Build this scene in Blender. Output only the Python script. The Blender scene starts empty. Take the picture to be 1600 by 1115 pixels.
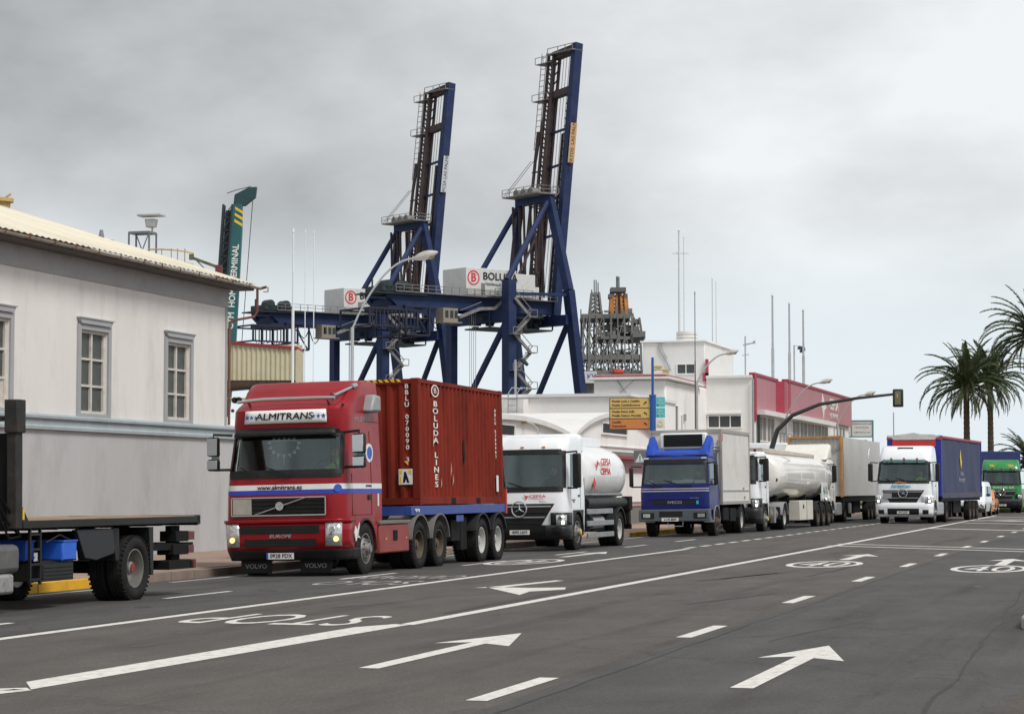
import bpy, bmesh, math, random
from mathutils import Vector, Matrix
random.seed(7)
S = bpy.context.scene
C = S.collection
R = math.radians
PI = math.pi

# ------------------------------------------------------------------ camera
cam_d = bpy.data.cameras.new('camera'); cam = bpy.data.objects.new('camera', cam_d); C.objects.link(cam)
cam.location = (0, 0, 1.6)
cam.rotation_euler = (R(90 + 3.39), 0, R(16.2))
cam_d.sensor_width = 36; cam_d.lens = 77.6
cam_d.clip_start = .1; cam_d.clip_end = 6000
S.camera = cam

# ------------------------------------------------------------------ world: overcast
W = bpy.data.worlds.new('World'); S.world = W; W.use_nodes = True
wn = W.node_tree.nodes; wl = W.node_tree.links; wn.clear()
def WN(t, **k):
    n = wn.new(t)
    for a, b in k.items(): setattr(n, a, b)
    return n
SUN_EL, SUN_AZ = R(52), R(120)
sky = WN('ShaderNodeTexSky', sky_type='NISHITA', sun_disc=False, sun_elevation=SUN_EL, sun_rotation=SUN_AZ)
bg1 = WN('ShaderNodeBackground'); bg1.inputs[1].default_value = .05
wl.new(sky.outputs[0], bg1.inputs[0])
tc = WN('ShaderNodeTexCoord')
sep = WN('ShaderNodeSeparateXYZ'); wl.new(tc.outputs['Generated'], sep.inputs[0])
mp = WN('ShaderNodeMapping'); mp.inputs['Scale'].default_value = (1, 1, 1.7); mp.inputs['Location'].default_value = (9.1, 6.4, .9)
wl.new(tc.outputs['Generated'], mp.inputs[0])
n1 = WN('ShaderNodeTexNoise'); n1.inputs['Scale'].default_value = 2.6; n1.inputs['Detail'].default_value = 7; n1.inputs['Roughness'].default_value = .5; n1.inputs['Distortion'].default_value = .35
n2 = WN('ShaderNodeTexNoise'); n2.inputs['Scale'].default_value = 9; n2.inputs['Detail'].default_value = 5; n2.inputs['Roughness'].default_value = .55
wl.new(mp.outputs[0], n1.inputs[0]); wl.new(mp.outputs[0], n2.inputs[0])
ad = WN('ShaderNodeMath', operation='MULTIPLY_ADD'); ad.inputs[1].default_value = .22; wl.new(n2.outputs[0], ad.inputs[0]); wl.new(n1.outputs[0], ad.inputs[2])
cr = WN('ShaderNodeValToRGB'); wl.new(ad.outputs[0], cr.inputs[0])
e = cr.color_ramp.elements
e[0].position = .44; e[0].color = (.32, .333, .342, 1)
e[1].position = .74; e[1].color = (.77, .79, .80, 1)
m_ = e.new(.57); m_.color = (.51, .526, .535, 1)
# towards the horizon the cloud deck thins to an even pale band
hz = WN('ShaderNodeMapRange'); hz.inputs[1].default_value = .05; hz.inputs[2].default_value = .135; hz.interpolation_type = 'SMOOTHSTEP'; wl.new(sep.outputs[2], hz.inputs[0])
mx = WN('ShaderNodeMix', data_type='RGBA'); wl.new(hz.outputs[0], mx.inputs[0])
mx.inputs[6].default_value = (.68, .745, .785, 1); wl.new(cr.outputs[0], mx.inputs[7])
bg2 = WN('ShaderNodeBackground'); bg2.inputs[1].default_value = .70; wl.new(mx.outputs[2], bg2.inputs[0])
ms = WN('ShaderNodeMixShader'); ms.inputs[0].default_value = .93
wl.new(bg1.outputs[0], ms.inputs[1]); wl.new(bg2.outputs[0], ms.inputs[2])
wo = WN('ShaderNodeOutputWorld'); wl.new(ms.outputs[0], wo.inputs[0])

sd = bpy.data.lights.new('sun', 'SUN'); sd.energy = 1.5; sd.angle = R(18); sd.color = (1, .97, .93)
so = bpy.data.objects.new('sun', sd); C.objects.link(so)
# from above and behind-right of the camera
_d = Vector((math.sin(SUN_AZ) * math.cos(SUN_EL), math.cos(SUN_AZ) * math.cos(SUN_EL), math.sin(SUN_EL)))
so.rotation_euler = _d.to_track_quat('Z', 'Y').to_euler(); so.location = _d * 60
S.view_settings.view_transform = 'Standard'; S.view_settings.look = 'None'
S.view_settings.exposure = .78; S.view_settings.gamma = 1; S.view_settings.use_curve_mapping = False

# ------------------------------------------------------------------ materials
MATS = {}
def mat(name, col, rough=.6, metal=0., var=.12, scale=2.5, bump=0., bscale=60., dirt=None, damt=.0, dscale=1.5, emit=0, coat=0., stretch=(1, 1, 1), spec=.5):
    if name in MATS: return MATS[name]
    m = bpy.data.materials.new(name); m.use_nodes = True; MATS[name] = m
    nt = m.node_tree; N = nt.nodes; L = nt.links
    b = N['Principled BSDF']; b.inputs['Roughness'].default_value = rough; b.inputs['Metallic'].default_value = metal
    b.inputs['Coat Weight'].default_value = coat; b.inputs['Specular IOR Level'].default_value = spec
    t = N.new('ShaderNodeTexCoord'); mpn = N.new('ShaderNodeMapping'); mpn.inputs['Scale'].default_value = stretch
    L.new(t.outputs['Object'], mpn.inputs[0])
    no = N.new('ShaderNodeTexNoise'); no.inputs['Scale'].default_value = scale; no.inputs['Detail'].default_value = 8; no.inputs['Roughness'].default_value = .6
    L.new(mpn.outputs[0], no.inputs[0])
    r = N.new('ShaderNodeValToRGB'); L.new(no.outputs[0], r.inputs[0])
    c = Vector(col)
    r.color_ramp.elements[0].position = .3; r.color_ramp.elements[0].color = (*(c * (1 - var)), 1)
    r.color_ramp.elements[1].position = .7; r.color_ramp.elements[1].color = (*[min(1, v * (1 + var * .8)) for v in c], 1)
    out = r.outputs[0]
    if dirt is not None:
        nd = N.new('ShaderNodeTexNoise'); nd.inputs['Scale'].default_value = dscale; nd.inputs['Detail'].default_value = 10; nd.inputs['Roughness'].default_value = .7
        L.new(mpn.outputs[0], nd.inputs[0])
        mr = N.new('ShaderNodeMapRange'); mr.inputs[1].default_value = .5; mr.inputs[2].default_value = .75; mr.inputs[4].default_value = damt
        L.new(nd.outputs[0], mr.inputs[0])
        mm = N.new('ShaderNodeMix'); mm.data_type = 'RGBA'; L.new(mr.outputs[0], mm.inputs[0]); L.new(out, mm.inputs[6]); mm.inputs[7].default_value = (*dirt, 1)
        out = mm.outputs[2]
        ra = N.new('ShaderNodeMapRange'); ra.inputs[3].default_value = rough; ra.inputs[4].default_value = min(1, rough + .35); L.new(mr.outputs[0], ra.inputs[0]); L.new(ra.outputs[0], b.inputs['Roughness'])
    L.new(out, b.inputs['Base Color'])
    if bump:
        nb = N.new('ShaderNodeTexNoise'); nb.inputs['Scale'].default_value = bscale; nb.inputs['Detail'].default_value = 4
        L.new(mpn.outputs[0], nb.inputs[0])
        bp = N.new('ShaderNodeBump'); bp.inputs['Strength'].default_value = bump; bp.inputs['Distance'].default_value = .02
        L.new(nb.outputs[0], bp.inputs['Height']); L.new(bp.outputs[0], b.inputs['Normal'])
    if emit:
        b.inputs['Emission Color'].default_value = (*col, 1); b.inputs['Emission Strength'].default_value = emit
    return m

def glass(name, tint=(.55, .68, .66), ior=1.9, rough=.03):
    if name in MATS: return MATS[name]
    m = bpy.data.materials.new(name); m.use_nodes = True; MATS[name] = m
    nt = m.node_tree; N = nt.nodes; L = nt.links; N.clear()
    o = N.new('ShaderNodeOutputMaterial'); mix = N.new('ShaderNodeMixShader'); f = N.new('ShaderNodeFresnel'); f.inputs[0].default_value = ior
    t = N.new('ShaderNodeBsdfTransparent'); t.inputs[0].default_value = (*tint, 1)
    g = N.new('ShaderNodeBsdfGlossy'); g.inputs['Roughness'].default_value = rough; g.inputs[0].default_value = (.82, .95, .95, 1)
    L.new(f.outputs[0], mix.inputs[0]); L.new(t.outputs[0], mix.inputs[1]); L.new(g.outputs[0], mix.inputs[2]); L.new(mix.outputs[0], o.inputs[0])
    return m

DUST = (.20, .16, .12)
M = dict(
    black=mat('black_plastic', (.009, .009, .0095), .5, var=.3, dirt=(.03, .026, .022), damt=.45, dscale=3, spec=.4),
    dark=mat('dark_chassis', (.006, .006, .0065), .8, var=.4, spec=.25, dirt=(.018, .015, .012), damt=.5, dscale=4),
    trim=mat('dark_trim', (.018, .019, .021), .45, var=.2, spec=.4, dirt=(.05, .045, .04), damt=.35),
    rubber=mat('tyre_rubber', (.013, .0125, .0125), .85, var=.35, scale=6, bump=.3, bscale=80, spec=.3, dirt=(.05, .043, .035), damt=.5, dscale=5),
    rim=mat('white_rim', (.5, .5, .48), .5, metal=0, var=.2, dirt=(.12, .09, .06), damt=.8, dscale=7),
    rim_rust=mat('rusty_rim', (.10, .072, .05), .75, var=.35, scale=9, dirt=(.05, .035, .025), damt=.8, dscale=8),
    rim_alu=mat('alloy_rim', (.32, .31, .29), .38, metal=.7, var=.25, dirt=(.1, .08, .06), damt=.7, dscale=9),
    hub_red=mat('red_hub', (.26, .03, .03), .6, var=.3, dirt=(.06, .03, .03), damt=.6, dscale=12),
    chrome=mat('chrome', (.6, .61, .62), .18, metal=1, var=.08),
    alu=mat('aluminium', (.42, .43, .44), .42, metal=.85, var=.15, dirt=(.2, .18, .16), damt=.5),
    red=mat('red_cab_paint', (.26, .004, .010), .32, var=.1, coat=.1, spec=.3, dirt=(.17, .012, .016), damt=.4, dscale=1.2),
    white=mat('white_cab_paint', (.80, .82, .84), .28, var=.03, coat=.4, dirt=(.55, .53, .5), damt=.35, dscale=1.5),
    cream=mat('cream_cab_paint', (.72, .70, .63), .35, var=.05, coat=.2, dirt=(.45, .4, .33), damt=.45),
    blue=mat('blue_cab_paint', (.010, .045, .30), .3, var=.12, coat=.4, dirt=(.03, .05, .16), damt=.5, dscale=1.4),
    blue_dk=mat('dark_blue_cab_paint', (.006, .012, .13), .32, var=.12, coat=.1, spec=.3, dirt=(.02, .025, .09), damt=.4, dscale=1.4),
    blue_df=mat('blue_deflector_paint', (.006, .055, .40), .35, var=.1, coat=.1, spec=.3),
    green=mat('green_cab_paint', (.012, .22, .045), .3, var=.1, coat=.4, dirt=(.02, .12, .04), damt=.4),
    orange=mat('orange_car_paint', (.62, .20, .04), .3, var=.05, coat=.5),
    cont=mat('container_red', (.185, .018, .008), .7, var=.28, spec=.2, scale=1.3, dirt=(.065, .012, .007), damt=.85, dscale=1.1, stretch=(1, 1, .35)),
    frame_blue=mat('trailer_blue', (.03, .065, .27), .45, var=.15, dirt=(.06, .06, .09), damt=.5, dscale=5),
    stripe_w=mat('white_stripe', (.72, .72, .70), .4, var=.05, dirt=(.4, .38, .35), damt=.4, dscale=3),
    stripe_b=mat('blue_stripe', (.025, .045, .38), .4, var=.1),
    print_blk=mat('black_print', (.015, .015, .02), .5),
    print_red=mat('red_print', (.62, .04, .04), .5),
    print_wht=mat('white_print', (.75, .74, .70), .55, var=.15, scale=8, dirt=(.25, .05, .03), damt=.5, dscale=6),
    print_blu=mat('blue_print', (.03, .10, .45), .5),
    print_cyan=mat('cyan_print', (.04, .38, .55), .5),
    print_org=mat('orange_print', (.75, .25, .04), .5),
    print_yel=mat('yellow_print', (.75, .50, .04), .5),
    print_grn=mat('green_print', (.05, .25, .06), .5),
    plate=mat('number_plate', (.72, .72, .70), .5, var=.08, dirt=(.3, .28, .25), damt=.5, dscale=12),
    lens=mat('headlamp_lens', (.62, .64, .64), .12, metal=.6, var=.35, scale=16),
    lamp_on=mat('lit_headlamp', (1, .93, .84), .2, emit=2.2),
    lamp_warm=mat('lit_parking_lamp', (1, .55, .18), .2, emit=1.1),
    amber=mat('amber_lens', (.75, .28, .03), .3),
    taillamp=mat('tail_lamp_red', (.12, .008, .008), .3),
    interior=mat('cab_interior', (.06, .06, .065), .8),
    seat=mat('seat_fabric', (.14, .145, .16), .9), backwall=mat('cab_rear_lining', (.30, .33, .33), .9),
    paper=mat('paper_white', (.75, .78, .80), .6),
    glass=glass('windscreen_glass', (.80, .94, .91), 2.1),
    glass_dk=glass('tinted_side_glass', (.42, .5, .5), 1.6),
    silver=mat('grey_panel', (.30, .31, .32), .45, var=.12, dirt=(.15, .14, .13), damt=.4),
    hivis=mat('hi_vis_yellow', (.45, .75, .05), .7),
    cloth_dk=mat('dark_cloth', (.03, .03, .05), .9),
    skin=mat('skin', (.42, .23, .15), .6),
    hair=mat('dark_hair', (.02, .015, .01), .7),
)

# ------------------------------------------------------------------ mesh building
class MB:
    def __init__(s): s.v = []; s.f = []
    def add(s, vs, fs):
        o = len(s.v); s.v += [tuple(v) for v in vs]; s.f += [tuple(i + o for i in f) for f in fs]; return s
    def box(s, c, d, rz=0, rx=0, ry=0, taper=1):
        x, y, z = d[0] / 2, d[1] / 2, d[2] / 2
        p = [(-x, -y, -z), (x, -y, -z), (x, y, -z), (-x, y, -z), (-x * taper, -y * taper, z), (x * taper, -y * taper, z), (x * taper, y * taper, z), (-x * taper, y * taper, z)]
        if rz or rx or ry:
            m = Matrix.Rotation(rz, 3, 'Z') @ Matrix.Rotation(ry, 3, 'Y') @ Matrix.Rotation(rx, 3, 'X'); p = [m @ Vector(q) for q in p]
        return s.add([(q[0] + c[0], q[1] + c[1], q[2] + c[2]) for q in p], [(0, 3, 2, 1), (4, 5, 6, 7), (0, 1, 5, 4), (1, 2, 6, 5), (2, 3, 7, 6), (3, 0, 4, 7)])
    def bb(s, x0, x1, y0, y1, z0, z1): return s.box(((x0 + x1) / 2, (y0 + y1) / 2, (z0 + z1) / 2), (abs(x1 - x0), abs(y1 - y0), abs(z1 - z0)))
    def beam(s, a, b, w, h=None, up=(0, 0, 1)):
        a, b = Vector(a), Vector(b); h = h or w; d = (b - a).normalized(); u = Vector(up)
        if abs(d.dot(u)) > .98: u = Vector((0, 1, 0))
        sx = d.cross(u).normalized() * w / 2; sy = sx.cross(d).normalized() * h / 2
        p = [a - sx - sy, a + sx - sy, a + sx + sy, a - sx + sy, b - sx - sy, b + sx - sy, b + sx + sy, b - sx + sy]
        return s.add(p, [(0, 3, 2, 1), (4, 5, 6, 7), (0, 1, 5, 4), (1, 2, 6, 5), (2, 3, 7, 6), (3, 0, 4, 7)])
    def cyl(s, a, b, r, n=12, r2=None, caps=True):
        a, b = Vector(a), Vector(b); r2 = r if r2 is None else r2; d = (b - a).normalized()
        u = Vector((0, 0, 1)) if abs(d.z) < .9 else Vector((1, 0, 0))
        x = d.cross(u).normalized(); y = x.cross(d).normalized(); vs = []
        for q, rr in ((a, r), (b, r2)):
            vs += [q + x * math.cos(2 * PI * i / n) * rr + y * math.sin(2 * PI * i / n) * rr for i in range(n)]
        fs = [(i, i + n, (i + 1) % n + n, (i + 1) % n) for i in range(n)]
        if caps: fs += [tuple(range(n)), tuple(range(2 * n - 1, n - 1, -1))]
        return s.add(vs, fs)
    def tube(s, pts, r, n=8, rs=None):
        pts = [Vector(p) for p in pts]; k = len(pts); vs = []; prev = None
        for i, p in enumerate(pts):
            d = (pts[min(i + 1, k - 1)] - pts[max(i - 1, 0)]).normalized()
            if prev is None:
                u = Vector((0, 0, 1)) if abs(d.z) < .9 else Vector((1, 0, 0)); x = d.cross(u).normalized()
            else: x = (prev - d * prev.dot(d)).normalized()
            prev = x; y = x.cross(d).normalized(); rr = rs[i] if rs else r
            vs += [p + x * math.cos(2 * PI * j / n) * rr + y * math.sin(2 * PI * j / n) * rr for j in range(n)]
        fs = []
        for i in range(k - 1):
            for j in range(n):
                a = i * n + j; b = i * n + (j + 1) % n; fs.append((a, a + n, b + n, b))
        fs += [tuple(range(n)), tuple(range(k * n - 1, (k - 1) * n - 1, -1))]
        return s.add(vs, fs)
    def lathe(s, prof, n=32, axis='x', c=(0, 0, 0)):     # prof: (offset along axis, radius)
        vs = []
        for (o, r) in prof:
            for j in range(n):
                a = 2 * PI * j / n; q = (o, r * math.cos(a), r * math.sin(a))
                if axis == 'y': q = (q[1], q[0], q[2])
                if axis == 'z': q = (q[1], q[2], q[0])
                vs.append((q[0] + c[0], q[1] + c[1], q[2] + c[2]))
        fs = []
        for i in range(len(prof) - 1):
            for j in range(n):
                a = i * n + j; b = i * n + (j + 1) % n; fs.append((a, b, b + n, a + n))
        return s.add(vs, fs)
    def prism(s, poly, axis, a, b):      # poly 2d; axis 'x': (y,z), 'y': (x,z), 'z': (x,y)
        n = len(poly)
        def P(q, t): return (t, q[0], q[1]) if axis == 'x' else (q[0], t, q[1]) if axis == 'y' else (q[0], q[1], t)
        vs = [P(q, a) for q in poly] + [P(q, b) for q in poly]
        return s.add(vs, [tuple(range(n)), tuple(range(2 * n - 1, n - 1, -1))] + [(i, i + n, (i + 1) % n + n, (i + 1) % n) for i in range(n)])
    def quad(s, *p): return s.add(p, [tuple(range(len(p)))])
    def mesh(s, name, smooth=35):
        me = bpy.data.meshes.new(name); me.from_pydata(s.v, [], s.f); me.validate()
        bm = bmesh.new(); bm.from_mesh(me); bmesh.ops.recalc_face_normals(bm, faces=bm.faces); bm.to_mesh(me); bm.free()
        if smooth:
            me.shade_smooth(); me.set_sharp_from_angle(angle=R(smooth))
        return me
    def build(s, name, m, parent=None, bevel=0, smooth=35, loc=None, fix=True):
        me = s.mesh(name, smooth); o = bpy.data.objects.new(name, me); C.objects.link(o)
        me.materials.append(m if not isinstance(m, str) else M[m])
        if parent: o.parent = parent
        if loc: o.location = loc
        if bevel:
            b = o.modifiers.new('bevel', 'BEVEL'); b.width = bevel; b.segments = 2; b.limit_method = 'ANGLE'; b.angle_limit = R(40)
        return o
def tag(o, label=None, cat=None, group=None, kind=None):
    if label: o['label'] = label
    if cat: o['category'] = cat
    if group: o['group'] = group
    if kind: o['kind'] = kind
    return o
def thing(name, label, cat, loc=(0, 0, 0), rz=0, group=None):
    o = bpy.data.objects.new(name, None); C.objects.link(o); o.location = loc; o.rotation_euler = (0, 0, rz); o.empty_display_size = .3
    return tag(o, label, cat, group)
def inst(name, me, parent, loc=(0, 0, 0), rot=(0, 0, 0), sc=None):
    o = bpy.data.objects.new(name, me); C.objects.link(o); o.parent = parent; o.location = loc; o.rotation_euler = rot
    if sc: o.scale = sc
    return o
def text_mesh(txt, size, ext=.002, align='CENTER', bold=0., spacing=1., line=1., shear=0.):
    cu = bpy.data.curves.new('t', 'FONT'); cu.body = txt; cu.size = size; cu.extrude = ext; cu.align_x = align; cu.align_y = 'CENTER'
    cu.offset = 0; cu.space_character = spacing; cu.space_line = line; cu.shear = shear; cu.resolution_u = 3
    o = bpy.data.objects.new('t', cu); me = bpy.data.meshes.new_from_object(o); bpy.data.objects.remove(o); bpy.data.curves.remove(cu)
    if bold:        # thicken the strokes with slightly shifted copies, each a hair behind the last
        vs = [v.co.copy() for v in me.vertices]; fs = [tuple(p.vertices) for p in me.polygons]; n = len(vs); V_ = []; F_ = []; w = size * .022
        for k, (dx, dy) in enumerate(((0, 0), (w, 0), (-w, 0), (0, w), (0, -w))):
            V_ += [(v.x + dx, v.y + dy, v.z - k * .0004) for v in vs]; F_ += [tuple(i + k * n for i in f) for f in fs]
        bpy.data.meshes.remove(me); me = bpy.data.meshes.new('lettering'); me.from_pydata(V_, [], F_)
    return me
def text(name, txt, size, m, parent, loc, face='front', ext=.002, sx=1., align='CENTER', bold=0., rot=None, **k):
    me = text_mesh(txt, size, ext, align, bold, **k); me.materials.append(M[m] if isinstance(m, str) else m)
    r = {'front': (PI / 2, 0, 0), 'right': (PI / 2, 0, PI / 2), 'up': (0, 0, 0), 'left': (PI / 2, 0, -PI / 2)}[face] if rot is None else rot
    return inst(name, me, parent, loc, r, (sx, 1, 1))
def star_poly(r, n=5, k=.4, rot=PI / 2):
    return [((r if i % 2 == 0 else r * k) * math.cos(rot + PI * i / n), (r if i % 2 == 0 else r * k) * math.sin(rot + PI * i / n)) for i in range(2 * n)]

# ground profile: flat carriageway, slight fall towards the kerb on the left
KERB = -17.2
def gz(x):
    if x >= -12: return 0.
    return max(-.078, .015 * (x + 12))
# ================================================================== GROUND
def asphalt(name, base, warm, patch=.5):
    m = bpy.data.materials.new(name); m.use_nodes = True; nt = m.node_tree; N = nt.nodes; L = nt.links; b = N['Principled BSDF']
    t = N.new('ShaderNodeTexCoord'); P = t.outputs['Object']
    def noise(sc, det, ro=.6, st=None):
        n = N.new('ShaderNodeTexNoise'); n.inputs['Scale'].default_value = sc; n.inputs['Detail'].default_value = det; n.inputs['Roughness'].default_value = ro
        if st:
            q = N.new('ShaderNodeMapping'); q.inputs['Scale'].default_value = st; L.new(P, q.inputs[0]); L.new(q.outputs[0], n.inputs[0])
        else: L.new(P, n.inputs[0])
        return n.outputs[0]
    def ramp(src, p0, c0, p1, c1):
        r = N.new('ShaderNodeValToRGB'); L.new(src, r.inputs[0]); e = r.color_ramp.elements
        e[0].position = p0; e[0].color = (*c0, 1); e[1].position = p1; e[1].color = (*c1, 1); return r.outputs[0]
    def mul(a, bb, f=1.):
        x = N.new('ShaderNodeMix'); x.data_type = 'RGBA'; x.blend_type = 'MULTIPLY'; x.inputs[0].default_value = f; L.new(a, x.inputs[6]); L.new(bb, x.inputs[7]); return x.outputs[2]
    c = ramp(noise(.22, 5, .6), .3, base, .7, warm)
    g = lambda v: (v, v, v)
    c = mul(c, ramp(noise(1.3, 9, .7, (1, .35, 1)), .3, g(.72), .7, g(1.18)))
    c = mul(c, ramp(noise(28, 3, .8), .3, g(.62), .7, g(1.38)))
    c = mul(c, ramp(noise(140, 2, .8), .3, g(.6), .72, g(1.4)))
    # dark polished wheel paths and oil drips, stretched along the lanes
    c = mul(c, ramp(noise(.9, 6, .65, (1.6, .07, 1)), .52, g(1.), .72, g(.60)))
    c = mul(c, ramp(noise(.55, 12, .75, (1.1, .35, 1)), .62, g(1.), .72, g(.62)), patch)
    # fine cracks
    v = N.new('ShaderNodeTexVoronoi'); v.feature = 'DISTANCE_TO_EDGE'; v.inputs['Scale'].default_value = .16
    nn = N.new('ShaderNodeTexNoise'); nn.inputs['Scale'].default_value = 1.2; nn.inputs['Detail'].default_value = 6; L.new(P, nn.inputs[0])
    va = N.new('ShaderNodeVectorMath'); va.operation = 'MULTIPLY_ADD'; L.new(nn.outputs[1], va.inputs[0]); va.inputs[1].default_value = (1.6, 1.6, 0); L.new(P, va.inputs[2]); L.new(va.outputs[0], v.inputs[0])
    c = mul(c, ramp(v.outputs[0], .0, g(.55), .006, g(1.)), .55)
    L.new(c, b.inputs['Base Color']); b.inputs['Roughness'].default_value = .85; b.inputs['Specular IOR Level'].default_value = .35
    bp = N.new('ShaderNodeBump'); bp.inputs['Strength'].default_value = .45; bp.inputs['Distance'].default_value = .012; L.new(noise(90, 3, .7), bp.inputs['Height']); L.new(bp.outputs[0], b.inputs['Normal'])
    return m
ASPH = asphalt('worn_asphalt', (.084, .077, .070), (.102, .089, .079))
ASPH2 = asphalt('grey_asphalt', (.067, .065, .062), (.083, .078, .072), .5)
ASPH3 = asphalt('brown_asphalt', (.078, .062, .053), (.092, .077, .067), .6)
concrete = mat('yard_concrete', (.22, .21, .20), .9, var=.2, scale=.3, bump=.3, bscale=20)

g_ = MB(); g_.quad((-2500, -200, -.13), (2500, -200, -.13), (2500, 4500, -.13), (-2500, 4500, -.13))
tag(g_.build('ground', concrete, smooth=0), kind='structure')
def strip(name, x0, x1, y0, y1, m, dz=0., nx=1):
    b = MB(); xs = sorted(set([x0, x1] + [v for v in (-12., KERB) if x0 < v < x1]))
    for a, c in zip(xs, xs[1:]): b.quad((a, y0, gz(a) + dz), (c, y0, gz(c) + dz), (c, y1, gz(c) + dz), (a, y1, gz(a) + dz))
    return tag(b.build(name, m, smooth=0), kind='structure')
strip('road', -4.7, 22, -30, 900, ASPH2)
strip('road', -11.9, -4.7, -30, 900, ASPH)
strip('road', KERB, -11.9, -30, 900, ASPH2)
b = MB(); b.prism([(-1.2, 4), (9, 4), (9, 24.5), (.9, 24.6), (-.5, 21.5), (-1.0, 18), (-1.2, 12)], 'z', -.01, .004)
tag(b.build('road', ASPH3, smooth=0), kind='structure')

# pavement on the left with its kerb stones
pave = mat('pink_brown_paving', (.33, .235, .18), .85, var=.15, scale=1.2, bump=.3, bscale=30, dirt=(.2, .15, .12), damt=.6)
kerbm = mat('kerb_stone', (.25, .19, .155), .85, var=.2, scale=2, bump=.3, bscale=25, dirt=(.12, .1, .09), damt=.6)
kerby = mat('kerb_stone_yellow', (.72, .38, .015), .7, var=.2, scale=3, dirt=(.3, .2, .1), damt=.5)
pv = MB(); pv.bb(-22.6, KERB - .2, -20, 320, -.13, .07)
pv_o = tag(pv.build('pavement', pave, smooth=0), kind='structure')
kb = MB(); kb.bb(KERB - .2, KERB, 0, .985, -.13, .075); kme = {}
for nm, mm in (('g', kerbm), ('y', kerby)):
    me = kb.mesh('kerb_stone'); me.materials.append(mm); kme[nm] = me
for i in range(140):
    s_ = 14 + i
    inst('kerb_stone', kme['y' if s_ < 36 or 74 <= s_ <= 83 else 'g'], pv_o, (random.uniform(-.006, .006), s_, random.uniform(-.004, .004)))
# paving slabs: shallow joints near the camera side
sl = MB(); sl.bb(0, .595, 0, .595, 0, .012); slm = sl.mesh('paving_slab'); slm.materials.append(pave)
for i in range(34):
    for j in range(8):
        inst('paving_slab', slm, pv_o, (-22.25 + j * .6, 32 + i * .6, .07 + random.uniform(-.003, .002)))

# raised traffic island on the right, rounded nose
isl = MB(); pts = [(-1.5, 27.4), (-1.5, 60), (3.2, 60), (3.2, 25)]
nose = [(-1.5 + 2.35 * (1 - math.cos(a)), 26.2 - 1.8 * math.sin(a)) for a in [PI * k / 16 for k in range(17)]]
poly = nose + [(3.2, 60), (-1.5, 60)]
isl.prism(poly, 'z', -.1, .13)
io = isl.build('traffic_island', mat('island_concrete', (.42, .38, .33), .85, var=.12, scale=3, bump=.2, dirt=(.2, .17, .14), damt=.5), bevel=.03)
tag(io, kind='structure')
isl2 = MB(); isl2.prism([(p[0] * .93 + .06, 26.2 + (p[1] - 26.2) * .9 + .25) for p in nose] + [(3.0, 59.8), (-1.3, 59.8)], 'z', .12, .134)
isl2.build('island_paving', pave, io)

# grass verge where the road bends away
gv = MB(); gv.prism([(-5.5, 147), (-9, 152), (-13.5, 161), (-19, 178), (-27, 215), (-60, 300), (90, 300), (90, 147)], 'z', -.1, .14)
grass = mat('verge_grass', (.07, .12, .03), .95, var=.4, scale=1.2, bump=.6, bscale=8)
tag(gv.build('verge', grass, smooth=0), kind='structure')
gr = MB(); rg = random.Random(3)
for i in range(9000):
    x = rg.uniform(-9, 16); y = rg.uniform(152, 172)
    h = rg.uniform(.06, .2); a = rg.uniform(0, PI); w = .03
    gr.quad((x - w * math.cos(a), y - w * math.sin(a), .13), (x + w * math.cos(a), y + w * math.sin(a), .13), (x + rg.uniform(-.08, .08), y, .13 + h))
tag(gr.build('grass', grass, smooth=0), 'short green grass on the verge beside the green lorry', 'grass', kind='stuff')

# ------------------------------------------------------------------ painted road markings
paint = mat('road_paint', (.66, .64, .59), .7, var=.10, scale=5, dirt=(.14, .13, .12), damt=.75, dscale=9, bump=.2, bscale=120)
paint_old = mat('worn_road_paint', (.42, .41, .39), .75, var=.2, scale=6, dirt=(.09, .085, .08), damt=.9, dscale=8)
MK = []
def mark(poly, m=paint, dz=.004, name='road_marking'):
    b = MB(); b.v = [(x, y, gz(x) + dz) for x, y in poly]; b.f = [tuple(range(len(poly)))]
    o = b.build(name, m, smooth=0); tag(o, kind='structure'); return o
def lane_line(x, y0, y1, w, m=paint, x1=None):
    x1 = x if x1 is None else x1
    n = max(1, int((y1 - y0) / 12)); b = MB()
    for i in range(n):
        ya = y0 + (y1 - y0) * i / n; yb = y0 + (y1 - y0) * (i + 1) / n; xa = x + (x1 - x) * i / n; xb = x + (x1 - x) * (i + 1) / n
        b.v += [(xa - w / 2, ya, gz(xa) + .004), (xa + w / 2, ya, gz(xa) + .004), (xb + w / 2, yb, gz(xb) + .004), (xb - w / 2, yb, gz(xb) + .004)]
        k = len(b.v); b.f.append((k - 4, k - 3, k - 2, k - 1))
    return tag(b.build('road_marking', m, smooth=0), kind='structure')
lane_line(-11.78, -5, 57, .17)
for i in range(32): lane_line(-11.95, 57.6 + i * 2.1, 58.85 + i * 2.1, .17)
mark([(-8.97, 16.5), (-8.60, 15.9), (-8.40, 24.6), (-8.60, 24.7), (-8.86, 24.0)])
lane_line(-8.44, 24.6, 60, .19, x1=-8.50); lane_line(-8.50, 60.01, 130, .2, x1=-8.8)
for i in range(-1, 12):
    s0 = 16.0 + 7.35 * i
    if i < 7: lane_line(-4.93 + (.06 if i == 1 else 0), s0, s0 + 2.1, .17)
for i in range(10): lane_line(-4.9, 66.5 + i * 7.3, 68.3 + i * 7.3, .17)
for (y0, y1, x) in ((30.0, 32.4, -14.05), (37.2, 40.2, -14.0), (44.4, 47.6, -13.98), (52, 55, -14), (59.3, 62, -14), (66, 69, -14), (22.6, 24.9, -14.1)): lane_line(x, y0, y1, .11)
for (y0, y1) in ((28.2, 35), (36, 58), (60, 100)): lane_line(-16.75, y0, y1, .12, paint_old)
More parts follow.
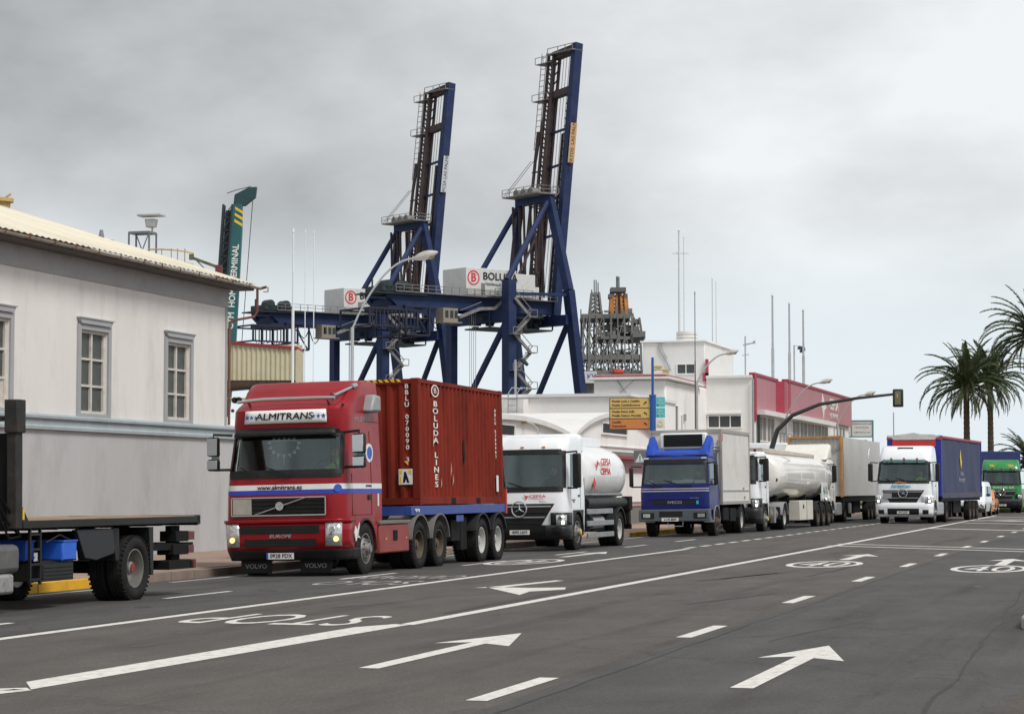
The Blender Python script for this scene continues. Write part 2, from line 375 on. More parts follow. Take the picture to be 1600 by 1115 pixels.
lane_line(-13.2, 21, 23.9, .12)
# straight-ahead arrows (shaft, barbs, tip measured on the ground)
def arrow(cx, y0, L=5.0, w=.17, hw=.42, skew=0.):
    mark([(cx - w / 2, y0), (cx + w / 2, y0), (cx + w / 2 + skew, y0 + L * .66), (cx + hw + skew, y0 + L * .60), (cx + skew, y0 + L), (cx - hw + skew, y0 + L * .64), (cx - w / 2 + skew, y0 + L * .69)])
arrow(-6.73, 18.6, 4.95, .19, .43); arrow(-3.2, 17.6, 4.95, .19, .42)
arrow(-6.66, 49.4, 4.4, .24, .45); arrow(-3.1, 47.0, 4.2, .24, .45)
arrow(-13.35, 50.2, 4.4, .22, .4)
# left-turn arrow painted for oncoming traffic
mark([(-10.10, 34.2), (-9.82, 37.0), (-9.98, 37.1), (-10.3, 34.6), (-10.5, 33.9)] )
mark([(-10.42, 34.3), (-9.15, 31.9), (-9.30, 33.0), (-8.95, 33.8), (-9.12, 34.5), (-9.62, 34.2)])
# triangle of the side-road junction at the lower left edge
for a_, b_ in (((-8.65, 15.95), (-9.9, 15.0)), ((-8.65, 15.86), (-9.15, 14.1)), ((-9.2, 14.1), (-9.9, 14.9))):
    d_ = (Vector(b_) - Vector(a_)).normalized(); n_ = Vector((-d_.y, d_.x)) * .1; A_ = Vector(a_); B_ = Vector(b_)
    mark([tuple(A_ - n_), tuple(A_ + n_), tuple(B_ + n_), tuple(B_ - n_)])
def road_text(txt, cx, cy, wx, ly, flip=True, m=paint):
    me = text_mesh(txt, 1, 0); xs = [v.co.x for v in me.vertices]; ys = [v.co.y for v in me.vertices]
    sx = wx / (max(xs) - min(xs)); sy = ly / (max(ys) - min(ys)); mxx = (max(xs) + min(xs)) / 2; myy = (max(ys) + min(ys)) / 2
    f = -1 if flip else 1
    for v in me.vertices:
        x = cx + f * (v.co.x - mxx) * sx; y = cy + f * (v.co.y - myy) * sy; v.co = (x, y, gz(x) + .0042)
    me.materials.append(m); o = bpy.data.objects.new('road_lettering', me); C.objects.link(o); return tag(o, kind='structure')
road_text('STOP', -10.2, 25.2, 2.2, 2.0)
road_text('SOLO', -12.9, 35.5, 1.7, 1.5, m=paint_old)
road_text('CAMIONES', -12.95, 38.0, 1.9, 1.4, m=paint_old)
def speed_ring(cx, cy, rx=.76, ry=2.1, txt='40', flip=False, m=paint):
    b = MB(); n = 40; ri = .84
    for i in range(n):
        a = 2 * PI * i / n
        for k in (1, ri):
            x = cx + rx * (k if k == 1 else .82) * math.cos(a); y = cy + ry * k * math.sin(a); b.v.append((x, y, gz(x) + .004))
    b.f = [(2 * i, 2 * ((i + 1) % n), 2 * ((i + 1) % n) + 1, 2 * i + 1) for i in range(n)]
    tag(b.build('road_marking', m, smooth=0), kind='structure'); road_text(txt, cx, cy, .95, 2.7, flip, m)
speed_ring(-6.67, 46.5); speed_ring(-3.15, 44.8); speed_ring(-13.25, 46.6, ry=1.9, flip=True)
# skewed crossing lines of the junction ahead
def skew(x0, y0, x1, y1, w):
    d = Vector((x1 - x0, y1 - y0)).normalized(); n = Vector((-d.y, d.x)) * w / 2; A = Vector((x0, y0)); B = Vector((x1, y1))
    mark([tuple(A - n), tuple(B - n), tuple(B + n), tuple(A + n)], dz=.008)
k = -.80
def cross(y, w, x0=-8.7, x1=7, sl=k): skew(x0, y, x1, y + (x1 - x0) * sl, w)
cross(61.3, .32); cross(63.4, .30); cross(88.6, .6, sl=-.95); cross(103, .6, -8.5, sl=-.95); cross(118, .55, -8.6, sl=-.95); cross(124.6, .5, -8.6, sl=-.95)
for i in range(9): skew(-8 + i * 1.6, 111 - i * 1.5, -7.1 + i * 1.6, 110.1 - i * 1.5, 3.2)

tar_shadow = mat('tar_and_shadow_strip', (.030, .029, .028), .75, var=.3, scale=3, spec=.4)
rs_ = random.Random(21)
def dark_strip(x0, y0, x1, y1, w, wob=.05):
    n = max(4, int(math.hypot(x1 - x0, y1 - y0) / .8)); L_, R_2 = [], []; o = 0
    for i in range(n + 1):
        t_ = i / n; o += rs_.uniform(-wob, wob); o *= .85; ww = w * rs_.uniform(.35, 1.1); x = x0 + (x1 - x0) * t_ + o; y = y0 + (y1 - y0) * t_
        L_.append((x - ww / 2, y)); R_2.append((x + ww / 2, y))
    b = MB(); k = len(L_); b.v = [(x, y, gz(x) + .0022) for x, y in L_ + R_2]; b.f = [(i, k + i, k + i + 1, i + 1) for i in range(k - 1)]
    tag(b.build('tar_and_shadow_strip', tar_shadow, smooth=0), kind='structure')
dark_strip(-8.72, 27, -8.78, 62, .10, .02); dark_strip(-4.55, 14, -4.7, 70, .035, .03); dark_strip(-1.6, 14, -2.3, 60, .04, .06); dark_strip(-11.98, 20, -12.0, 60, .03, .01)  # first strip: dark shadow line beside the white line, laid in as colour
dark_strip(-6.2, 30, -5.6, 33.5, .12, .05); dark_strip(-7.6, 37.5, -6.9, 41.5, .22, .08); dark_strip(-7.3, 38.5, -6.5, 43, .12, .08); dark_strip(-10.6, 27.8, -10.2, 29.2, .07, .05); dark_strip(-6.1, 40, -5.9, 46, .1, .05)
dark_strip(-3.9, 23, -3.2, 27, .03, .08); dark_strip(-1.2, 12.5, -.7, 17, .05, .1)
stain = mat('oil_stain', (.038, .036, .034), .5, var=.3, scale=4, spec=.5)
for _i in range(26):
    x = rs_.choice([-10.1, -6.7, -3.1, -13.4, -6.7]) + rs_.gauss(0, .25); y = rs_.uniform(17, 75); r0 = rs_.uniform(.03, .13)
    mark([(x + r0 * rs_.uniform(.6, 1.1) * math.cos(a), y + r0 * 1.6 * rs_.uniform(.6, 1.1) * math.sin(a)) for a in [2 * PI * q / 11 for q in range(11)]], stain, .0018, 'oil_stain')

# ================================================================== LEFT BUILDING
plaster = mat('white_plaster', (.74, .71, .68), .9, var=.05, scale=.6, bump=.25, bscale=12, stretch=(1, 1.6, .45), dirt=(.52, .48, .45), damt=.55, dscale=1.3)
plaster_l = mat('grey_base_plaster', (.47, .472, .475), .9, stretch=(1, 1, .35), var=.06, scale=.9, bump=.3, bscale=9, dirt=(.27, .262, .25), damt=.6, dscale=.8)
frieze = mat('grey_frieze_paint', (.40, .40, .40), .9, var=.05, scale=1, dirt=(.2, .19, .18), damt=.4)
trimg = mat('grey_window_surround', (.36, .37, .38), .85, var=.08, scale=3, dirt=(.25, .24, .23), damt=.5)
beltm = mat('blue_grey_belt', (.34, .39, .41), .8, var=.1, scale=2, dirt=(.2, .2, .2), damt=.5)
wframe = mat('old_white_window_wood', (.60, .57, .52), .7, var=.1, scale=5, dirt=(.32, .26, .2), damt=.6, dscale=6)
wpane = mat('dirty_window_pane', (.075, .083, .077), .5, var=.2, scale=2.5, dirt=(.11, .11, .10), damt=.5, dscale=3)
roofm = mat('cream_sheet_roof', (.70, .64, .51), .7, var=.12, scale=.8, stretch=(.25, 2, 1), dirt=(.36, .27, .17), damt=.5, dscale=1.2)
rust = mat('rusty_bracket', (.16, .07, .045), .8, var=.3, scale=9)
gutm = mat('weathered_gutter', (.40, .36, .30), .7, var=.25, scale=3, dirt=(.14, .08, .05), damt=.8, dscale=5)
LB = thing('warehouse', 'whitewashed warehouse with tall narrow windows and cream sheet roof on the left', 'building', (-22, 50.4, 0))
def lb(b, name, m, **k):   # mesh in world coordinates, child of the warehouse
    o = b.build(name, m, LB, **k); o.location = (22, -50.4, 0); return o
Y0, Y1 = 20, 50.4
wins = [(42.62 + 4.32 * i, 43.98 + 4.32 * i) for i in range(-5, 2)]
wb = MB(); ys = [Y0] + [v for w in wins for v in (w[0] + .01, w[1] - .09)] + [Y1]
for i in range(0, len(ys), 2): wb.bb(-22.25, -22, ys[i], ys[i + 1], 3.06, 6.66)
for i in range(1, len(ys) - 1, 2):
    wb.bb(-22.25, -22, ys[i], ys[i + 1], 3.06, 3.18); wb.bb(-22.25, -22, ys[i], ys[i + 1], 5.0, 6.66)
wb.bb(-42, -22.25, Y0, Y0 + .25, 0, 6.6); wb.prism([(-42, 0), (-22.252, 0), (-22.252, 6.55), (-32, 9.6), (-42, 6.6)], 'y', Y1 - .26, Y1 - .002)
wb.bb(-42, -41.8, Y0, Y1, 0, 6.6)
lb(wb, 'wall', plaster, smooth=0)
b = MB(); b.bb(-22.5, -21.93, Y0, 51.1, -.1, 2.80); lb(b, 'base_wall', plaster_l, smooth=0)
b = MB(); b.prism([(-22.02, 2.80), (-21.86, 2.80), (-21.86, 2.86), (-21.9, 2.9), (-21.9, 3.02), (-21.85, 3.03), (-21.85, 3.08), (-22.02, 3.14)], 'y', Y0, 51.1); lb(b, 'belt_course', beltm, smooth=0)
b = MB(); b.bb(-22.02, -21.97, Y0, Y1 + .02, 6.05, 6.62); lb(b, 'frieze', frieze, smooth=0)
b = MB(); b.bb(-22.03, -21.985, Y1 - .1, Y1 + .02, 3.14, 6.05); lb(b, 'corner_strip', trimg, smooth=0)
pm = MB(); pm.bb(-.006, .006, -.24, .24, -.27, .27); pane_me = pm.mesh('pane'); pane_me.materials.append(wpane)
brd = MB(); brd.bb(-.01, .01, -.24, .24, -.27, .27)
for q in range(5): brd.bb(.008, .02, -.22 + q * .1, -.15 + q * .1, -.27, .27)
brd_me = brd.mesh('board'); brd_me.materials.append(wframe)
for wi, (a, c) in enumerate(wins):
    if wi < 3: continue
    cy = (a + c) / 2
    f = MB(); x0, x1 = -22.14, -22.04
    cy -= .04; h0, h1 = cy - .64, cy + .64; zb, zt = 3.18, 5.0
    f.bb(x0, x1, h0, h0 + .08, zb, zt); f.bb(x0, x1, h1 - .08, h1, zb, zt); f.bb(x0, x1, cy - .035, cy + .035, zb, zt)
    f.bb(x0 - .01, x1 + .03, h0, h1, zb, zb + .07); f.bb(x0, x1 + .01, h0, h1, zt - .08, zt)
    f.bb(x0, x1 - .01, h0, h1, 3.765, 3.815); f.bb(x0, x1 - .01, h0, h1, 4.34, 4.39)
    wo_ = lb(f, 'window', wframe, bevel=.006)
    for r_ in range(3):
        for c_ in (-1, 1):
            last = (wi == 4 and r_ == 0)
            inst('board' if last else 'pane', brd_me if last else pane_me, wo_, (-22.10, cy + c_ * .298, 3.515 + r_ * .575), sc=(1, 1.12, 1.06))
    su = MB(); xo = -21.955
    a, c = cy - .68, cy + .68; su.bb(-22.04, xo, a - .10, a + .04, 3.12, 5.1); su.bb(-22.04, xo, c - .04, c + .10, 3.12, 5.1); su.bb(-22.04, xo - .004, a + .04, c - .04, 4.99, 5.1); su.bb(-22.04, xo - .004, a + .04, c - .04, 3.1, 3.19)
    lb(su, 'window_surround', trimg)
    ho = MB(); ho.prism([(a - .02, 5.11), (c + .02, 5.11), (c + .1, 5.22), (a - .1, 5.22)], 'x', -22.02, -21.92); ho.bb(-22.02, -21.90, a - .12, c + .12, 5.22, 5.25)
    lb(ho, 'window_hood', trimg)
# corrugated roof sheet, both slopes
rf = MB(); n = int((51.0 - Y0) / .0625)
def roof_slope(xe, ze, xr, zr):
    vs = []
    for i in range(n + 1):
        y = Y0 + i * .0625; dz = .016 * (1, .0, -1, 0)[i % 4]
        vs += [(xe, y, ze + dz), (xr, y, zr + dz)]
    rf.add(vs, [(2 * i, 2 * i + 1, 2 * i + 3, 2 * i + 2) for i in range(n)])
roof_slope(-21.5, 6.66, -32, 9.93); roof_slope(-42.5, 6.66, -32, 9.93)
ro = lb(rf, 'roof', roofm, smooth=60); sm = ro.modifiers.new('t', 'SOLIDIFY'); sm.thickness = .012
b = MB(); b.tube([(-32, Y0, 9.97), (-32, 51.05, 9.97)], .12, 8); lb(b, 'ridge_cap', roofm)
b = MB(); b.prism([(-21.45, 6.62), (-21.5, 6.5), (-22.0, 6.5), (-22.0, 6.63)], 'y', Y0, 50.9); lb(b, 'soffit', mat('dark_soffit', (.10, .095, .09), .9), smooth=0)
gu = MB(); P_ = [(-21.5 + .055 * math.cos(a), 6.60 + .055 * math.sin(a)) for a in [PI + PI * k / 8 for k in range(9)]] + [(-21.5 + .043 * math.cos(a), 6.60 + .043 * math.sin(a)) for a in [2 * PI - PI * k / 8 for k in range(9)]]
gu.prism([(q[0] + .06, q[1]) for q in P_], 'y', Y0, 51.2); lb(gu, 'gutter', gutm)
for i in range(14):
    b = MB(); yb = 38.2 + i * 1.02 + random.uniform(-.1, .1); b.beam((-21.375, yb, 6.65), (-21.375, yb, 6.53), .02, .02); b.beam((-21.375, yb, 6.53), (-21.5, yb + .0, 6.53), .02); lb(b, 'gutter_bracket', rust)
b = MB(); b.tube([(-21.44, 51.0, 6.56), (-21.44, 51.0, 6.0), (-21.5, 50.95, 5.86), (-21.93, 50.55, 5.74), (-21.95, 50.46, 5.6), (-21.95, 50.46, 3.15)], .035, 8); lb(b, 'downpipe', rust)
b = MB(); b.tube([(-21.28, 51.2, 6.62), (-21.46, 51.2, 6.58)], .035, 8); lb(b, 'gutter_spout', rust)

# small roof details behind the ridge
steel = mat('painted_steel', (.16, .17, .18), .6, var=.25, scale=3, dirt=(.12, .08, .05), damt=.5)
yel = mat('faded_yellow_steel', (.52, .36, .12), .6, var=.2, scale=3, dirt=(.25, .15, .07), damt=.6)
T = thing('floodlight_tower', 'open steel floodlight frame with yellow railing rising behind the cream roof', 'lighting tower', (-35.35, 73.3, -.12)); T.scale = (.62, .5, 1)
b = MB()
for x in (-.65, .65):
    for y in (-.6, .6): b.beam((x, y, 0), (x, y, 11.0), .09)
for z in (3, 6, 9, 10.2, 11.0):
    for s_ in (-1, 1): b.beam((-.65, s_ * .6, z), (.65, s_ * .6, z), .08); b.beam((s_ * .65, -.6, z), (s_ * .65, .6, z), .08)
for z0 in (3, 6, 9): b.beam((-.65, -.6, z0), (.65, -.6, min(z0 + 3, 11)), .05); b.beam((.65, .6, z0), (-.65, .6, min(z0 + 3, 11)), .05)
b.build('mast_frame', steel, T)
b = MB(); b.cyl((.62, 0, 11), (.62, 0, 11.5), .06); b.box((.55, 0, 11.35), (.5, .55, .3), taper=1.25); b.bb(-.2, 1.3, -.5, .5, 11.6, 11.68)
b.build('floodlight', mat('lamp_housing', (.45, .45, .43), .5), T, bevel=.02)
b = MB(); b.bb(-1.4, 2.4, -.9, .9, 9.35, 9.45); b.box((-1.0, 0, 9.75), (.5, .6, .6), ry=.4); b.box((-.35, 0, 9.6), (.7, .4, .25)); b.build('platform', steel, T)
b = MB()
for z in (9.95, 10.35): b.tube([(.7, -.9, z), (1.6, -.95, z - .02), (2.4, -.9, z - .06), (2.9, -.5, z - .1), (3.2, .2, z - .14)], .03, 6)
for x, yy, dz in ((.7, -.9, 0), (1.6, -.95, 0), (2.2, -.92, 0), (2.55, -.8, 0), (2.9, -.5, 0)): b.beam((x, yy, 8.9), (x, yy, 10.35 - dz), .05)
b.build('railing', yel, T)
b = MB(); b.tube([(-2.3, 0, 9.7), (-1.9, 0, 10.2), (-1.5, 0, 9.8)], .04, 6); b.tube([(-2.6, 0, 9.72), (-1.2, 0, 9.66)], .04, 6); b.beam((-1.9, 0, 9.6), (-1.9, 0, 10.2), .05); b.build('pipe_bracket', steel, T)
T = thing('roof_camera', 'small dark camera on a stub pole above the cream roof edge', 'camera', (-25.6, 50.7, -1.58))
b = MB(); b.beam((0, 0, 9.3), (0, 0, 9.55), .05); b.build('post', steel, T)
b = MB(); b.box((.12, 0, 9.42), (.42, .14, .12), ry=.15); b.cyl((0, 0, 9.45), (0, 0, 9.72), .09, r2=.04); b.build('housing', steel, T)
T = thing('yellow_roof_vent', 'cream metal vent cowl poking up over the roof at the far left edge', 'vent', (-30.2, 53.8, 0))
b = MB(); b.cyl((0, 0, 8.2), (0, 0, 9.4), .16, 16, r2=.26); b.cyl((0, 0, 9.4), (0, 0, 9.5), .34, 16); b.beam((.1, 0, 9.5), (.3, 0, 9.62), .04); b.cyl((0, 0, 0), (0, 0, 8.2), .1, 8); b.build('cowl', yel, T)

# green mobile harbour crane with its jib raised
teal = mat('teal_crane_paint', (.015, .105, .11), .5, var=.2, scale=.6, dirt=(.02, .05, .05), damt=.5, dscale=.5)
darkst = mat('dark_lattice_steel', (.022, .035, .04), .7, var=.3, scale=1)
HC = thing('harbour_crane', 'dark green harbour crane with raised jib behind the whitewashed warehouse', 'crane', (-69.1, 156.9, -.55), R(16.2))
base = Vector((-.1, 0, 4)); tip = Vector((1.15, 0, 24.2))
def hp(z, dx=0, y=0): t_ = (z - 4) / 20.2; return (base.x + (tip.x - base.x) * t_ + dx, y, z)
b = MB(); b.prism([(hp(3)[0] + .0, 3), (hp(3)[0] + .62, 3), (hp(13)[0] + .85, 13), (hp(22)[0] + .72, 22), (hp(24)[0] + .6, 24), (hp(24)[0] - .1, 24), (hp(13)[0] - .1, 13)], 'y', -.5, .1); b.build('jib', teal, HC, bevel=.03)
b = MB()
for z in range(8, 24):
    for y in (-.35, .35):
        b.beam(hp(z, -.85, y), hp(z + 1, -.12, y), .07); b.beam(hp(z, -.12, y), hp(z, -.85, y), .07)
for dx in (-.85, -.15):
    for y in (-.4, .4): b.beam(hp(7, dx, y), hp(24, dx, y), .16)
b.beam(hp(7, -.5, .3), hp(23.6, -.45, .3), .55, .1)
b.build('lattice', darkst, HC)
b = MB(); b.prism([(1.05, 23.9), (1.95, 23.9), (2.75, 24.55), (2.85, 25.35), (2.2, 25.3), (1.15, 24.75)], 'y', -.48, .1); b.tube([(.5, 0, 24.9), (1.2, 0, 25.15), (2.4, 0, 25.45)], .035, 6)
b.build('jib_head', mat('dark_teal_head', (.012, .05, .055), .6), HC, bevel=.03)
for q in range(3):
    b = MB(); z = 22.3 + q * .48; b.prism([(hp(z)[0] + .12, z + .55), (hp(z)[0] + .12, z + .33), (hp(z)[0] + .74, z - .05), (hp(z)[0] + .74, z + .17)], 'y', -.515, -.502); b.build('warning_stripe', 'print_yel', HC)
ang = math.atan2(20.2, 1.25)
text('lettering', 'GTM  HOMI  TERMINAL', .68, 'print_wht', HC, (hp(17.6)[0] + .36, -.515, 17.6), rot=(PI / 2, -ang, 0), sx=.92, bold=.015, ext=.004)
b = MB()
for dx in (0, .25, .5): b.tube([(-1.0 + .1, 0, 17.2 + dx), (-3.4 + dx, 0, 11.6)], .035, 5)
b.tube([(-3.4, 0, 11.6), (-1.1, 0, 12.6)], .04, 5); b.tube([(2.5, 0, 24.3), (1.5, 0, 10)], .03, 5); b.build('stay_rope', darkst, HC)
b = MB(); b.beam((-3.2, 0, 0), (-3.2, 0, 12.8), .5); b.bb(-3.7, 3, -2, 2, 2, 3.4); b.bb(-1.5, 1.5, -1.5, 1.5, 0, 4); b.build('tower', darkst, HC)
b = MB(); b.bb(-4.5, 4.5, -4.5, 4.5, .3, 2); b.build('carriage', teal, HC, bevel=.1)
T = thing('ship_derrick', 'small striped derrick boom peeking over the roof beside the green harbour crane', 'derrick', (-40.7, 92.3, 0), R(16.2))
b = MB(); b.cyl((0, 0, 0), (0, 0, 11.5), .14, 10); b.bb(-.15, .15, -.15, .15, 10.6, 11.7); b.build('post', mat('dark_red_steel', (.14, .03, .03), .7), T)
b = MB(); b.beam((-1.25, 0, 12.05), (.1, 0, 11.55), .09, .13); b.bb(-1.35, -1.15, -.1, .1, 11.95, 12.2); b.build('boom', mat('olive_steel', (.10, .11, .05), .6, var=.5, scale=2), T)
b = MB(); b.tube([(-1.0, 0, 11.9), (-.3, 0, 11.2)], .03, 5); b.build('stay', steel, T)

# corrugated conveyor gallery
cgm = mat('cream_cladding', (.52, .47, .32), .7, var=.1, scale=.8, dirt=(.35, .3, .2), damt=.4)
GA = thing('conveyor_gallery', 'raised cream corrugated gallery with red roof edge beside the warehouse', 'conveyor gallery', (-41.0, 102.6, 0), R(16.2))
b = MB(); L_ = 7.5; nn = int(L_ / .06); vs = []
for i in range(nn + 1):
    x = -L_ + i * .06; yy = -.03 * (1, 1, -1, -1)[i % 4]
    vs += [(x, yy, 6.95 + x * .0), (x, yy, 8.6 - x * .10 * .8)]
b.add(vs, [(2 * i, 2 * i + 2, 2 * i + 3, 2 * i + 1) for i in range(nn)]); b.build('cladding', cgm, GA, smooth=0)
b = MB(); b.v = []; b.prism([(-L_, 8.62 + .6), (0.05, 8.62), (.05, 8.48), (-L_, 8.48 + .6)], 'y', -.12, 3.2); b.build('roof_edge', mat('red_trim', (.26, .02, .025), .6), GA)
b = MB(); b.bb(-.04, .06, -.1, 3, 6.7, 8.5); b.bb(-L_, 0, 2.9, 3, 6.95, 8.9); b.build('end_panel', cgm, GA)
b = MB(); b.prism([(-L_, 6.93), (-.1, 6.93), (-1.2, 6.7), (-2.6, 6.62), (-L_, 6.2)], 'y', 0, 3); b.cyl((-2.4, .5, 6.35), (-1.4, .5, 6.42), .2, 8); b.build('underside', mat('rusty_underside', (.06, .035, .025), .9, var=.5, scale=3), GA)
b = MB()
for x in (-6.6, -.3): b.beam((x, 1, 0), (x, 1, 6.9), .3)
b.build('support_leg', steel, GA)
T = thing('yellow_handrails', 'faded yellow pipe rails showing between the warehouse corner and red lorry', 'railing', (-41, 99, 0), R(16.2))
b = MB()
for z in (5.9, 4.95, 4.2): b.tube([(-6, 0, z), (2, 0, z)], .05, 6)
for x in (-5.5, -3, 0, 2): b.beam((x, 0, 0), (x, 0, 5.9), .08)
b.build('rail', yel, T)
# ================================================================== SHIP-TO-SHORE CRANES
cblue = mat('crane_blue', (.012, .027, .088), .6, var=.3, scale=.5, spec=.3, dirt=(.05, .035, .035), damt=.6, dscale=.5)
crust = mat('rusty_boom_steel', (.055, .035, .035), .8, var=.4, scale=.5)
cgrey = mat('walkway_grey', (.20, .19, .18), .7, var=.25, scale=1)
chouse = mat('machinery_house_white', (.60, .60, .58), .6, var=.05, scale=.4, dirt=(.3, .25, .2), damt=.4)
def sts_crane(loc, label, sign_m, sign_txt, txt_m):
    T = thing('gantry_crane', label, 'gantry crane', loc, R(54.2), 'container gantry cranes on the quay')
    leg = lambda a, c, w, h=None: MB().beam(a, c, w, h, up=(1, 0, 0)).build('leg', cblue, T)
    leg((0, 0, 0), (0, 0, 36), 1.9, 1.6); leg((0, 16, 0), (0, 16, 32), 1.6, 1.3)
    leg((18, 0, 0), (12.8, 0, 35), 1.7, 1.3); leg((18, 16, 0), (12.8, 16, 35), 1.5, 1.2)
    for a, c, w in (((0, 0, 30), (0, 16, 11), .75), ((13.2, 0, 30.5), (16, 16, 12), .75), ((0, 0, 11), (0, 16, 11), 1.3), ((16.2, 0, 11), (16.2, 16, 11), 1.3),
                    ((0, 0, 30), (0, 16, 30), 1.7), ((13, 0, 30), (13, 16, 30), 1.7), ((0, 0, 33.8), (13, 0, 34.2), .5), ((0, 16, 33.8), (13, 16, 34.2), .5)):
        MB().beam(a, c, w).build('brace', cblue, T)
    for y in (5, 11):
        g = MB(); g.prism([(-21, 33.3), (13.6, 33.3), (13.6, 31.0), (-19.5, 31.0), (-21, 32.3)], 'y', y - .6, y + .6); g.build('girder', cblue, T)
    g = MB()
    for x in (-20, -14, -7, 0, 6, 13): g.bb(x - .3, x + .3, 5, 11, 31.2, 32.2)
    g.build('cross_beam', cblue, T)
    # upper frame: two posts, two back stays, head platform
    for a, c, w in (((12.8, 0, 35), (11.8, 4, 51.2), 1.3), ((12.8, 16, 35), (11.8, 12, 51.2), 1.1)): MB().beam(a, c, w).build('frame_post', cblue, T)
    for a, c in (((11.6, 4, 50.6), (-.4, 0, 36)), ((11.6, 12, 50.6), (3, 16, 34))): MB().cyl(a, c, .5, 10).build('back_stay', cblue, T)
    g = MB()
    for y in (5, 8, 11):
        g.beam((9.4, y, 50), (9.8, y, 36), .3); g.beam((10.8, y, 50), (11.4, y, 34), .35)
    g.beam((9.4, 4, 38), (12, 12, 38), .3); g.beam((3.5, 5, 33.5), (9.6, 5, 44), .3)
    g.build('inner_stay', crust, T)
    g = MB(); g.bb(11.1, 12.6, 3.4, 12.6, 50.4, 51.6); g.build('head_beam', cblue, T)
    g = MB(); g.bb(8.6, 13, 3, 13, 51.6, 51.8)
    for x in (8.6, 13):
        for y in range(3, 14, 2): g.beam((x, y, 51.8), (x, y, 53), .09)
    for z in (52.4, 53): g.beam((8.6, 3, z), (8.6, 13, z), .09); g.beam((13, 3, z), (13, 13, z), .09); g.beam((8.6, 3, z), (13, 3, z), .09)
    for y in (6, 8, 10): g.cyl((9.2, y, 52.2), (10.8, y, 52.2), .7, 12)
    g.build('head_platform', cgrey, T)
    # raised boom: near box member, far rusty truss, cross ties
    def bp(z, y, dx=0): t_ = (z - 31.5) / 45.5; z = z + 1.3 * t_; return (13.6 + 5.0 * t_ + dx, y, z)
    MB().beam(bp(31, 4.6), bp(77.4, 4.6), 1.2, 1.6, up=(1, 0, 0)).build('boom', cblue, T)
    g = MB()
    for dx in (-.9, .5):
        for y in (9.8, 11.2): g.beam(bp(31, y, dx), bp(76.5, y, dx), .42)
    z = 32
    while z < 75:
        g.beam(bp(z, 9.8, -.9), bp(z + 1.6, 11.2, -.9), .2); g.beam(bp(z + 1.6, 11.2, -.9), bp(z + 1.6, 9.8, -.9), .2); g.beam(bp(z, 9.8, -.9), bp(z + 1.6, 9.8, .5), .2); z += 1.6
    g.beam(bp(31, 10.2, -.3), bp(69, 10.2, -.3), .9, .8)
    g.build('boom_truss', crust, T)
    for z, w in ((76.6, 1.5), (69.6, 1.3), (63, .4), (57, .4), (51.4, .5), (45, .4)):
        MB().beam(bp(z, 4.6), bp(z - .6, 10.5), w, w * .9).build('boom_tie', crust if z > 65 else cblue, T)
    g = MB()
    for i in range(26): g.beam(bp(36 + i * 1.3, 5.6, -.2), bp(36 + i * 1.3, 5.9, -.2), .3)
    g.beam(bp(31, 6.0, -.5), bp(62, 6.0, -.5), .35); g.beam(bp(31, 13.2, -1), bp(63, 12.3, -1), .4); g.beam(bp(58, 12.3, -1), bp(69, 10.8, -.9), .3)
    for z in (44, 50, 56): g.beam(bp(z, 13, -1), bp(z, 10, -1), .25)
    g.build('boom_stay', crust, T)
    g = MB()
    for y in (6.4, 7.2, 8): g.tube([bp(75.5, y), bp(34, y)], .06, 4)
    for y in (12.6, 13.4): g.tube([bp(58, y, -1.2), (9.2, y, 52)], .07, 4)
    for x, y in ((6, 5), (6.8, 5.5), (7.6, 6), (8.6, 9)): g.tube([(x - 10, y, 31), (x - 10, y, 2)], .05, 4)
    g.build('hoist_rope', cgrey, T)
    g = MB()       # ladder cage and platforms on the far member
    for y in (11.9, 13.2): g.beam(bp(60, y, -.9), bp(76.8, y, -.9), .09)
    for i in range(17): g.beam(bp(60 + i, 11.9, -.9), bp(60 + i, 13.2, -.9), .09)
    for z in (69.5, 76.2):
        g.bb(bp(z, 0)[0] - 1.6, bp(z, 0)[0] + 1, 10, 14.2, z - .1, z)
        for y in (10, 12, 14.2): g.beam((bp(z, 0)[0] - 1.6, y, z), (bp(z, 0)[0] - 1.6, y, z + 1.1), .09)
        g.beam((bp(z, 0)[0] - 1.6, 10, z + 1.1), (bp(z, 0)[0] - 1.6, 14.2, z + 1.1), .09)
    g.bb(16.9, 19.4, 4, 11, 77.4, 77.6)
    for y in (4, 6, 8, 10.8): g.beam((17, y, 77.6), (17, y, 78.5), .1)
    g.beam((17, 4, 78.5), (17, 10.8, 78.5), .1)
    g.build('boom_ladder', cgrey, T)
    sg = MB(); za, zb_ = 57.5, 64.5; f_ = lambda z, s_: (bp(z, 0)[0] + s_, z)
    sg.prism([f_(za, -.8), f_(za, .55), f_(zb_, .55), f_(zb_, -.8)], 'y', 3.62, 3.72); sg.build('boom_sign', sign_m, T)
    sa = math.atan2(45.5, 5.0)
    text('lettering', sign_txt, .95, txt_m, T, (bp(61, 0)[0] - .12, 3.6, 61), rot=(PI / 2, -sa, 0), ext=.01)
    # machinery house
    h = MB(); h.bb(-6.2, 4.4, 3.6, 10.2, 33.5, 38.1); ho = h.build('machinery_house', chouse, T, bevel=.08)
    h = MB(); h.bb(4.45, 8.6, 3.8, 9.8, 33.5, 37.6); h.bb(7.6, 9.6, 4, 9, 33.5, 35.6); h.build('house_extension', chouse, T, bevel=.08)
    h = MB(); n_ = 32; ra, rb = 1.25, 1.02
    for i in range(n_):
        a = 2 * PI * i / n_
        for r_ in (ra, rb): h.v.append((-4.7 + r_ * math.cos(a), 3.55, 36.4 + r_ * math.sin(a)))
    h.f = [(2 * i, 2 * ((i + 1) % n_), 2 * ((i + 1) % n_) + 1, 2 * i + 1) for i in range(n_)]; h.build('emblem_ring', 'print_red', ho)
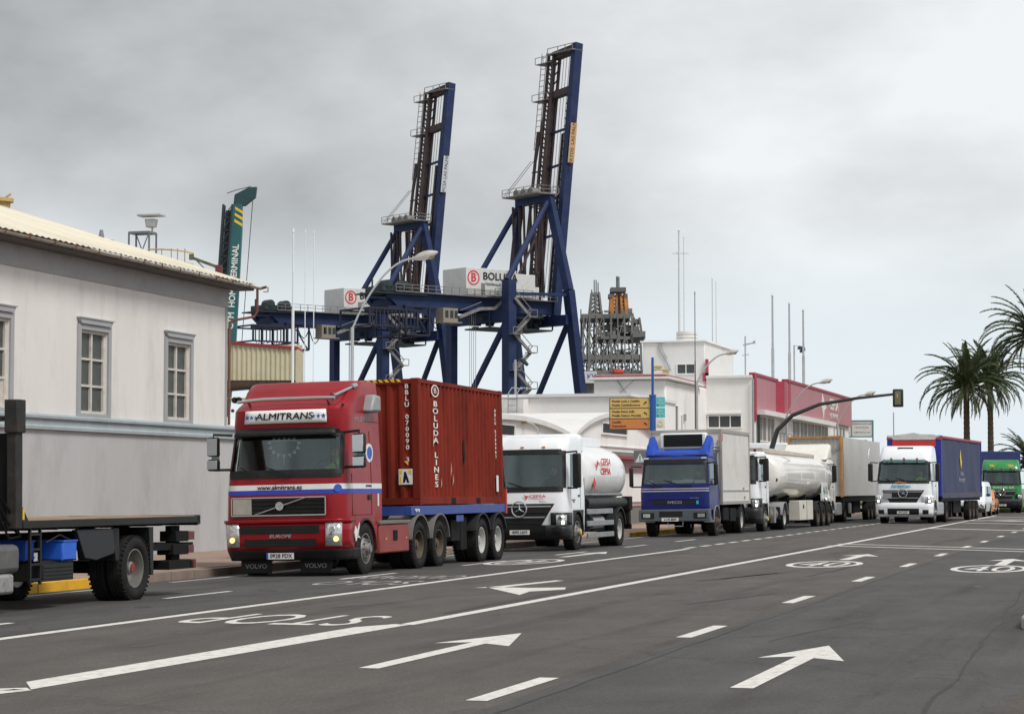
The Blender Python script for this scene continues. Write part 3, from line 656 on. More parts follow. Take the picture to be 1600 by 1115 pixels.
    text('lettering', 'B', 2.0, 'print_red', ho, (-4.7, 3.54, 36.4), ext=.01, bold=.04)
    text('lettering', 'BOLUDA', 1.75, 'print_blk', ho, (.9, 3.54, 36.75), ext=.01, bold=.02, sx=1.05)
    text('lettering', 'TERMINALES', .6, 'print_blk', ho, (-.6, 3.54, 35.45), ext=.01)
    h = MB(); h.bb(-3.1, -2.3, 3.54, 3.6, 33.7, 35.6); h.build('door', cgrey, ho)
    # walkways and rails along the girder
    g = MB(); g.bb(-20.5, 13, 3.4, 4.4, 33.25, 33.4)
    for z in (33.95, 34.5): g.beam((-20.5, 3.4, z), (13, 3.4, z), .09)
    x = -20.5
    while x < 13.2: g.beam((x, 3.4, 33.3), (x, 3.4, 34.5), .09); x += 1.6
    g.bb(-2, 6, 1.2, 3.4, 33.3, 33.45)
    for x in (-2, 0, 2, 4, 6): g.beam((x, 1.2, 33.4), (x, 1.2, 34.6), .1)
    g.beam((-2, 1.2, 34.6), (6, 1.2, 34.6), .1); g.beam((-2, 1.2, 34.0), (6, 1.2, 34.0), .1)
    g.build('walkway', cgrey, T)
    # zig-zag stairs on the landside leg
    g = MB(); z = 33; s_ = 0
    while z > 3:
        xa, xb = (.2, 3.5) if s_ % 2 == 0 else (3.5, .2)
        g.beam((xa, -1.3, z), (xb, -1.3, z - 3), .25, .5); g.beam((xa, -1.8, z + 1), (xb, -1.8, z - 2), .1); g.bb(xb - .9, xb + .9, -2, -1, z - 3.1, z - 2.95)
        for q in (-.9, .9): g.beam((xb + q, -2, z - 3), (xb + q, -2, z - 1.9), .1)
        g.beam((xb - .9, -2, z - 1.9), (xb + .9, -2, z - 1.9), .1)
        z -= 3; s_ += 1
    g.build('stairs', cgrey, T)
    g = MB(); g.beam((-8.4, 2.6, 29.6), (-4, 2.6, 31.2), .35, .5); g.beam((-4, 2.6, 31.2), (-1, 2.6, 31.4), .35, .5); g.beam((-1, 2.6, 31.4), (1.5, 1.5, 34), .3, .5); g.beam((-8.4, 2.3, 30.7), (-4, 2.3, 32.3), .1); g.build('access_stairs', cgrey, T)
    # operator cab, trolley and festoon
    g = MB(); g.bb(-12, -8, 2.2, 5, 28.55, 28.75); g.bb(-11.6, -8.6, 2.6, 4.8, 28.75, 31.0); co = g.build('operator_cab', mat('cab_beige', (.24, .21, .17), .6, var=.2), T, bevel=.05)
    g = MB()
    for x in (-11.2, -10.2, -9.3): g.bb(x, x + .6, 2.55, 2.62, 29.4, 30.6)
    g.build('window', 'glass_dk', co)
    g = MB()
    for (xa, xb, za, zb_) in ((-25.5, -16.2, 27.6, 30.4), (-18.5, -13.8, 26.4, 31)):
        for y in (3.5, 12):
            for a, c in (((xa, za), (xb, za)), ((xa, zb_), (xb, zb_)), ((xa, za), (xa, zb_)), ((xb, za), (xb, zb_))): g.beam((a[0], y, a[1]), (c[0], y, c[1]), .28)
        for x in (xa, xb):
            for z_ in (za, zb_): g.beam((x, 3.5, z_), (x, 12, z_), .28)
    for i in range(12): g.beam((-25 + i * .75, 3.5, 27.6), (-25 + i * .75, 3.5, 30.4), .16); 
    g.bb(-21.5, -16.5, 4, 11, 30.4, 31); g.beam((-16.2, 4, 30), (-13.8, 4, 26.6), .2)
    g.build('trolley', mat('trolley_navy', (.012, .016, .04), .7, var=.3), T)
    g = MB()
    for i in range(9): x = -25 + i * 1.05; g.tube([(x, 3.3, 27.6), (x + .2, 3.3, 26.3 + .5 * (i % 3)), (x + .7, 3.3, 27.5)], .09, 4)
    for x0, dep in ((-13.5, 3.4), (-10.6, 2.4), (-16, 2.5)):
        g.tube([(x0 + 3 * t_, 4.2, 31 - dep * math.sin(PI * t_)) for t_ in (0, .15, .3, .5, .7, .85, 1)], .1, 4)
    tag(g.build('festoon_cable', 'black', T), kind='stuff')
    g = MB()
    for x in (-21.5, -18.2):
        g.cyl((x, 4, 34.3), (x, 6, 34.3), .85, 14); g.bb(x - 1.2, x + 1.2, 4, 9, 33.3, 34.2)
    g.bb(-24, -14, 3.6, 10, 32.9, 33.1); g.beam((-25, 3.6, 33), (-25, 3.6, 35), .2)
    g.build('winch', darkst, T)
    # dark machinery slung under the girder centre
    g = MB(); rr = random.Random(5)
    for i in range(34):
        x = rr.uniform(-1, 12); z_ = rr.uniform(28.6, 30.9); g.box((x, rr.uniform(4, 11), z_), (rr.uniform(.5, 2), .8, rr.uniform(.3, 1.1)))
    g.bb(-1, 12.5, 4, 11, 28.2, 28.45); g.beam((-1, 4, 28.4), (-1, 4, 31), .2); g.beam((12.5, 4, 28.4), (12.5, 4, 31), .2); tag(g.build('hoist_machinery', darkst, T), kind='stuff')
    g = MB(); g.bb(-1.6, 1.6, -3.5, 19.5, .8, 2.2); g.bb(16.4, 19.6, -3.5, 19.5, .8, 2.2)
    for x in (0, 18):
        for y in (-2, 1, 15, 18):
            g.cyl((x - .4, y, .5), (x + .4, y, .5), .5, 12)
    g.build('bogie', cblue, T)
    return T
sts_crane((-102.3, 350.4, 0), 'blue container gantry crane on the right with an orange strip sign on its boom', mat('faded_orange_sign', (.50, .30, .14), .6), 'PUERTOS  LAS PALMAS', 'print_blk')
sts_crane((-135.1, 380.4, 0), 'blue container gantry crane farther left with a white strip sign on its boom', mat('faded_white_sign', (.50, .52, .54), .6), 'OPCSA LAS PALMAS', 'print_blk')
# ================================================================== PORT BUILDINGS
wall_w = mat('white_render', (.82, .80, .775), .85, var=.04, scale=.35, bump=.15, bscale=8, stretch=(1, 1, .5), dirt=(.58, .55, .51), damt=.5, dscale=.6)
wall_g = mat('light_grey_render', (.70, .69, .675), .85, var=.05, scale=.3, dirt=(.42, .4, .37), damt=.5, dscale=.5)
plinth = mat('grey_plinth', (.20, .19, .18), .9, var=.12, scale=1)
pinkp = mat('faded_red_panel', (.44, .19, .22), .6, var=.05, scale=.4, dirt=(.5, .28, .28), damt=.4)
redtr = mat('red_parapet_trim', (.36, .04, .07), .55, var=.1)
wdark = mat('dark_window_glass', (.05, .055, .06), .2, var=.3, scale=1.2)
wcurt = mat('curtained_window', (.20, .18, .17), .5, var=.4, scale=1.4, stretch=(1, 3, .2))
pipe = mat('grey_pipe', (.30, .31, .32), .6)
def win(parent, axis, at, a0, a1, z0, z1, n=2, pane=wdark, fr=None, name='window'):
    """framed window standing proud of a wall; axis 'x': wall faces +x at x=at, 'y': wall faces -y at y=at"""
    fr = fr or wall_w; t = .07; b = MB(); sg = 1 if axis == 'x' else -1
    def bx(u0, u1, v0, v1, d0, d1, bb):
        if axis == 'x': bb.bb(at + d0, at + d1, u0, u1, v0, v1)
        else: bb.bb(u0, u1, at - d1, at - d0, v0, v1)
    bx(a0 - t, a1 + t, z1, z1 + t, -.05, .07, b); bx(a0 - t, a1 + t, z0 - t, z0, -.05, .09, b); bx(a0 - t, a0, z0, z1, -.05, .07, b); bx(a1, a1 + t, z0, z1, -.05, .07, b)
    for i in range(1, n): u = a0 + (a1 - a0) * i / n; bx(u - .03, u + .03, z0, z1, -.05, .05, b)
    o = b.build(name, fr, parent, smooth=0)
    for i in range(n):
        c = MB(); bx(a0 + (a1 - a0) * i / n + (.031 if i else 0), a0 + (a1 - a0) * (i + 1) / n - (.031 if i < n - 1 else 0), z0, z1, -.03, .02, c); c.build('pane', pane, o, smooth=0)
    return o

# twin barrel-vaulted shed
T = thing('vaulted_shed', 'white shed with two barrel vaults and dark slot windows behind the white tanker', 'building')
def vault(y, c, hw, top, val): u = (y - c) / hw; return val + (top - val) * max(0, 1 - u * u) ** .8
poly = [(64, 0), (64, 3.45)]
for c, top in ((74.0, 4.02), (89.9, 4.62)):
    for i in range(21): y = c - 7.95 + 15.9 * i / 20; poly.append((y, vault(y, c, 7.95, top, 3.45)))
poly += [(99, 3.5), (99, 0)]
b = MB(); b.prism(poly, 'x', -32, -21.5); b.build('wall', wall_w, T, smooth=0)
for c, top in ((74.0, 4.02), (89.9, 4.62)):
    b = MB(); q = [(c - 7.95 + 15.9 * i / 20) for i in range(21)]
    b.prism([(y, vault(y, c, 7.95, top, 3.45) + .11) for y in q] + [(y, vault(y, c, 7.95, top, 3.45) - .06) for y in q[::-1]], 'x', -32.1, -21.3); b.build('roof', wall_g, T)
b = MB(); b.bb(-21.5, -21.44, 64, 99, 0, .82); b.build('plinth', plinth, T, smooth=0)
b = MB(); b.bb(-21.5, -21.43, 83.2, 98.5, 3.28, 3.32); b.bb(-21.5, -21.43, 64, 82, 3.18, 3.21); b.build('string_course', wall_g, T, smooth=0)
for (a, c, z0, z1) in ((70.6, 74.2, 3.42, 3.76), (87.0, 91.4, 3.84, 4.22)): win(T, 'x', -21.5, a, c, z0, z1, 1, mat('black_opening', (.008, .008, .009), .6))
b = MB(); b.bb(-21.5, -21.40, 87.2, 95.2, .82, 2.80); b.build('pink_panel', mat('pink_wall_panel', (.50, .30, .32), .7, var=.06), T, smooth=0)
b = MB(); b.bb(-21.5, -20.95, 86.6, 96.8, 2.80, 2.88); b.build('red_canopy', redtr, T)
b = MB(); b.bb(-21.5, -21.38, 88.0, 93.6, 2.92, 3.10); b.build('shutter_slot', plinth, T)
b = MB(); b.bb(-21.5, -21.36, 88.0, 98.9, 1.0, 2.2); b.build('lower_wall', wall_w, T, smooth=0)
b = MB(); b.cyl((-21.35, 96.2, 0), (-21.35, 96.2, 3.6), .05, 8); b.build('drainpipe', pipe, T)

# low block between crane leg and main building
T = thing('long_white_block', 'plain white flat-roofed block right of the crane leg, above the vaults', 'building')
b = MB(); b.bb(-34, -25, 107, 118, 0, 6.15); b.bb(-34, -30.2, 106.0, 106.99, 0, 6.1); b.build('wall', wall_w, T, smooth=0)
b = MB(); b.bb(-34.1, -24.9, 106.85, 118, 6.15, 6.3); b.build('parapet', wall_g, T, smooth=0)
b = MB(); b.prism([(-29.0 + .18 * math.cos(a), 5.15 + .18 * math.sin(a)) for a in [PI * k / 8 for k in range(9)]] + [(-29.18, 4.0), (-28.82, 4.0)], 'y', 106.9, 106.999); b.build('arched_slit', wall_g, T)
T = thing('roof_ladder', 'thin steel roof ladder with hoop at the left end of the plain white block', 'ladder', (-30.9, 105.7, 0))
b = MB()
for x in (0, .45): b.tube([(x, 0, 0), (x, 0, 6.3), (x + .1, .3, 6.6), (x + .5, .8, 6.55)], .03, 6)
b.beam((-.5, 0, 6.05), (1.6, 0, 6.05), .06)
for i in range(20): b.beam((0, 0, .3 + i * .3), (.45, 0, .3 + i * .3), .03)
b.build('ladder_rail', pipe, T)
T = thing('roof_machine', 'dark machinery with cables beside the crane leg above the red container', 'machinery', (-32.6, 104.5, 0))
b = MB(); b.cyl((0, -.3, 4.3), (0, .3, 4.3), .45, 16); b.cyl((0, -.35, 4.3), (0, -.3, 4.3), .25, 16); b.bb(-.9, .9, -.4, .4, 3.3, 3.95); b.bb(.3, .8, -.3, .3, 3.9, 4.6); b.build('drum', darkst, T)
b = MB(); b.bb(-1.2, 1.2, -.6, .6, 0, 3.3); b.build('plinth', steel, T)

# main two-storey block
T = thing('main_office', 'white two-storey office with flat overhanging roof behind the yellow direction signs', 'building')
b = MB(); b.bb(-31.3, -27, 124.8, 150, 0, 7.85); b.bb(-27, -24.9, 134.9, 137.4, 0, 3.2); b.build('wall', wall_w, T, bevel=.1)
b = MB(); b.bb(-31.5, -26.7, 124.5, 134.6, 7.85, 8.0); b.build('roof_slab', wall_g, T, bevel=.03)
b = MB(); b.bb(-31.3, -27.05, 124.9, 134, 8.0, 8.16); b.build('roof_trim', mat('dull_red_trim', (.30, .10, .10), .7), T); b = MB(); b.bb(-31.2, -27.15, 125.0, 133.9, 8.16, 8.19); b.build('flat_roof', wall_g, T)
win(T, 'x', -27, 126.2, 127.9, 4.3, 6.4, 2, wcurt); win(T, 'x', -27, 127.5 + 1.3, 129.1, 3.2, 5.9, 1, mat('black_opening', (.008, .008, .009), .6))
win(T, 'x', -27, 130.3, 131.1, 3.9, 4.7, 1, wcurt); win(T, 'x', -27, 132.3, 133.2, 3.7, 4.6, 1, wdark)
b = MB(); b.tube([(-30.0, 124.7, 8.0), (-29.4, 124.7, 7.2), (-29.0, 124.7, 5.8), (-28.95, 124.7, 3.4)], .04, 6); b.tube([(-30.9, 124.75, 6.1), (-28.8, 124.75, 7.9)], .015, 5); b.build('cable', pipe, T)
b = MB(); b.bb(-27.0, -26.86, 129.7, 129.95, 5.6, 6.0); b.build('wall_lamp', pipe, T)
T = thing('side_office', 'white office front with a wide three-pane window above the blue lorry box', 'building')
b = MB(); b.bb(-27, -24.05, 136.8, 150, 0, 8.45); b.build('wall', wall_w, T, smooth=0)
b = MB(); b.bb(-27, -24.07, 136.6, 150, 8.45, 8.64); b.build('parapet', wall_g, T, bevel=.03)
win(T, 'y', 136.8, -26.85, -24.8, 5.4, 6.1, 3, wdark)
b = MB(); b.bb(-26.9, -24.75, 136.6, 136.8, 6.2, 6.3); b.build('window_hood', wall_g, T)
b = MB(); b.bb(-27.6, -27.25, 136.2, 136.8, 4.2, 6.9); b.build('dark_fin', mat('black_opening', (.008, .008, .009), .6), T)
b = MB(); b.cyl((-24.0, 136.6, 0), (-24.0, 136.6, 8.4), .07, 8); b.build('drainpipe', pipe, T)

# red-topped building along the street
T = thing('red_parapet_office', 'long office with faded red parapet band and white lettering above parked lorries', 'building')
b = MB(); b.bb(-24.045, -24, 137, 147.5, 0, 6.5); b.bb(-24.045, -23.6, 147.502, 150.2, 0, 6.5); b.bb(-36, -23.6, 150.202, 178.5, 0, 6.5); b.build('wall', wall_w, T, smooth=0)
b = MB(); b.bb(-24.045, -24, 137, 146, 6.5, 8.65); b.bb(-24.045, -23.35, 146.002, 150.3, 6.5, 8.65); b.bb(-36, -23.35, 150.302, 178.6, 6.5, 8.65); b.build('parapet_band', pinkp, T, smooth=0)
b = MB(); b.bb(-24.3, -23.93, 136.9, 146, 8.65, 8.82); b.build('parapet_trim', redtr, T, smooth=0)
b = MB(); b.bb(-23.72, -23.28, 146.002, 178.7, 8.65, 8.82); b.build('parapet_trim', redtr, T, smooth=0)
b = MB(); b.prism([(-24.3, 137.4), (-24.3, 145.9), (-23.72, 146.9), (-23.72, 178.1), (-36, 178.1), (-36, 150.4), (-26.9, 150.4), (-26.9, 137.4)], 'z', 8.651, 8.70); b.build('flat_roof', wall_g, T, smooth=0)
b = MB(); b.bb(-24.02, -23.9, 136.9, 137.5, 5.8, 8.65); b.build('corner_trim', redtr, T, smooth=0)
b = MB(); b.prism([(-24.02, 145.3), (-23.33, 146.3), (-23.33, 147.4), (-24.02, 147.4)], 'z', 6.5, 8.66); b.build('corner_trim', redtr, T, smooth=0)
b = MB(); b.prism([(-24.05, 137.6), (-23.4, 137.6), (-23.4, 145.5), (-22.9, 147), (-22.9, 166.5), (-24.05, 166.5)], 'z', 6.2, 6.5); b.build('canopy', wall_g, T, smooth=0)
for y in (138.5, 141.5): win(T, 'x', -24, y, y + 2.8, 4.6, 6.1, 2, wcurt)
for i in range(5): win(T, 'x', -23.6, 149.4 + i * 3.4, 152.6 + i * 3.4, 4.9, 6.15, 2, wcurt)
for y in (169.4, 172.6, 174.4): win(T, 'x', -23.6, y, y + (.7 if y < 170 else 1.5), 4.8, 6.3, 1, wcurt)
b = MB()
for i in range(6): b.beam((-22.9, 137 + i * 1.6, 3.9), (-22.9, 137 + i * 1.6, 5.1), .05)
for z in (4.4, 5.1): b.beam((-22.9, 137, z), (-22.9, 145, z), .05)
b.build('railing', steel, T)
b = MB(); b.cyl((-23.85, 137.7, 3.8), (-23.85, 137.7, 6.3), .1, 8); b.build('drainpipe', darkst, T)
text('lettering', 'CEPSA', 1.15, 'print_wht', T, (-23.33, 168.2, 7.85), face='right', ext=.01, bold=.03, sx=1.5)
text('lettering', 'LAS PALMAS', .6, 'print_wht', T, (-23.33, 168.2, 7.0), face='right', ext=.01, sx=1.4)
b = MB(); b.prism([(162.2, 8.5), (163.0, 7.9), (164.2, 7.6), (163.0, 7.3), (162.6, 6.6), (161.8, 7.5)], 'x', -23.36, -23.31); b.build('emblem', 'print_wht', T)

# penthouse with tank
T = thing('rear_tower_block', 'tall pale rooftop block with small double window and round tank', 'building')
b = MB(); b.bb(-35.8, -31.2, 157.5, 169, 0, 12.2); b.build('wall', wall_g, T, bevel=.05)
b = MB(); b.bb(-35.95, -31.05, 157.35, 169.1, 12.2, 12.32); b.build('roof_slab', wall_w, T)
win(T, 'y', 157.5, -33.2, -31.95, 9.9, 10.55, 2, wdark)
b = MB()
for z in (12.35, 12.6, 12.85): b.cyl((-32.9, 159.5, z), (-32.9, 159.5, z + .2), .8, 24)
b.cyl((-32.9, 159.5, 12.3), (-32.9, 159.5, 13.0), .72, 24); b.build('water_tank', wall_g, T)
b = MB(); b.tube([(-34.6, 157.4, 12.3), (-34.5, 157.4, 11.6), (-34.1, 157.4, 11), (-33.7, 157.4, 10.1)], .05, 6); b.tube([(-34.4, 157.4, 12.3), (-34.3, 157.4, 11.6), (-33.95, 157.4, 11)], .03, 6); b.build('cable', pipe, T)
b = MB(); b.bb(-31.1, -30.9, 157.2, 157.5, 9.0, 10.9); b.bb(-31.3, -30.9, 157.2, 157.4, 9.3, 9.9); b.build('red_box', redtr, T)

# street information board behind the lorries
T = thing('information_board', 'teal framed white information board on posts beyond the parked lorries', 'sign', (-23.4, 180.6, 0), R(8))
tealf = mat('teal_board_frame', (.10, .22, .24), .5)
b = MB(); b.bb(-1.4, 1.5, -.05, .05, 7.0, 7.1); b.bb(-1.4, 1.5, -.05, .05, 5.7, 5.8); b.bb(1.42, 1.54, -.06, .06, 0, 7.1); b.bb(-1.45, -1.35, -.06, .06, 0, 7.1); b.bb(-.25, -.2, -.07, .05, 5.8, 7.0); b.build('frame', tealf, T)
b = MB(); b.bb(-1.35, 1.42, -.03, .03, 5.8, 7.0); b.build('panel', wall_g, T)
b = MB(); b.bb(-.6, 1.0, -.03, .03, 5.2, 5.5); b.build('lower_panel', tealf, T)
for z, t_ in ((6.8, 'AUTORIDAD PORTUARIA'), (6.5, 'DE LAS PALMAS'), (6.1, 'PUERTO DE LA LUZ')):
    text('lettering', t_, .15, 'print_blk', T, (.6, -.035, z)); text('lettering', t_[:9], .15, 'print_blk', T, (-.8, -.035, z - .05))

# ================================================================== MASTS, LAMPS, SIGNS
polem = mat('galvanised_pole', (.42, .43, .44), .5, metal=.3, var=.1)
polew = mat('white_pole', (.68, .69, .70), .5, var=.05)
lampm = mat('lamp_head_grey', (.48, .46, .42), .5, var=.15, dirt=(.25, .2, .15), damt=.4)
lens_m = mat('amber_lamp_bowl', (.30, .20, .12), .35)
def mast(x, y, z0, z1, r, label, m=polem, cap=True, thick=None):
    T = thing('radio_mast', label, 'mast', (x, y, 0), group='thin masts against the sky')
    b = MB(); zt = thick if thick else z0 + (z1 - z0) * .5
    b.cyl((0, 0, z0), (0, 0, zt), r * 1.35, 8); b.build('lower_pole', m, T)
    b = MB(); b.cyl((0, 0, zt), (0, 0, z1), r, 8, r2=r * .8); b.build('upper_pole', m, T)
    if cap: b = MB(); b.cyl((0, 0, z1 - .05), (0, 0, z1 + .12), r * 1.4, 8, r2=.01); b.build('finial', m, T)
    return T
mast(-33.7, 83.9, 0, 12.1, .045, 'thick white flagpole rising in front of the conveyor gallery end', polew, thick=8.9)
mast(-33.25, 84.1, 0, 12.1, .022, 'first thin white pole just right of the thick flagpole', polew)
mast(-32.95, 84.3, 0, 12.05, .022, 'second thin white pole, farther right of the thick flagpole', polew)
mast(-41.2, 196.3, 0, 25.0, .11, 'tallest pale mast with a small crossbar above the tower block', polew)
mast(-40.8, 196.5, 0, 24.4, .05, 'thin wire mast directly beside the tallest pale mast', polew)
mast(-25.5, 125.9, 5, 12.9, .028, 'short dark mast rising from the office roof edge', mat('dark_pole', (.07, .075, .08), .5))
mast(-38.3, 197.1, 0, 20.6, .06, 'pale mast behind the tower block, left of the pair', polew)
mast(-38.0, 197.3, 0, 20.3, .04, 'very thin mast right of the pale one behind the tower block', polew)
mast(-27.3, 164.0, 8, 16.0, .085, 'tallest of three grey poles on the red parapet office roof')
mast(-26.1, 164.4, 8, 15.4, .08, 'middle of three grey poles on the red parapet office roof')
mast(-25.1, 164.7, 8, 14.9, .08, 'rightmost of three grey poles on the red parapet office roof')
mast(-19.2, 171.4, 0, 7.4, .05, 'thin grey post under the hanging traffic light, beyond the lorries', cap=False)
b = MB(); b.beam((-41.8, 196.3, 22.9), (-40.4, 196.7, 22.9), .08); tag(b.build('mast_crossbar', polew), 'small crossbar fixed near the top of the tallest mast', 'crossbar')
T = thing('roof_antenna', 'small aerial with side arm on the white office roof', 'antenna', (-26.6, 148.5, 0))
b = MB(); b.cyl((0, 0, 8), (0, 0, 11.9), .05, 8); b.tube([(0, 0, 8.9), (.5, 0, 8.4)], .03, 5); b.build('pole', polem, T)
b = MB(); b.beam((-.15, 0, 11.3), (.65, 0, 11.45), .09); b.beam((-.2, 0, 10.6), (.25, 0, 10.65), .06); b.box((.62, 0, 11.48), (.14, .14, .2)); b.build('arm', polem, T)
T = thing('roof_floodlight', 'dark floodlight on a bent pole between the three grey roof poles', 'floodlight', (-27.3, 174.3, 0))
b = MB(); b.tube([(0, 0, 8), (0, 0, 12.9), (.35, 0, 12.8)], .06, 8); b.build('pole', polem, T)
b = MB(); b.box((.6, 0, 12.65), (.65, .4, .3), ry=.25, taper=.7); b.box((.6, 0, 12.4), (.3, .3, .2)); b.build('lamp_head', mat('navy_housing', (.03, .03, .07), .5), T, bevel=.03)

def street_lamp(px, py, hx, hy, h, label, arm0, r=.075, hd=1.0):
    T = thing('street_lamp', label, 'street lamp', (px, py, 0), group='curved-arm street lamps along the port road')
    dx, dy = hx - px, hy - py
    b = MB(); b.cyl((0, 0, 0), (0, 0, arm0 * .62), r * 1.35, 12); b.cyl((0, 0, arm0 * .62), (0, 0, arm0), r, 12); b.cyl((0, 0, 0), (0, 0, .25), r * 2.2, 12); b.build('pole', polem, T)
    pts = [(dx * t_, dy * t_, arm0 + (h - arm0) * (1 - (1 - t_) ** 2.0)) for t_ in [k / 10 for k in range(11)]]; pts[0] = (0, 0, arm0 - .05)
    b = MB(); b.tube(pts, r * .6, 8); b.build('arm', polem, T)
    v = Vector((dx, dy, 0)).normalized(); e0 = Vector(pts[-1]); sl_ = Vector((v.x, v.y, .28)).normalized(); rr = [.03, .09, .15, .17, .16, .11, .03]
    b = MB(); b.tube([e0 + sl_ * hd * (q / 6 - .12) for q in range(7)], .1, 10, rs=[x * hd for x in rr]); b.build('lamp_head', lampm, T)
    b = MB(); b.tube([e0 + sl_ * hd * (.45 + q * .1) - Vector((0, 0, .08 * hd)) for q in range(4)], .1, 10, rs=[.05 * hd, .12 * hd, .12 * hd, .05 * hd]); b.build('bowl', lens_m, T)
    return T
street_lamp(-26.85, 72.4, -24.75, 73.0, 9.62, 'nearest curved-arm street lamp behind the red lorry, head in front of left crane', 7.2, .062, .95)
street_lamp(-26.2, 129.8, -24.5, 130.3, 9.6, 'second street lamp, in front of the white offices beside the direction signs', 7.9, .08, .9)
street_lamp(-22.8, 142.3, -20.7, 142.9, 8.4, 'third street lamp, in front of the faded red parapet', 6.3, .075, .95)
street_lamp(-22.8, 166.2, -20.8, 166.9, 8.6, 'fourth street lamp, farthest, at the far end of the red building', 6.4, .075, .95)
T = thing('quay_lamp', 'thin pale quay lamp pole standing in front of the crane stairs', 'lamp post', (-38.3, 132.6, 0))
b = MB(); b.cyl((0, 0, 0), (0, 0, 9.6), .08, 10); b.build('pole', polem, T)
b = MB(); b.tube([(0, 0, 9.5), (.3, 0, 9.6)], .04, 6); b.tube([(.25, 0, 9.62), (.5, .0, 9.55), (.8, 0, 9.25)], .1, 10, rs=[.05, .16, .1]); b.build('lamp_head', darkst, T)
T = thing('wall_lamp', 'old tube lamp on a bent cream bracket above the white tanker', 'lamp', (-20.9, 75.3, 0))
b = MB(); b.tube([(0, 0, 2.2), (0, 0, 3.5), (-.06, 0, 3.72), (-.22, 0, 3.86), (-.45, 0, 3.92)], .028, 8); b.beam((-.6, -.05, 2.2), (0, -.05, 2.2), .05); b.build('bracket', lampm, T)
b = MB(); b.beam((-.42, 0, 3.88), (-1.06, 0, 4.12), .16, .07); b.build('lamp_shade', mat('cream_lamp_shade', (.42, .32, .18), .6), T)

# direction sign post
T = thing('direction_sign_post', 'blue post with yellow and orange direction panels behind the white tanker', 'direction sign', (-17.9, 80.4, .0))
bp_ = mat('sign_post_blue', (.015, .08, .30), .4, var=.08)
b = MB(); b.cyl((0, 0, 0), (0, 0, 5.0), .12, 16); b.cyl((0, 0, 5.0), (0, 0, 5.06), .14, 16); b.cyl((0, 0, 5.06), (0, 0, 6.45), .05, 12); b.build('post', bp_, T)
ylw = mat('sign_yellow', (.66, .45, .13), .5, var=.04, dirt=(.45, .32, .12), damt=.4); org = mat('sign_orange', (.62, .22, .06), .5, var=.05); cyn = mat('sign_cyan', (.10, .48, .52), .5, var=.05); wht = mat('sign_white', (.72, .73, .72), .5)
rows = [(4.58, ylw, 'Muelle León y Castillo\nMuelle Cambulloneros', 1), (4.19, ylw, 'Muelle Reina Sofía\nMuelle Nelson Mandela', 2), (3.80, org, 'Castillo\nDepositaria', 2)]
for z, m_2, tx, ar in rows:
    b = MB(); b.bb(-1.62, -.13, -.05, .02, z, z + .35); po = b.build('sign_panel', m_2, T, bevel=.008)
    text('lettering', tx, .118, 'print_blk', po, (-1.55, -.054, z + .175), align='LEFT', line=1.25, bold=.002)
    b = MB()
    ap = [(-.07, .02), (-.02, .08), (-.02, .045), (.02, .045), (.07, -.02), (.07, -.07), (.035, -.07), (.03, -.03), (.0, .0), (-.02, .0), (-.02, -.035)]
    s_ = -1 if ar == 1 else 1; b.prism([(-.27 + x * s_ * .9, z + .175 + y * .9) for x, y in ap], 'y', -.056, -.0505); b.build('arrow', 'print_blk', po)
b = MB(); b.bb(-1.66, -.1, -.02, .04, 3.76, 3.80); b.bb(-1.66, -.1, -.02, .04, 4.93, 4.97); b.bb(-1.66, -.1, -.02, .04, 4.15, 4.19); b.bb(-1.66, -.1, -.02, .04, 4.54, 4.58); b.bb(-1.66, -1.62, -.02, .04, 3.8, 4.93); b.build('panel_frame', steel, T)
for z, m_2 in ((4.60, cyn), (4.20, cyn), (3.80, wht)):
    b = MB(); b.bb(.12, .47, -.04, .02, z, z + .37); po = b.build('side_panel', m_2, T, bevel=.006)
    if m_2 is cyn: text('lettering', 'Sur\nNorte', .10, 'print_wht', po, (.32, -.044, z + .2), line=1.1); b = MB(); b.prism([(.16, z + .05), (.22, z + .05), (.22, z + .12)], 'y', -.046, -.041); b.build('arrow', 'print_blk', po)
    else:
        b = MB(); b.tube([(.22, -.045, z + .18), (.2, -.045, z + .12), (.3, -.045, z + .09), (.4, -.045, z + .14)], .02, 6); b.tube([(.24, -.045, z + .28), (.32, -.045, z + .26), (.38, -.045, z + .2)], .012, 6); b.build('pictogram', 'print_yel', po)
b = MB(); b.tube([(-.0, 0, 5.95), (.2, 0, 6.0), (.5, 0, 5.95), (.62, 0, 5.85)], .02, 6); b.box((.2, 0, 6.08), (.3, .1, .1)); b.box((.5, 0, 5.93), (.22, .1, .12)); b.build('flag_arm', mat('ochre_metal', (.5, .36, .1), .6), T)
T = thing('warning_sign', 'white warning triangle on a grey plate beside the blue sign post', 'warning sign', (-18.3, 80.2, 0))
b = MB(); b.cyl((.3, .05, 0), (.3, .05, 3.0), .03, 8); b.build('post', polem, T)
b = MB(); b.bb(-.28, .2, -.02, .02, 2.45, 2.98); b.build('plate', steel, T)
b = MB(); b.prism([(-.22, 2.55), (.14, 2.55), (-.04, 2.88)], 'y', -.03, -.021); b.build('triangle', wht, T)
b = MB(); b.bb(-.055, -.025, -.036, -.031, 2.64, 2.8); b.bb(-.055, -.025, -.036, -.031, 2.58, 2.61); b.build('exclamation_mark', 'print_blk', T)

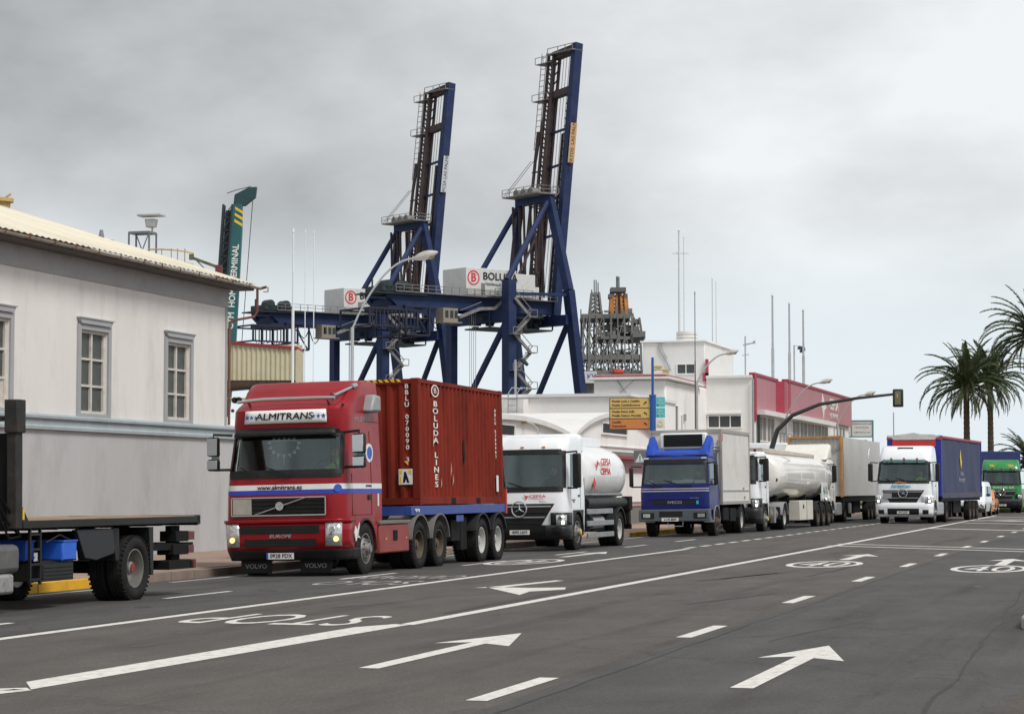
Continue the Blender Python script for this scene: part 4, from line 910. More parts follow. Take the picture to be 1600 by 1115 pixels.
# overhead traffic light seen from behind
T = thing('traffic_light', 'traffic light hanging on a long curved dark mast arm over the lorries', 'traffic light', (-17.6, 104.8, 0))
dg = mat('dark_green_pole', (.03, .035, .033), .5, var=.2)
b = MB(); b.tube([(0, 0, 0), (.0, 0, 2.2), (.08, 0, 3.5), (.35, 0, 4.35), (1.1, -.1, 5.05), (2.4, -.2, 5.55), (4.2, -.3, 5.82), (5.9, -.4, 5.98)], .1, 12, rs=[.16, .14, .13, .115, .1, .085, .07, .06]); b.cyl((0, 0, 0), (0, 0, .3), .24, 12); b.build('mast_arm', dg, T)
b = MB(); b.bb(5.88, 6.36, -.5, -.22, 5.38, 6.22); bx_ = b.build('signal_box', mat('signal_black', (.015, .015, .015), .5), T, bevel=.05)
b = MB(); b.bb(5.98, 6.26, -.54, -.505, 5.48, 6.12); b.build('back_plate', mat('olive_backplate', (.16, .15, .09), .6), bx_, bevel=.02)
for z in (5.55, 5.8, 6.05): b = MB(); b.cyl((6.12, -.22, z), (6.12, -.02, z), .11, 14, caps=False); b.build('lamp_hood', 'black', bx_)
b = MB(); b.beam((5.6, -.38, 5.98), (6.1, -.4, 6.0), .08); b.beam((6.1, -.53, 5.8), (6.1, -.53, 6.0), .05); b.build('bracket', mat('ochre_metal', (.5, .36, .1), .6), T)

# ================================================================== JACK-UP RIG
rigm = mat('rig_steel', (.17, .17, .165), .8, var=.45, scale=.25, dirt=(.16, .12, .10), damt=.5, dscale=.4)
rigo = mat('rig_orange', (.42, .16, .03), .7, var=.3, scale=.3, dirt=(.12, .06, .03), damt=.6)
u_ = (955 - 800) / 3450; cx_, cy_ = 420 * u_, 420
T = thing('drilling_rig', 'brown lattice drilling rig with two derrick towers behind the white offices', 'drilling rig', (cx_ * math.cos(R(16.2)) - cy_ * math.sin(R(16.2)), cx_ * math.sin(R(16.2)) + cy_ * math.cos(R(16.2)), 0), R(16.2))
def rx(px): return (px - 955) / 8.21
def rz_(py): return 1.6 + (762 - py) / 8.21
rr = random.Random(11)
decks = [(907, 1002, 583, .5), (908, 1001, 559, .7), (928, 1004, 530, .4), (908, 983, 496, .6), (983, 1006, 524, 1.0)]
for x0, x1, y, t_ in decks:
    b = MB(); b.bb(rx(x0), rx(x1), -6, 6, rz_(y) - t_, rz_(y) + t_ * .4); b.build('deck', rigm, T)
levels = [583, 559, 530, 496]
cols = [908, 918, 929, 941, 953, 964, 975, 987, 1001]
b = MB()
for i, c in enumerate(cols):
    for yy in (-6, 6):
        lean = (955 - c) * .06
        b.beam((rx(c), yy, rz_(612)), (rx(c + lean), yy, rz_(496 if c < 995 else 530)), rr.uniform(.22, .42))
tag(b.build('column', rigm, T), kind='stuff')
b = MB()
for l0, l1 in zip(levels, levels[1:]):
    for c0, c1 in zip(cols, cols[1:]):
        for yy in (-6, 6):
            if rr.random() < .6: b.beam((rx(c0), yy, rz_(l0)), (rx(c1), yy, rz_(l1)), .2)
            if rr.random() < .6: b.beam((rx(c1), yy, rz_(l0)), (rx(c0), yy, rz_(l1)), .2)
            if rr.random() < .5: ym = (l0 + l1) / 2; b.beam((rx(c0), yy, rz_(ym)), (rx(c1), yy, rz_(ym + rr.uniform(-3, 3))), .22)
for c0, c1 in zip(cols, cols[1:]):
    b.beam((rx(c0), -6, rz_(608)), (rx(c1), -6, rz_(583)), .25)
tag(b.build('lattice', rigm, T), kind='stuff')
b = MB()
for i in range(70):
    x = rr.uniform(925, 1000); y = rr.choice([583, 559, 559, 530, 530, 524, 496]) - rr.uniform(0, 8)
    b.box((rx(x), rr.uniform(-6, 5), rz_(y)), (rr.uniform(.3, 1.6), 1, rr.uniform(.3, 1.4)))
for i in range(60):
    b.box((rx(rr.uniform(945, 985)), rr.uniform(-6, 5), rz_(rr.uniform(506, 534))), (rr.uniform(.4, 2.2), 1, rr.uniform(.3, 1.1)))
tag(b.build('equipment', rigm, T), kind='stuff')
def tower(x0, x1, y0, xt0, xt1, y1, m, name, w=.4):
    b = MB(); n = 6
    for i in range(n):
        f0, f1 = i / n, (i + 1) / n
        L = lambda f: rx(x0 + (xt0 - x0) * f); Q = lambda f: rx(x1 + (xt1 - x1) * f); Zf = lambda f: rz_(y0 + (y1 - y0) * f); D = lambda f: 2.5 - 1.2 * f
        for s_ in (-1, 1):
            b.beam((L(f0), s_ * D(f0), Zf(f0)), (L(f1), s_ * D(f1), Zf(f1)), w); b.beam((Q(f0), s_ * D(f0), Zf(f0)), (Q(f1), s_ * D(f1), Zf(f1)), w)
            b.beam((L(f0), s_ * D(f0), Zf(f0)), (L(f1) + .9, s_ * D(f1), Zf(f1)), .2); b.beam((Q(f0), s_ * D(f0), Zf(f0)), (Q(f1) - .9, s_ * D(f1), Zf(f1)), .2)
            b.beam((L(f0) + .9, s_ * D(f0), Zf(f0)), (L(f1) + .9, s_ * D(f1), Zf(f1)), w * .5); b.beam((Q(f0) - .9, s_ * D(f0), Zf(f0)), (Q(f1) - .9, s_ * D(f1), Zf(f1)), w * .5)
    b.build(name, m, T)
tower(921, 940, 496, 925, 936, 457, rigm, 'derrick_tower', .35)
tower(955, 979, 496, 957, 977, 460, rigo, 'derrick_tower', .75)
b = MB(); b.bb(rx(954), rx(978), -2.2, 2.2, rz_(457), rz_(450)); b.bb(rx(951), rx(957), -2, 2, rz_(466), rz_(460)); b.bb(rx(976), rx(980), -2, 2, rz_(466), rz_(460)); b.bb(rx(926), rx(936), -1.5, 1.5, rz_(462), rz_(459)); b.cyl((rx(966), 0, rz_(449)), (rx(966), 0, rz_(432)), .35, 8); b.bb(rx(963), rx(969), -.5, .5, rz_(496), rz_(455)); b.build('crown_block', rigm, T)
b = MB()
for x, y0, y1 in ((929, 462, 437), (932, 462, 437), (935, 462, 441), (925, 466, 452), (908, 583, 483), (965, 440, 431)): b.beam((rx(x), 0, rz_(y0)), (rx(x), 0, rz_(y1)), .22)
tag(b.build('whip_aerial', rigm, T), kind='stuff')
b = MB(); b.bb(rx(988), rx(1000), -3, 3, rz_(506), rz_(500)); b.prism([(rx(986), rz_(524)), (rx(1006), rz_(524)), (rx(1004), rz_(530)), (rx(986), rz_(531))], 'y', -7, 5); b.bb(rx(989), rx(998), -3, 3, rz_(522), rz_(511)); b.beam((rx(985), -3, rz_(524)), (rx(989), -3, rz_(498)), .4); b.beam((rx(1002), -3, rz_(524)), (rx(998), -3, rz_(498)), .4); b.build('side_module', rigm, T)
b = MB(); b.bb(rx(903), rx(930), -9, -6.2, rz_(602), rz_(584)); b.build('white_module', chouse, T)
text('lettering', 'KW', 1.3, 'print_blu', T, (rx(924), -9.05, rz_(592)), ext=.01)
b = MB(); b.bb(rx(955), rx(972), -8, -6.2, rz_(588), rz_(580)); b.build('lifeboat', mat('lifeboat_orange', (.5, .07, .04), .6), T, bevel=.3)
b = MB()
for x in (905, 912, 919, 926, 940, 960, 980, 998): b.beam((rx(x), -7, 0), (rx(x), -7, rz_(600)), .9)
tag(b.build('jack_leg', rigm, T), kind='stuff')

# ================================================================== PALMS
trunkm = mat('palm_trunk', (.085, .06, .045), .95, var=.35, scale=6, bump=.7, bscale=10, stretch=(1, 1, 3))
frondm = mat('palm_frond', (.058, .080, .028), .6, var=.5, scale=1.2)
frondd = mat('dry_palm_frond', (.12, .085, .04), .8, var=.4, scale=2)
def frond_mesh(el, L=3.9, droop=1.0, dry=False, seed=0):
    r_ = random.Random(seed); b = MB(); n = 22; p = Vector((0, 0, 0)); a = el; P = []; seg = L / n
    for i in range(n + 1):
        P.append((p.copy(), a)); p = p + Vector((math.cos(a), 0, math.sin(a))) * seg; a -= droop * (.04 + .075 * i / n) * 1.15
    b.tube([q[0] for q in P[::3]] + [P[-1][0]], .03, 4, rs=[.05 * (1 - k / 9) + .008 for k in range(len(P[::3]) + 1)])
    for i in range(2, n * 2):
        f = i / (n * 2); k = min(n - 1, int(f * n)); q0, q1 = P[k][0], P[k + 1][0]; q = q0.lerp(q1, f * n - k); a = P[k][1]
        ln = .5 * math.sin(PI * min(1, f * .86 + .16)) ** .7 * r_.uniform(.8, 1.1) * (L / 3.9)
        for s_ in (-1, 1):
            fwd = Vector((math.cos(a), 0, math.sin(a))); up = Vector((-math.sin(a), 0, math.cos(a)))
            d = (fwd * .9 + Vector((0, s_, 0)) * r_.uniform(.45, .75) + up * (r_.uniform(.1, .45)) + Vector((0, 0, -.25))).normalized()
            e = q + d * ln; w = fwd * .05 * (L / 3.9) + up * .02; m1 = q.lerp(e, .5) + Vector((0, 0, .03))
            b.add([q - w * .6, q + w * .6, m1 + w, e, m1 - w], [(0, 1, 2, 4), (4, 2, 3)])
    me = b.mesh('frond', 0); me.materials.append(frondd if dry else frondm); return me
FR = [frond_mesh(e, d_, dr, dry, s) for s, (e, d_, dr, dry) in enumerate([(1.35, 3.3, .45, 0), (1.15, 3.6, .6, 0), (.95, 3.8, .8, 0), (.75, 3.9, .9, 0), (.5, 4.0, 1.0, 0), (.3, 4.0, 1.05, 0), (.1, 3.9, 1.0, 0), (-.15, 3.6, .8, 0), (-.55, 2.9, .6, 1)])]
def palm(x, y, h, label, sc=1., lean=(0, 0), n=62, seed=1):
    T = thing('palm_tree', label, 'palm tree', (x, y, 0), group='palms at the bend of the road'); n = int(n * 1.2); h += .35; r_ = random.Random(seed)
    b = MB(); pts = []; rs = []
    for i in range(int(h * 5) + 1):
        f = i / (h * 5); pts.append((lean[0] * f, lean[1] * f, h * f)); rs.append((.30 - .07 * min(1, f * 1.5)) * (1.06 if i % 2 else .96) * (1 + .5 * max(0, f - .93) / .07))
    b.tube(pts, .3, 12, rs=rs); b.build('trunk', trunkm, T, smooth=0)
    b = MB(); b.lathe([(h - .7, .24), (h - .45, .42), (h - .1, .50), (h + .2, .40), (h + .5, .12)], 12, 'z', (lean[0], lean[1], 0)); b.build('crown_boss', trunkm, T, smooth=0)
    for i in range(n):
        k = min(8, int((i / n) ** 1.0 * 9)); az = i * 2.39996 + r_.uniform(-.25, .25); s_ = sc * r_.uniform(.85, 1.1)
        inst('frond', FR[k], T, (lean[0] + .15 * math.cos(az), lean[1] + .15 * math.sin(az), h + .25 - .05 * k), (r_.uniform(-.25, .25), r_.uniform(-.1, .1), az), (s_, s_, s_))
palm(-13.8, 173, 9.1, 'nearest tall palm over the blue curtain trailer, thick ragged trunk', 1.12, seed=2)
palm(-13.1, 188.8, 10.3, 'second tall palm with slender trunk above the green lorry', 1.12, seed=3)
palm(-8.0, 154.2, 11.6, 'tallest palm cut by the right edge of the view', 1.12, (.4, 0), seed=4)
palm(-8.3, 156.6, 3.1, 'low bushy palm right of the green lorry', .72, n=48, seed=5)

# ================================================================== VEHICLES (local frame: front at y=0 facing -y, near side +x, z up)
_wm = {}
def wheel_meshes(style, w):
    key = (style, w)
    if key in _wm: return _wm[key]
    r = .49; t = MB(); h = w / 2
    prof = [(-h * .82, .29), (-h * .98, .33), (-h, .40), (-h * .93, .455), (-h * .8, .483)]
    k = 5 if w < .4 else 9
    for i in range(k):        # tread ribs
        a = -h * .8 + 1.6 * h * i / k; b_ = -h * .8 + 1.6 * h * (i + 1) / k; g = (b_ - a) * .18
        rr = .483 if w >= .4 and i == k // 2 else r
        if w >= .4 and i == k // 2: prof += [(a + g, .40), (b_ - g, .40)]
        else: prof += [(a + g * .4, r - .012), (a + g, r), (b_ - g, r), (b_ - g * .4, r - .012)]
    prof += [(h * .8, .483), (h * .93, .455), (h, .40), (h * .98, .33), (h * .82, .29)]
    t.lathe(prof, 40)
    # shoulder lugs
    for i in range(40):
        a = 2 * PI * i / 40
        for s_ in (-1, 1): t.box((s_ * h * .86, .478 * math.cos(a), .478 * math.sin(a)), (h * .2, .03, .022), rx=a + PI / 2)
    tyre = t.mesh('tyre', 50); tyre.materials.append(M['rubber'])
    rm = MB(); o = h * .82
    if style == 'deep':      # dished rear disc: outer lip, deep well, hub
        rm.lathe([(o + .02, .292), (o + .02, .272), (o - .03, .262), (o - .15, .25), (o - .17, .20), (o - .165, .12), (o - .12, .11), (o - .04, .10), (o - .02, .07), (o - .02, .001)], 32)
    else:                    # convex front disc
        rm.lathe([(o + .02, .292), (o + .02, .272), (o - .05, .262), (o - .06, .235), (o + .0, .19), (o + .035, .14), (o + .04, .12), (o + .10, .105), (o + .115, .07), (o + .115, .001)], 32)
    for i in range(10):
        a = 2 * PI * i / 10; rr = .165; oo = o - .165 if style == 'deep' else o + .02
        rm.cyl((oo - .01, rr * math.cos(a), rr * math.sin(a)), (oo + .04, rr * math.cos(a), rr * math.sin(a)), .016, 6)
    rm.lathe([(-o, .29), (-o, .2), (-o + .05, .001)], 24)
    rim = rm.mesh('rim', 40)
    hl = MB()
    for i in range(10):
        a = 2 * PI * (i + .5) / 10; rr = .222; oo = o - .172 if style == 'deep' else o - .052
        hl.cyl((oo, rr * math.cos(a), rr * math.sin(a)), (oo + (.006 if style == 'deep' else .03), rr * math.cos(a), rr * math.sin(a)), .022, 10)
    hole = hl.mesh('hole', 40); hole.materials.append(M['dark'])
    hb = MB(); oo = o - .02 if style == 'deep' else o + .115; hb.cyl((oo - .03, 0, 0), (oo + .012, 0, 0), .075, 16)
    hub = hb.mesh('hub', 40)
    _wm[key] = (tyre, rim, hole, hub); return _wm[key]
_rimc = {}
def wheel(root, x, y, style='deep', w=.3, rim='rim', hub=None, r=.49, far=False):
    ty, ri, ho, hu = wheel_meshes(style, w)
    def col(me, m):
        k = (me.name, m)
        if k not in _rimc: c = me.copy(); c.materials.clear(); c.materials.append(M[m]); _rimc[k] = c
        return _rimc[k]
    s_ = r / .49; o = inst('wheel', ty, root, (x, y, r - .012), (random.uniform(0, 6), 0, PI if x < 0 else 0) if False else (0, 0, PI if x < 0 else 0), (s_, s_, s_))
    inst('rim', col(ri, rim), o); inst('rim_hole', ho, o)
    inst('hub', col(hu, hub or rim), o)
    return o
def axle(root, y, hw=1.22, dual=True, rim='rim', hub=None, r=.49, style=None):
    w = .58 if dual else .3; st = style or ('deep' if dual else 'convex')
    for s_ in (1, -1): wheel(root, s_ * (hw - w / 2), y, st, w, rim, hub, r)
    b = MB(); b.cyl((-hw + .2, y, r), (hw - .2, y, r), .09, 10); b.lathe([(-.2, .05), (-.12, .18), (.12, .18), (.2, .05)], 12, 'x', (0, y, r)); b.build('axle', 'dark', root)
def fender(root, y, r=.56, hw=1.22, w=.5, m='trim', a0=15, a1=165, zc=.49, t=.03, side=(1, -1)):
    for s_ in side:
        b = MB(); n = 14; P = []
        for i in range(n + 1):
            a = R(a0 + (a1 - a0) * i / n); P.append((y + r * math.cos(a), zc + r * math.sin(a)))
        Q = [(y + (r + t) * math.cos(R(a0 + (a1 - a0) * i / n)), zc + (r + t) * math.sin(R(a0 + (a1 - a0) * i / n))) for i in range(n + 1)]
        x0, x1 = s_ * (hw + .01), s_ * (hw - w); k = n + 1
        vs = [(x0, *p) for p in P] + [(x0, *q) for q in Q] + [(x1, *p) for p in P] + [(x1, *q) for q in Q]; fs = []
        for i in range(n): fs += [(i, i + 1, k + i + 1, k + i), (2 * k + i, 3 * k + i, 3 * k + i + 1, 2 * k + i + 1), (k + i, k + i + 1, 3 * k + i + 1, 3 * k + i), (i, 2 * k + i, 2 * k + i + 1, i + 1)]
        fs += [(0, k, 3 * k, 2 * k), (k - 1, 3 * k - 1, 4 * k - 1, 2 * k - 1)]
        b.add(vs, fs); b.build('mudguard', m, root)
def chassis(root, y0, y1, z=.85, hw=.42):
    b = MB()
    for s_ in (-1, 1): b.bb(s_ * hw - .05, s_ * hw + .05, y0, y1, z - .14, z + .12)
    y = y0 + .5
    while y < y1: b.bb(-hw, hw, y - .06, y + .06, z - .08, z + .06); y += 1.1
    b.build('chassis', 'dark', root)
class Cab:
    def __init__(s, L): s.L = L
    def at(s, z):
        L = s.L
        if z <= L[0][0]: return L[0][1:]
        for p, q in zip(L, L[1:]):
            if z <= q[0]:
                f = (z - p[0]) / (q[0] - p[0]); return tuple(a + (b - a) * f for a, b in zip(p[1:], q[1:]))
        return L[-1][1:]
    def pt(s, a, z, off=0.):
        yf, b, r, hw, yb = s.at(z); sg = -1 if a < 0 else 1; a = abs(a)
        if a <= 1: x = a * (hw - r); y = yf + b * a * a; n = (0, -1)
        elif a <= 2:
            ph = (a - 1) * PI / 2; x = hw - r + r * math.sin(ph); y = yf + b + r * (1 - math.cos(ph)); n = (math.sin(ph), -math.cos(ph))
        else:
            y0 = yf + b + r; x = hw; y = y0 + (yb - y0) * (a - 2); n = (1, 0)
        return (sg * (x + n[0] * off), y + n[1] * off, z)
    def a_of(s, y, z):
        yf, b, r, hw, yb = s.at(z); y0 = yf + b + r; return 2 + max(0, (y - y0)) / (yb - y0)
    def grid(s, As, Zs, off=0., skip=None):
        b = MB(); k = len(Zs); fn = [[A(z) if callable(A) else A for z in Zs] for A in As]
        for i in range(len(As)):
            for j, z in enumerate(Zs): b.v.append(s.pt(fn[i][j], z, off))
        for i in range(len(As) - 1):
            for j in range(k - 1):
                if skip and skip(i, j): continue
                b.f.append((i * k + j, (i + 1) * k + j, (i + 1) * k + j + 1, i * k + j + 1))
        return b
    def patch(s, a0, a1, z0, z1, off=.006, na=12, nz=4):
        As = sorted(set([a0 + (a1 - a0) * i / na for i in range(na + 1)] + [v for v in (-2, -1, 1, 2) if a0 < v < a1]))
        Zs = sorted(set([z0 + (z1 - z0) * i / nz for i in range(nz + 1)] + [l[0] for l in s.L if z0 < l[0] < z1]))
        return s.grid(As, Zs, off)
    def band(s, root, name, m, a0, a1, z0, z1, off=.006, th=0., na=12, nz=3):
        o = s.patch(a0, a1, z0, z1, off, na, nz).build(name, m, root)
        if th: md = o.modifiers.new('t', 'SOLIDIFY'); md.thickness = th; md.offset = -1
        return o
    def shell(s, root, name, m, z0, z1, holes):
        """holes: (a0, a1, z0, z1)"""
        As = [-3, -2.75, -2.5, -2.25, -2, -1.75, -1.5, -1.25, -1, -.75, -.5, -.25, 0, .25, .5, .75, 1, 1.25, 1.5, 1.75, 2, 2.25, 2.5, 2.75, 3]
        for h in holes: As += [h[0], h[1]]
        As = sorted(set(round(a, 4) for a in As))
        Zs = [z0, z1] + [l[0] for l in s.L if z0 < l[0] < z1] + [h[2] for h in holes] + [h[3] for h in holes]
        Zs = sorted(set(round(z, 4) for z in Zs if z0 <= z <= z1))
        def skip(i, j):
            a = (As[i] + As[i + 1]) / 2; z = (Zs[j] + Zs[j + 1]) / 2
            return any(h[0] < a < h[1] and h[2] < z < h[3] for h in holes)
        b = s.grid(As, Zs, 0, skip)
        o = len(b.v); k = len(Zs); top = [i * k + k - 1 for i in range(len(As))]; bot = [i * k for i in range(len(As))]
        b.f.append(tuple(top)); b.f.append(tuple(bot[::-1]))
        for i in range(k - 1): b.f.append((i, i + 1, (len(As) - 1) * k + i + 1, (len(As) - 1) * k + i))
        ob = b.build(name, m, root, smooth=38); return ob
def emblem_star(root, x, y, z, r=.2):
    b = MB(); n = 28
    b.tube([(x + r * math.cos(2 * PI * i / n), y, z + r * math.sin(2 * PI * i / n)) for i in range(n + 1)], r * .1, 6)
    for k in range(3):
        a = PI / 2 + 2 * PI * k / 3; t = Vector((math.cos(a), 0, math.sin(a))); s_ = Vector((-math.sin(a), 0, math.cos(a))); c = Vector((x, y, z))
        b.add([c - Vector((0, .03, 0)), c + s_ * r * .14 - t * r * .08, c + t * r, c - s_ * r * .14 - t * r * .08], [(0, 1, 2), (0, 2, 3), (1, 3, 2)])
    b.build('star_emblem', 'chrome', root)
def headlamp(root, cab, a0, a1, z0, z1, lit=None, off=.03):
    o = cab.patch(a0, a1, z0, z1, off, 5, 2).build('headlight', 'lens', root); md = o.modifiers.new('t', 'SOLIDIFY'); md.thickness = .03
    am = (a0 + a1) / 2
    for q, (fa, fz, r, m) in enumerate(((.35, .72, .055, 'chrome'), (.6, .3, .05, lit or 'chrome'))):
        p = cab.pt(a0 + (a1 - a0) * fa, z0 + (z1 - z0) * fz, off + .004); b = MB(); b.cyl(p, (p[0], p[1] - .015, p[2]), r, 14); b.build('lamp', m, o)
    return o
def mirror(root, x, z0, z1, y=.12, m='black', w=.22, d=.16, arm_z=None, face='silver', double=True):
    """wing mirror hung outboard of the door pillar"""
    s_ = 1 if x > 0 else -1
    b = MB(); b.tube([(s_ * (abs(x) - .34), y + .12, z1 + .03), (x, y, z1 + .05), (x, y, z1 - .1)], .025, 8); b.tube([(s_ * (abs(x) - .34), y + .12, z0 + .0), (x, y, z0 - .0)], .025, 8)
    o = b.build('mirror', m, root)
    zz = z0 + (z1 - z0) * .36
    b = MB(); b.bb(x - w / 2, x + w / 2, y - d / 2, y + d / 2, (zz + .03) if double else z0, z1); b.build('mirror_housing', m, o, bevel=.04)
    if double: b = MB(); b.bb(x - w / 2, x + w / 2, y - d / 2, y + d / 2, z0 - .02, zz - .02); b.build('mirror_housing', m, o, bevel=.04)
    b = MB(); b.bb(x - w / 2 + .03, x + w / 2 - .03, y + d / 2 + .001, y + d / 2 + .006, z0 + .06, z1 - .05); b.build('mirror_glass', 'glass_dk', o)
def wipers(root, cab, zb, n=2, L=.75, flip=1):
    for i in range(n):
        x0 = (-.55 + i * .75) * flip; p0 = Vector(cab.pt(x0, zb, .05)); b = MB()
        e = Vector(cab.pt(min(.95, max(-.95, x0 - flip * .55)), zb + .16, .045)); b.tube([p0, p0.lerp(e, .55) + Vector((0, -.015, 0)), e], .012, 5); b.build('wiper', 'black', root)
def interior(root, cab, zf, zw, yb, hw=1.05, seats=2, ydash=None):
    yd = cab.at(zw)[0]
    b = MB(); b.bb(-hw, hw, yd + .12, yd + .55, zw - .45, zw - .06); b.bb(-hw, hw, yd + .2, yb - .1, zf, zf + .05); b.bb(-hw, hw, yd + .5, yb - .1, zw + .98, zw + 1.02)
    b.build('dashboard', 'interior', root, bevel=.03); b = MB(); b.bb(-hw, hw, yb - .12, yb - .06, zf, zw + .95); b.build('rear_lining', 'backwall', root)
    for s_ in (-.62, .62):
        b = MB(); b.bb(s_ - .24, s_ + .24, yd + .95, yd + 1.4, zw - .55, zw - .38); b.box((s_, yd + 1.42, zw - .0), (.46, .14, .75), rx=-.15); b.box((s_, yd + 1.5, zw + .46), (.26, .1, .2)); b.build('seat', 'seat', root, bevel=.05)
    b = MB(); n = 20; b.tube([(.62 + .22 * math.cos(2 * PI * i / n), yd + .62 + .10 * math.sin(2 * PI * i / n), zw + .02 + .19 * math.sin(2 * PI * i / n)) for i in range(n + 1)], .016, 6); b.beam((.62, yd + .4, zw - .2), (.62, yd + .62, zw + .02), .05); b.build('steering_wheel', 'black', root)
def arch_plate(root, m, x, y0, y1, z0, z1, yc, zc, r, n=14):
    """flat side panel with a round wheel opening"""
    a = [PI * i / n for i in range(n + 1)]; arc = [(yc + r * math.cos(t), zc + r * math.sin(t)) for t in a]
    poly = [(y1, z0), (y1, z1), (y0, z1), (y0, z0)] + [(yc - r, z0)] + arc[::-1] + [(yc + r, z0)]
    b = MB(); x0, x1 = (x - .03, x) if x > 0 else (x, x + .03)
    # build as strips to avoid concave faces
    top = [(p[0], z1) for p in arc]
    for i in range(n): b.prism([arc[i], arc[i + 1], top[i + 1], top[i]], 'x', x0, x1)
    if y1 > yc + r: b.prism([(yc + r, z0), (y1, z0), (y1, z1), (yc + r, z1)], 'x', x0, x1)
    if y0 < yc - r: b.prism([(y0, z0), (yc - r, z0), (yc - r, z1), (y0, z1)], 'x', x0, x1)
    return b.build('arch_panel', m, root, smooth=0)
def driver(root, x, y, z, shirt='hivis', label='', loc_root=None):
    """seated driver: one skinned body, head with face and hair, both hands on the wheel"""
    R_ = Vector((x, y, z))
    vs = [(0, 0, 0), (0, .02, .25), (0, .02, .48), (0, -.01, .58), (0, -.03, .68), (0, -.04, .80),
          (.17, .0, .47), (.25, -.12, .26), (.16, -.36, .22), (.13, -.44, .25), (-.17, .0, .47), (-.25, -.12, .26), (-.16, -.36, .22), (-.13, -.44, .25),
          (.1, -.22, -.02), (.11, -.5, -.04), (.11, -.55, -.45), (-.1, -.22, -.02), (-.11, -.5, -.04), (-.11, -.55, -.45)]
    es = [(0, 1), (1, 2), (2, 3), (3, 4), (4, 5), (2, 6), (6, 7), (7, 8), (8, 9), (2, 10), (10, 11), (11, 12), (12, 13), (0, 14), (14, 15), (15, 16), (0, 17), (17, 18), (18, 19)]
    rs = [.16, .15, .15, .06, .09, .085, .085, .055, .04, .035, .085, .055, .04, .035, .1, .08, .055, .1, .08, .055]
    me = bpy.data.meshes.new('person'); me.from_pydata(vs, es, []); o = bpy.data.objects.new('person', me); C.objects.link(o)
    sk = o.modifiers.new('skin', 'SKIN'); o.modifiers.new('sub', 'SUBSURF').levels = 1
    for i, r in enumerate(rs): me.skin_vertices[0].data[i].radius = (r, r)
    me.skin_vertices[0].data[0].use_root = True; me.materials.append(M[shirt]); o.location = R_
    b = MB(); b.lathe([(-.13, .001), (-.12, .05), (-.06, .085), (.0, .095), (.06, .088), (.1, .05), (.115, .001)], 14, 'z', (0, -.06, .76)); b.box((0, -.165, .755), (.03, .04, .05)); b.box((.1, -.05, .76), (.02, .04, .06)); b.box((-.1, -.05, .76), (.02, .04, .06)); b.build('head', 'skin', o)
    b = MB(); b.lathe([(.0, .103), (.06, .098), (.1, .06), (.13, .001)], 14, 'z', (0, -.04, .765)); b.build('hair', 'hair', o)
    b = MB(); b.box((.035, -.15, .775), (.025, .01, .012)); b.box((-.035, -.15, .775), (.025, .01, .012)); b.box((0, -.148, .70), (.05, .01, .01)); b.build('eye', 'hair', o)
    for s_ in (1, -1):
        b = MB()
        b.box((s_ * .12, -.46, .25), (.05, .08, .03))
        for q in range(4): b.tube([(s_ * (.10 + q * .018), -.49, .26), (s_ * (.10 + q * .018), -.53, .265), (s_ * (.10 + q * .018), -.54, .24)], .009, 5)
        b.tube([(s_ * .09, -.45, .25), (s_ * .07, -.48, .27)], .01, 5); b.build('hand', 'skin', o)
    tag(o, label, 'person'); return o
def vehicle(name, label, cat, x, y, rz=0., group='lorries queuing along the port road', roll=-.015):
    T = thing(name, label, cat, (x, y, gz(x)), rz, group); T.rotation_euler = (0, roll if x < -12 else 0, rz); return T

# ------------------------------------------------------------------ 1. red tractor with red container
FX, FY = -15.62, 38.45
V = vehicle('tractor_unit', 'red tractor lorry with white name board and blue-white stripe pulling the rusty container', 'lorry', FX, FY, roll=-.022)
cab = Cab([(.30, .12, .05, .26, 1.14, 2.2), (.48, .03, .05, .26, 1.18, 2.2), (1.06, .0, .05, .26, 1.20, 2.2), (1.5, .03, .05, .26, 1.20, 2.2), (1.9, .07, .06, .28, 1.195, 2.2), (2.66, .25, .07, .30, 1.165, 2.2), (2.78, .22, .06, .32, 1.16, 2.2), (3.12, .24, .06, .34, 1.15, 2.2), (3.20, .36, .06, .36, 1.145, 2.2), (3.29, .60, .06, .34, 1.14, 2.2), (3.50, .80, .06, .30, 1.13, 2.2), (3.66, 1.05, .05, .28, 1.11, 2.2), (3.72, 1.3, .05, .28, 1.06, 2.15)])
WS0, WS1 = 1.97, 2.64; WA = 1.42
dw = [(2.12, 2.42, 2.0, 2.58)]
holes = [(-WA, WA, WS0, WS1)] + [(a, c, z0, z1) for a, c, z0, z1 in dw] + [(-c, -a, z0, z1) for a, c, z0, z1 in dw]
# the lower side is open over the front wheel; bumper corner ahead of it is closed
aw0, aw1 = cab.a_of(.74, .8), cab.a_of(1.86, .8)
holes += [(aw0, aw1, .30, 1.06), (-aw1, -aw0, .30, 1.06)]
cab.shell(V, 'cab_body', 'red', .48, 3.68, holes)
for s_ in (1, -1): arch_plate(V, M['red'], s_ * 1.195, .75, 1.88, .48, 1.06, 1.3, .48, .54)
fender(V, 1.3, .545, 1.20, .35, 'trim', 0, 180, .48)
cab.band(V, 'windscreen', 'glass', -WA, WA, WS0, WS1, -.012, na=20, nz=5)
for s_ in (1, -1): cab.band(V, 'side_window', 'glass_dk', *sorted((s_ * 2.12, s_ * 2.42)), 2.0, 2.58, -.012, na=3)
cab.band(V, 'windscreen_frame', 'black', -WA, WA, WS1 - .03, 2.74, .012, na=20); cab.band(V, 'windscreen_sill', 'black', -1.5, 1.5, 1.84, WS0 + .02, .012, na=20)
for s_ in (1, -1): cab.band(V, 'pillar_trim', 'black', *sorted((s_ * WA, s_ * 1.62)), 1.90, 2.70, .008, na=2)
interior(V, cab, 1.3, WS0, 2.2)
vz = MB()
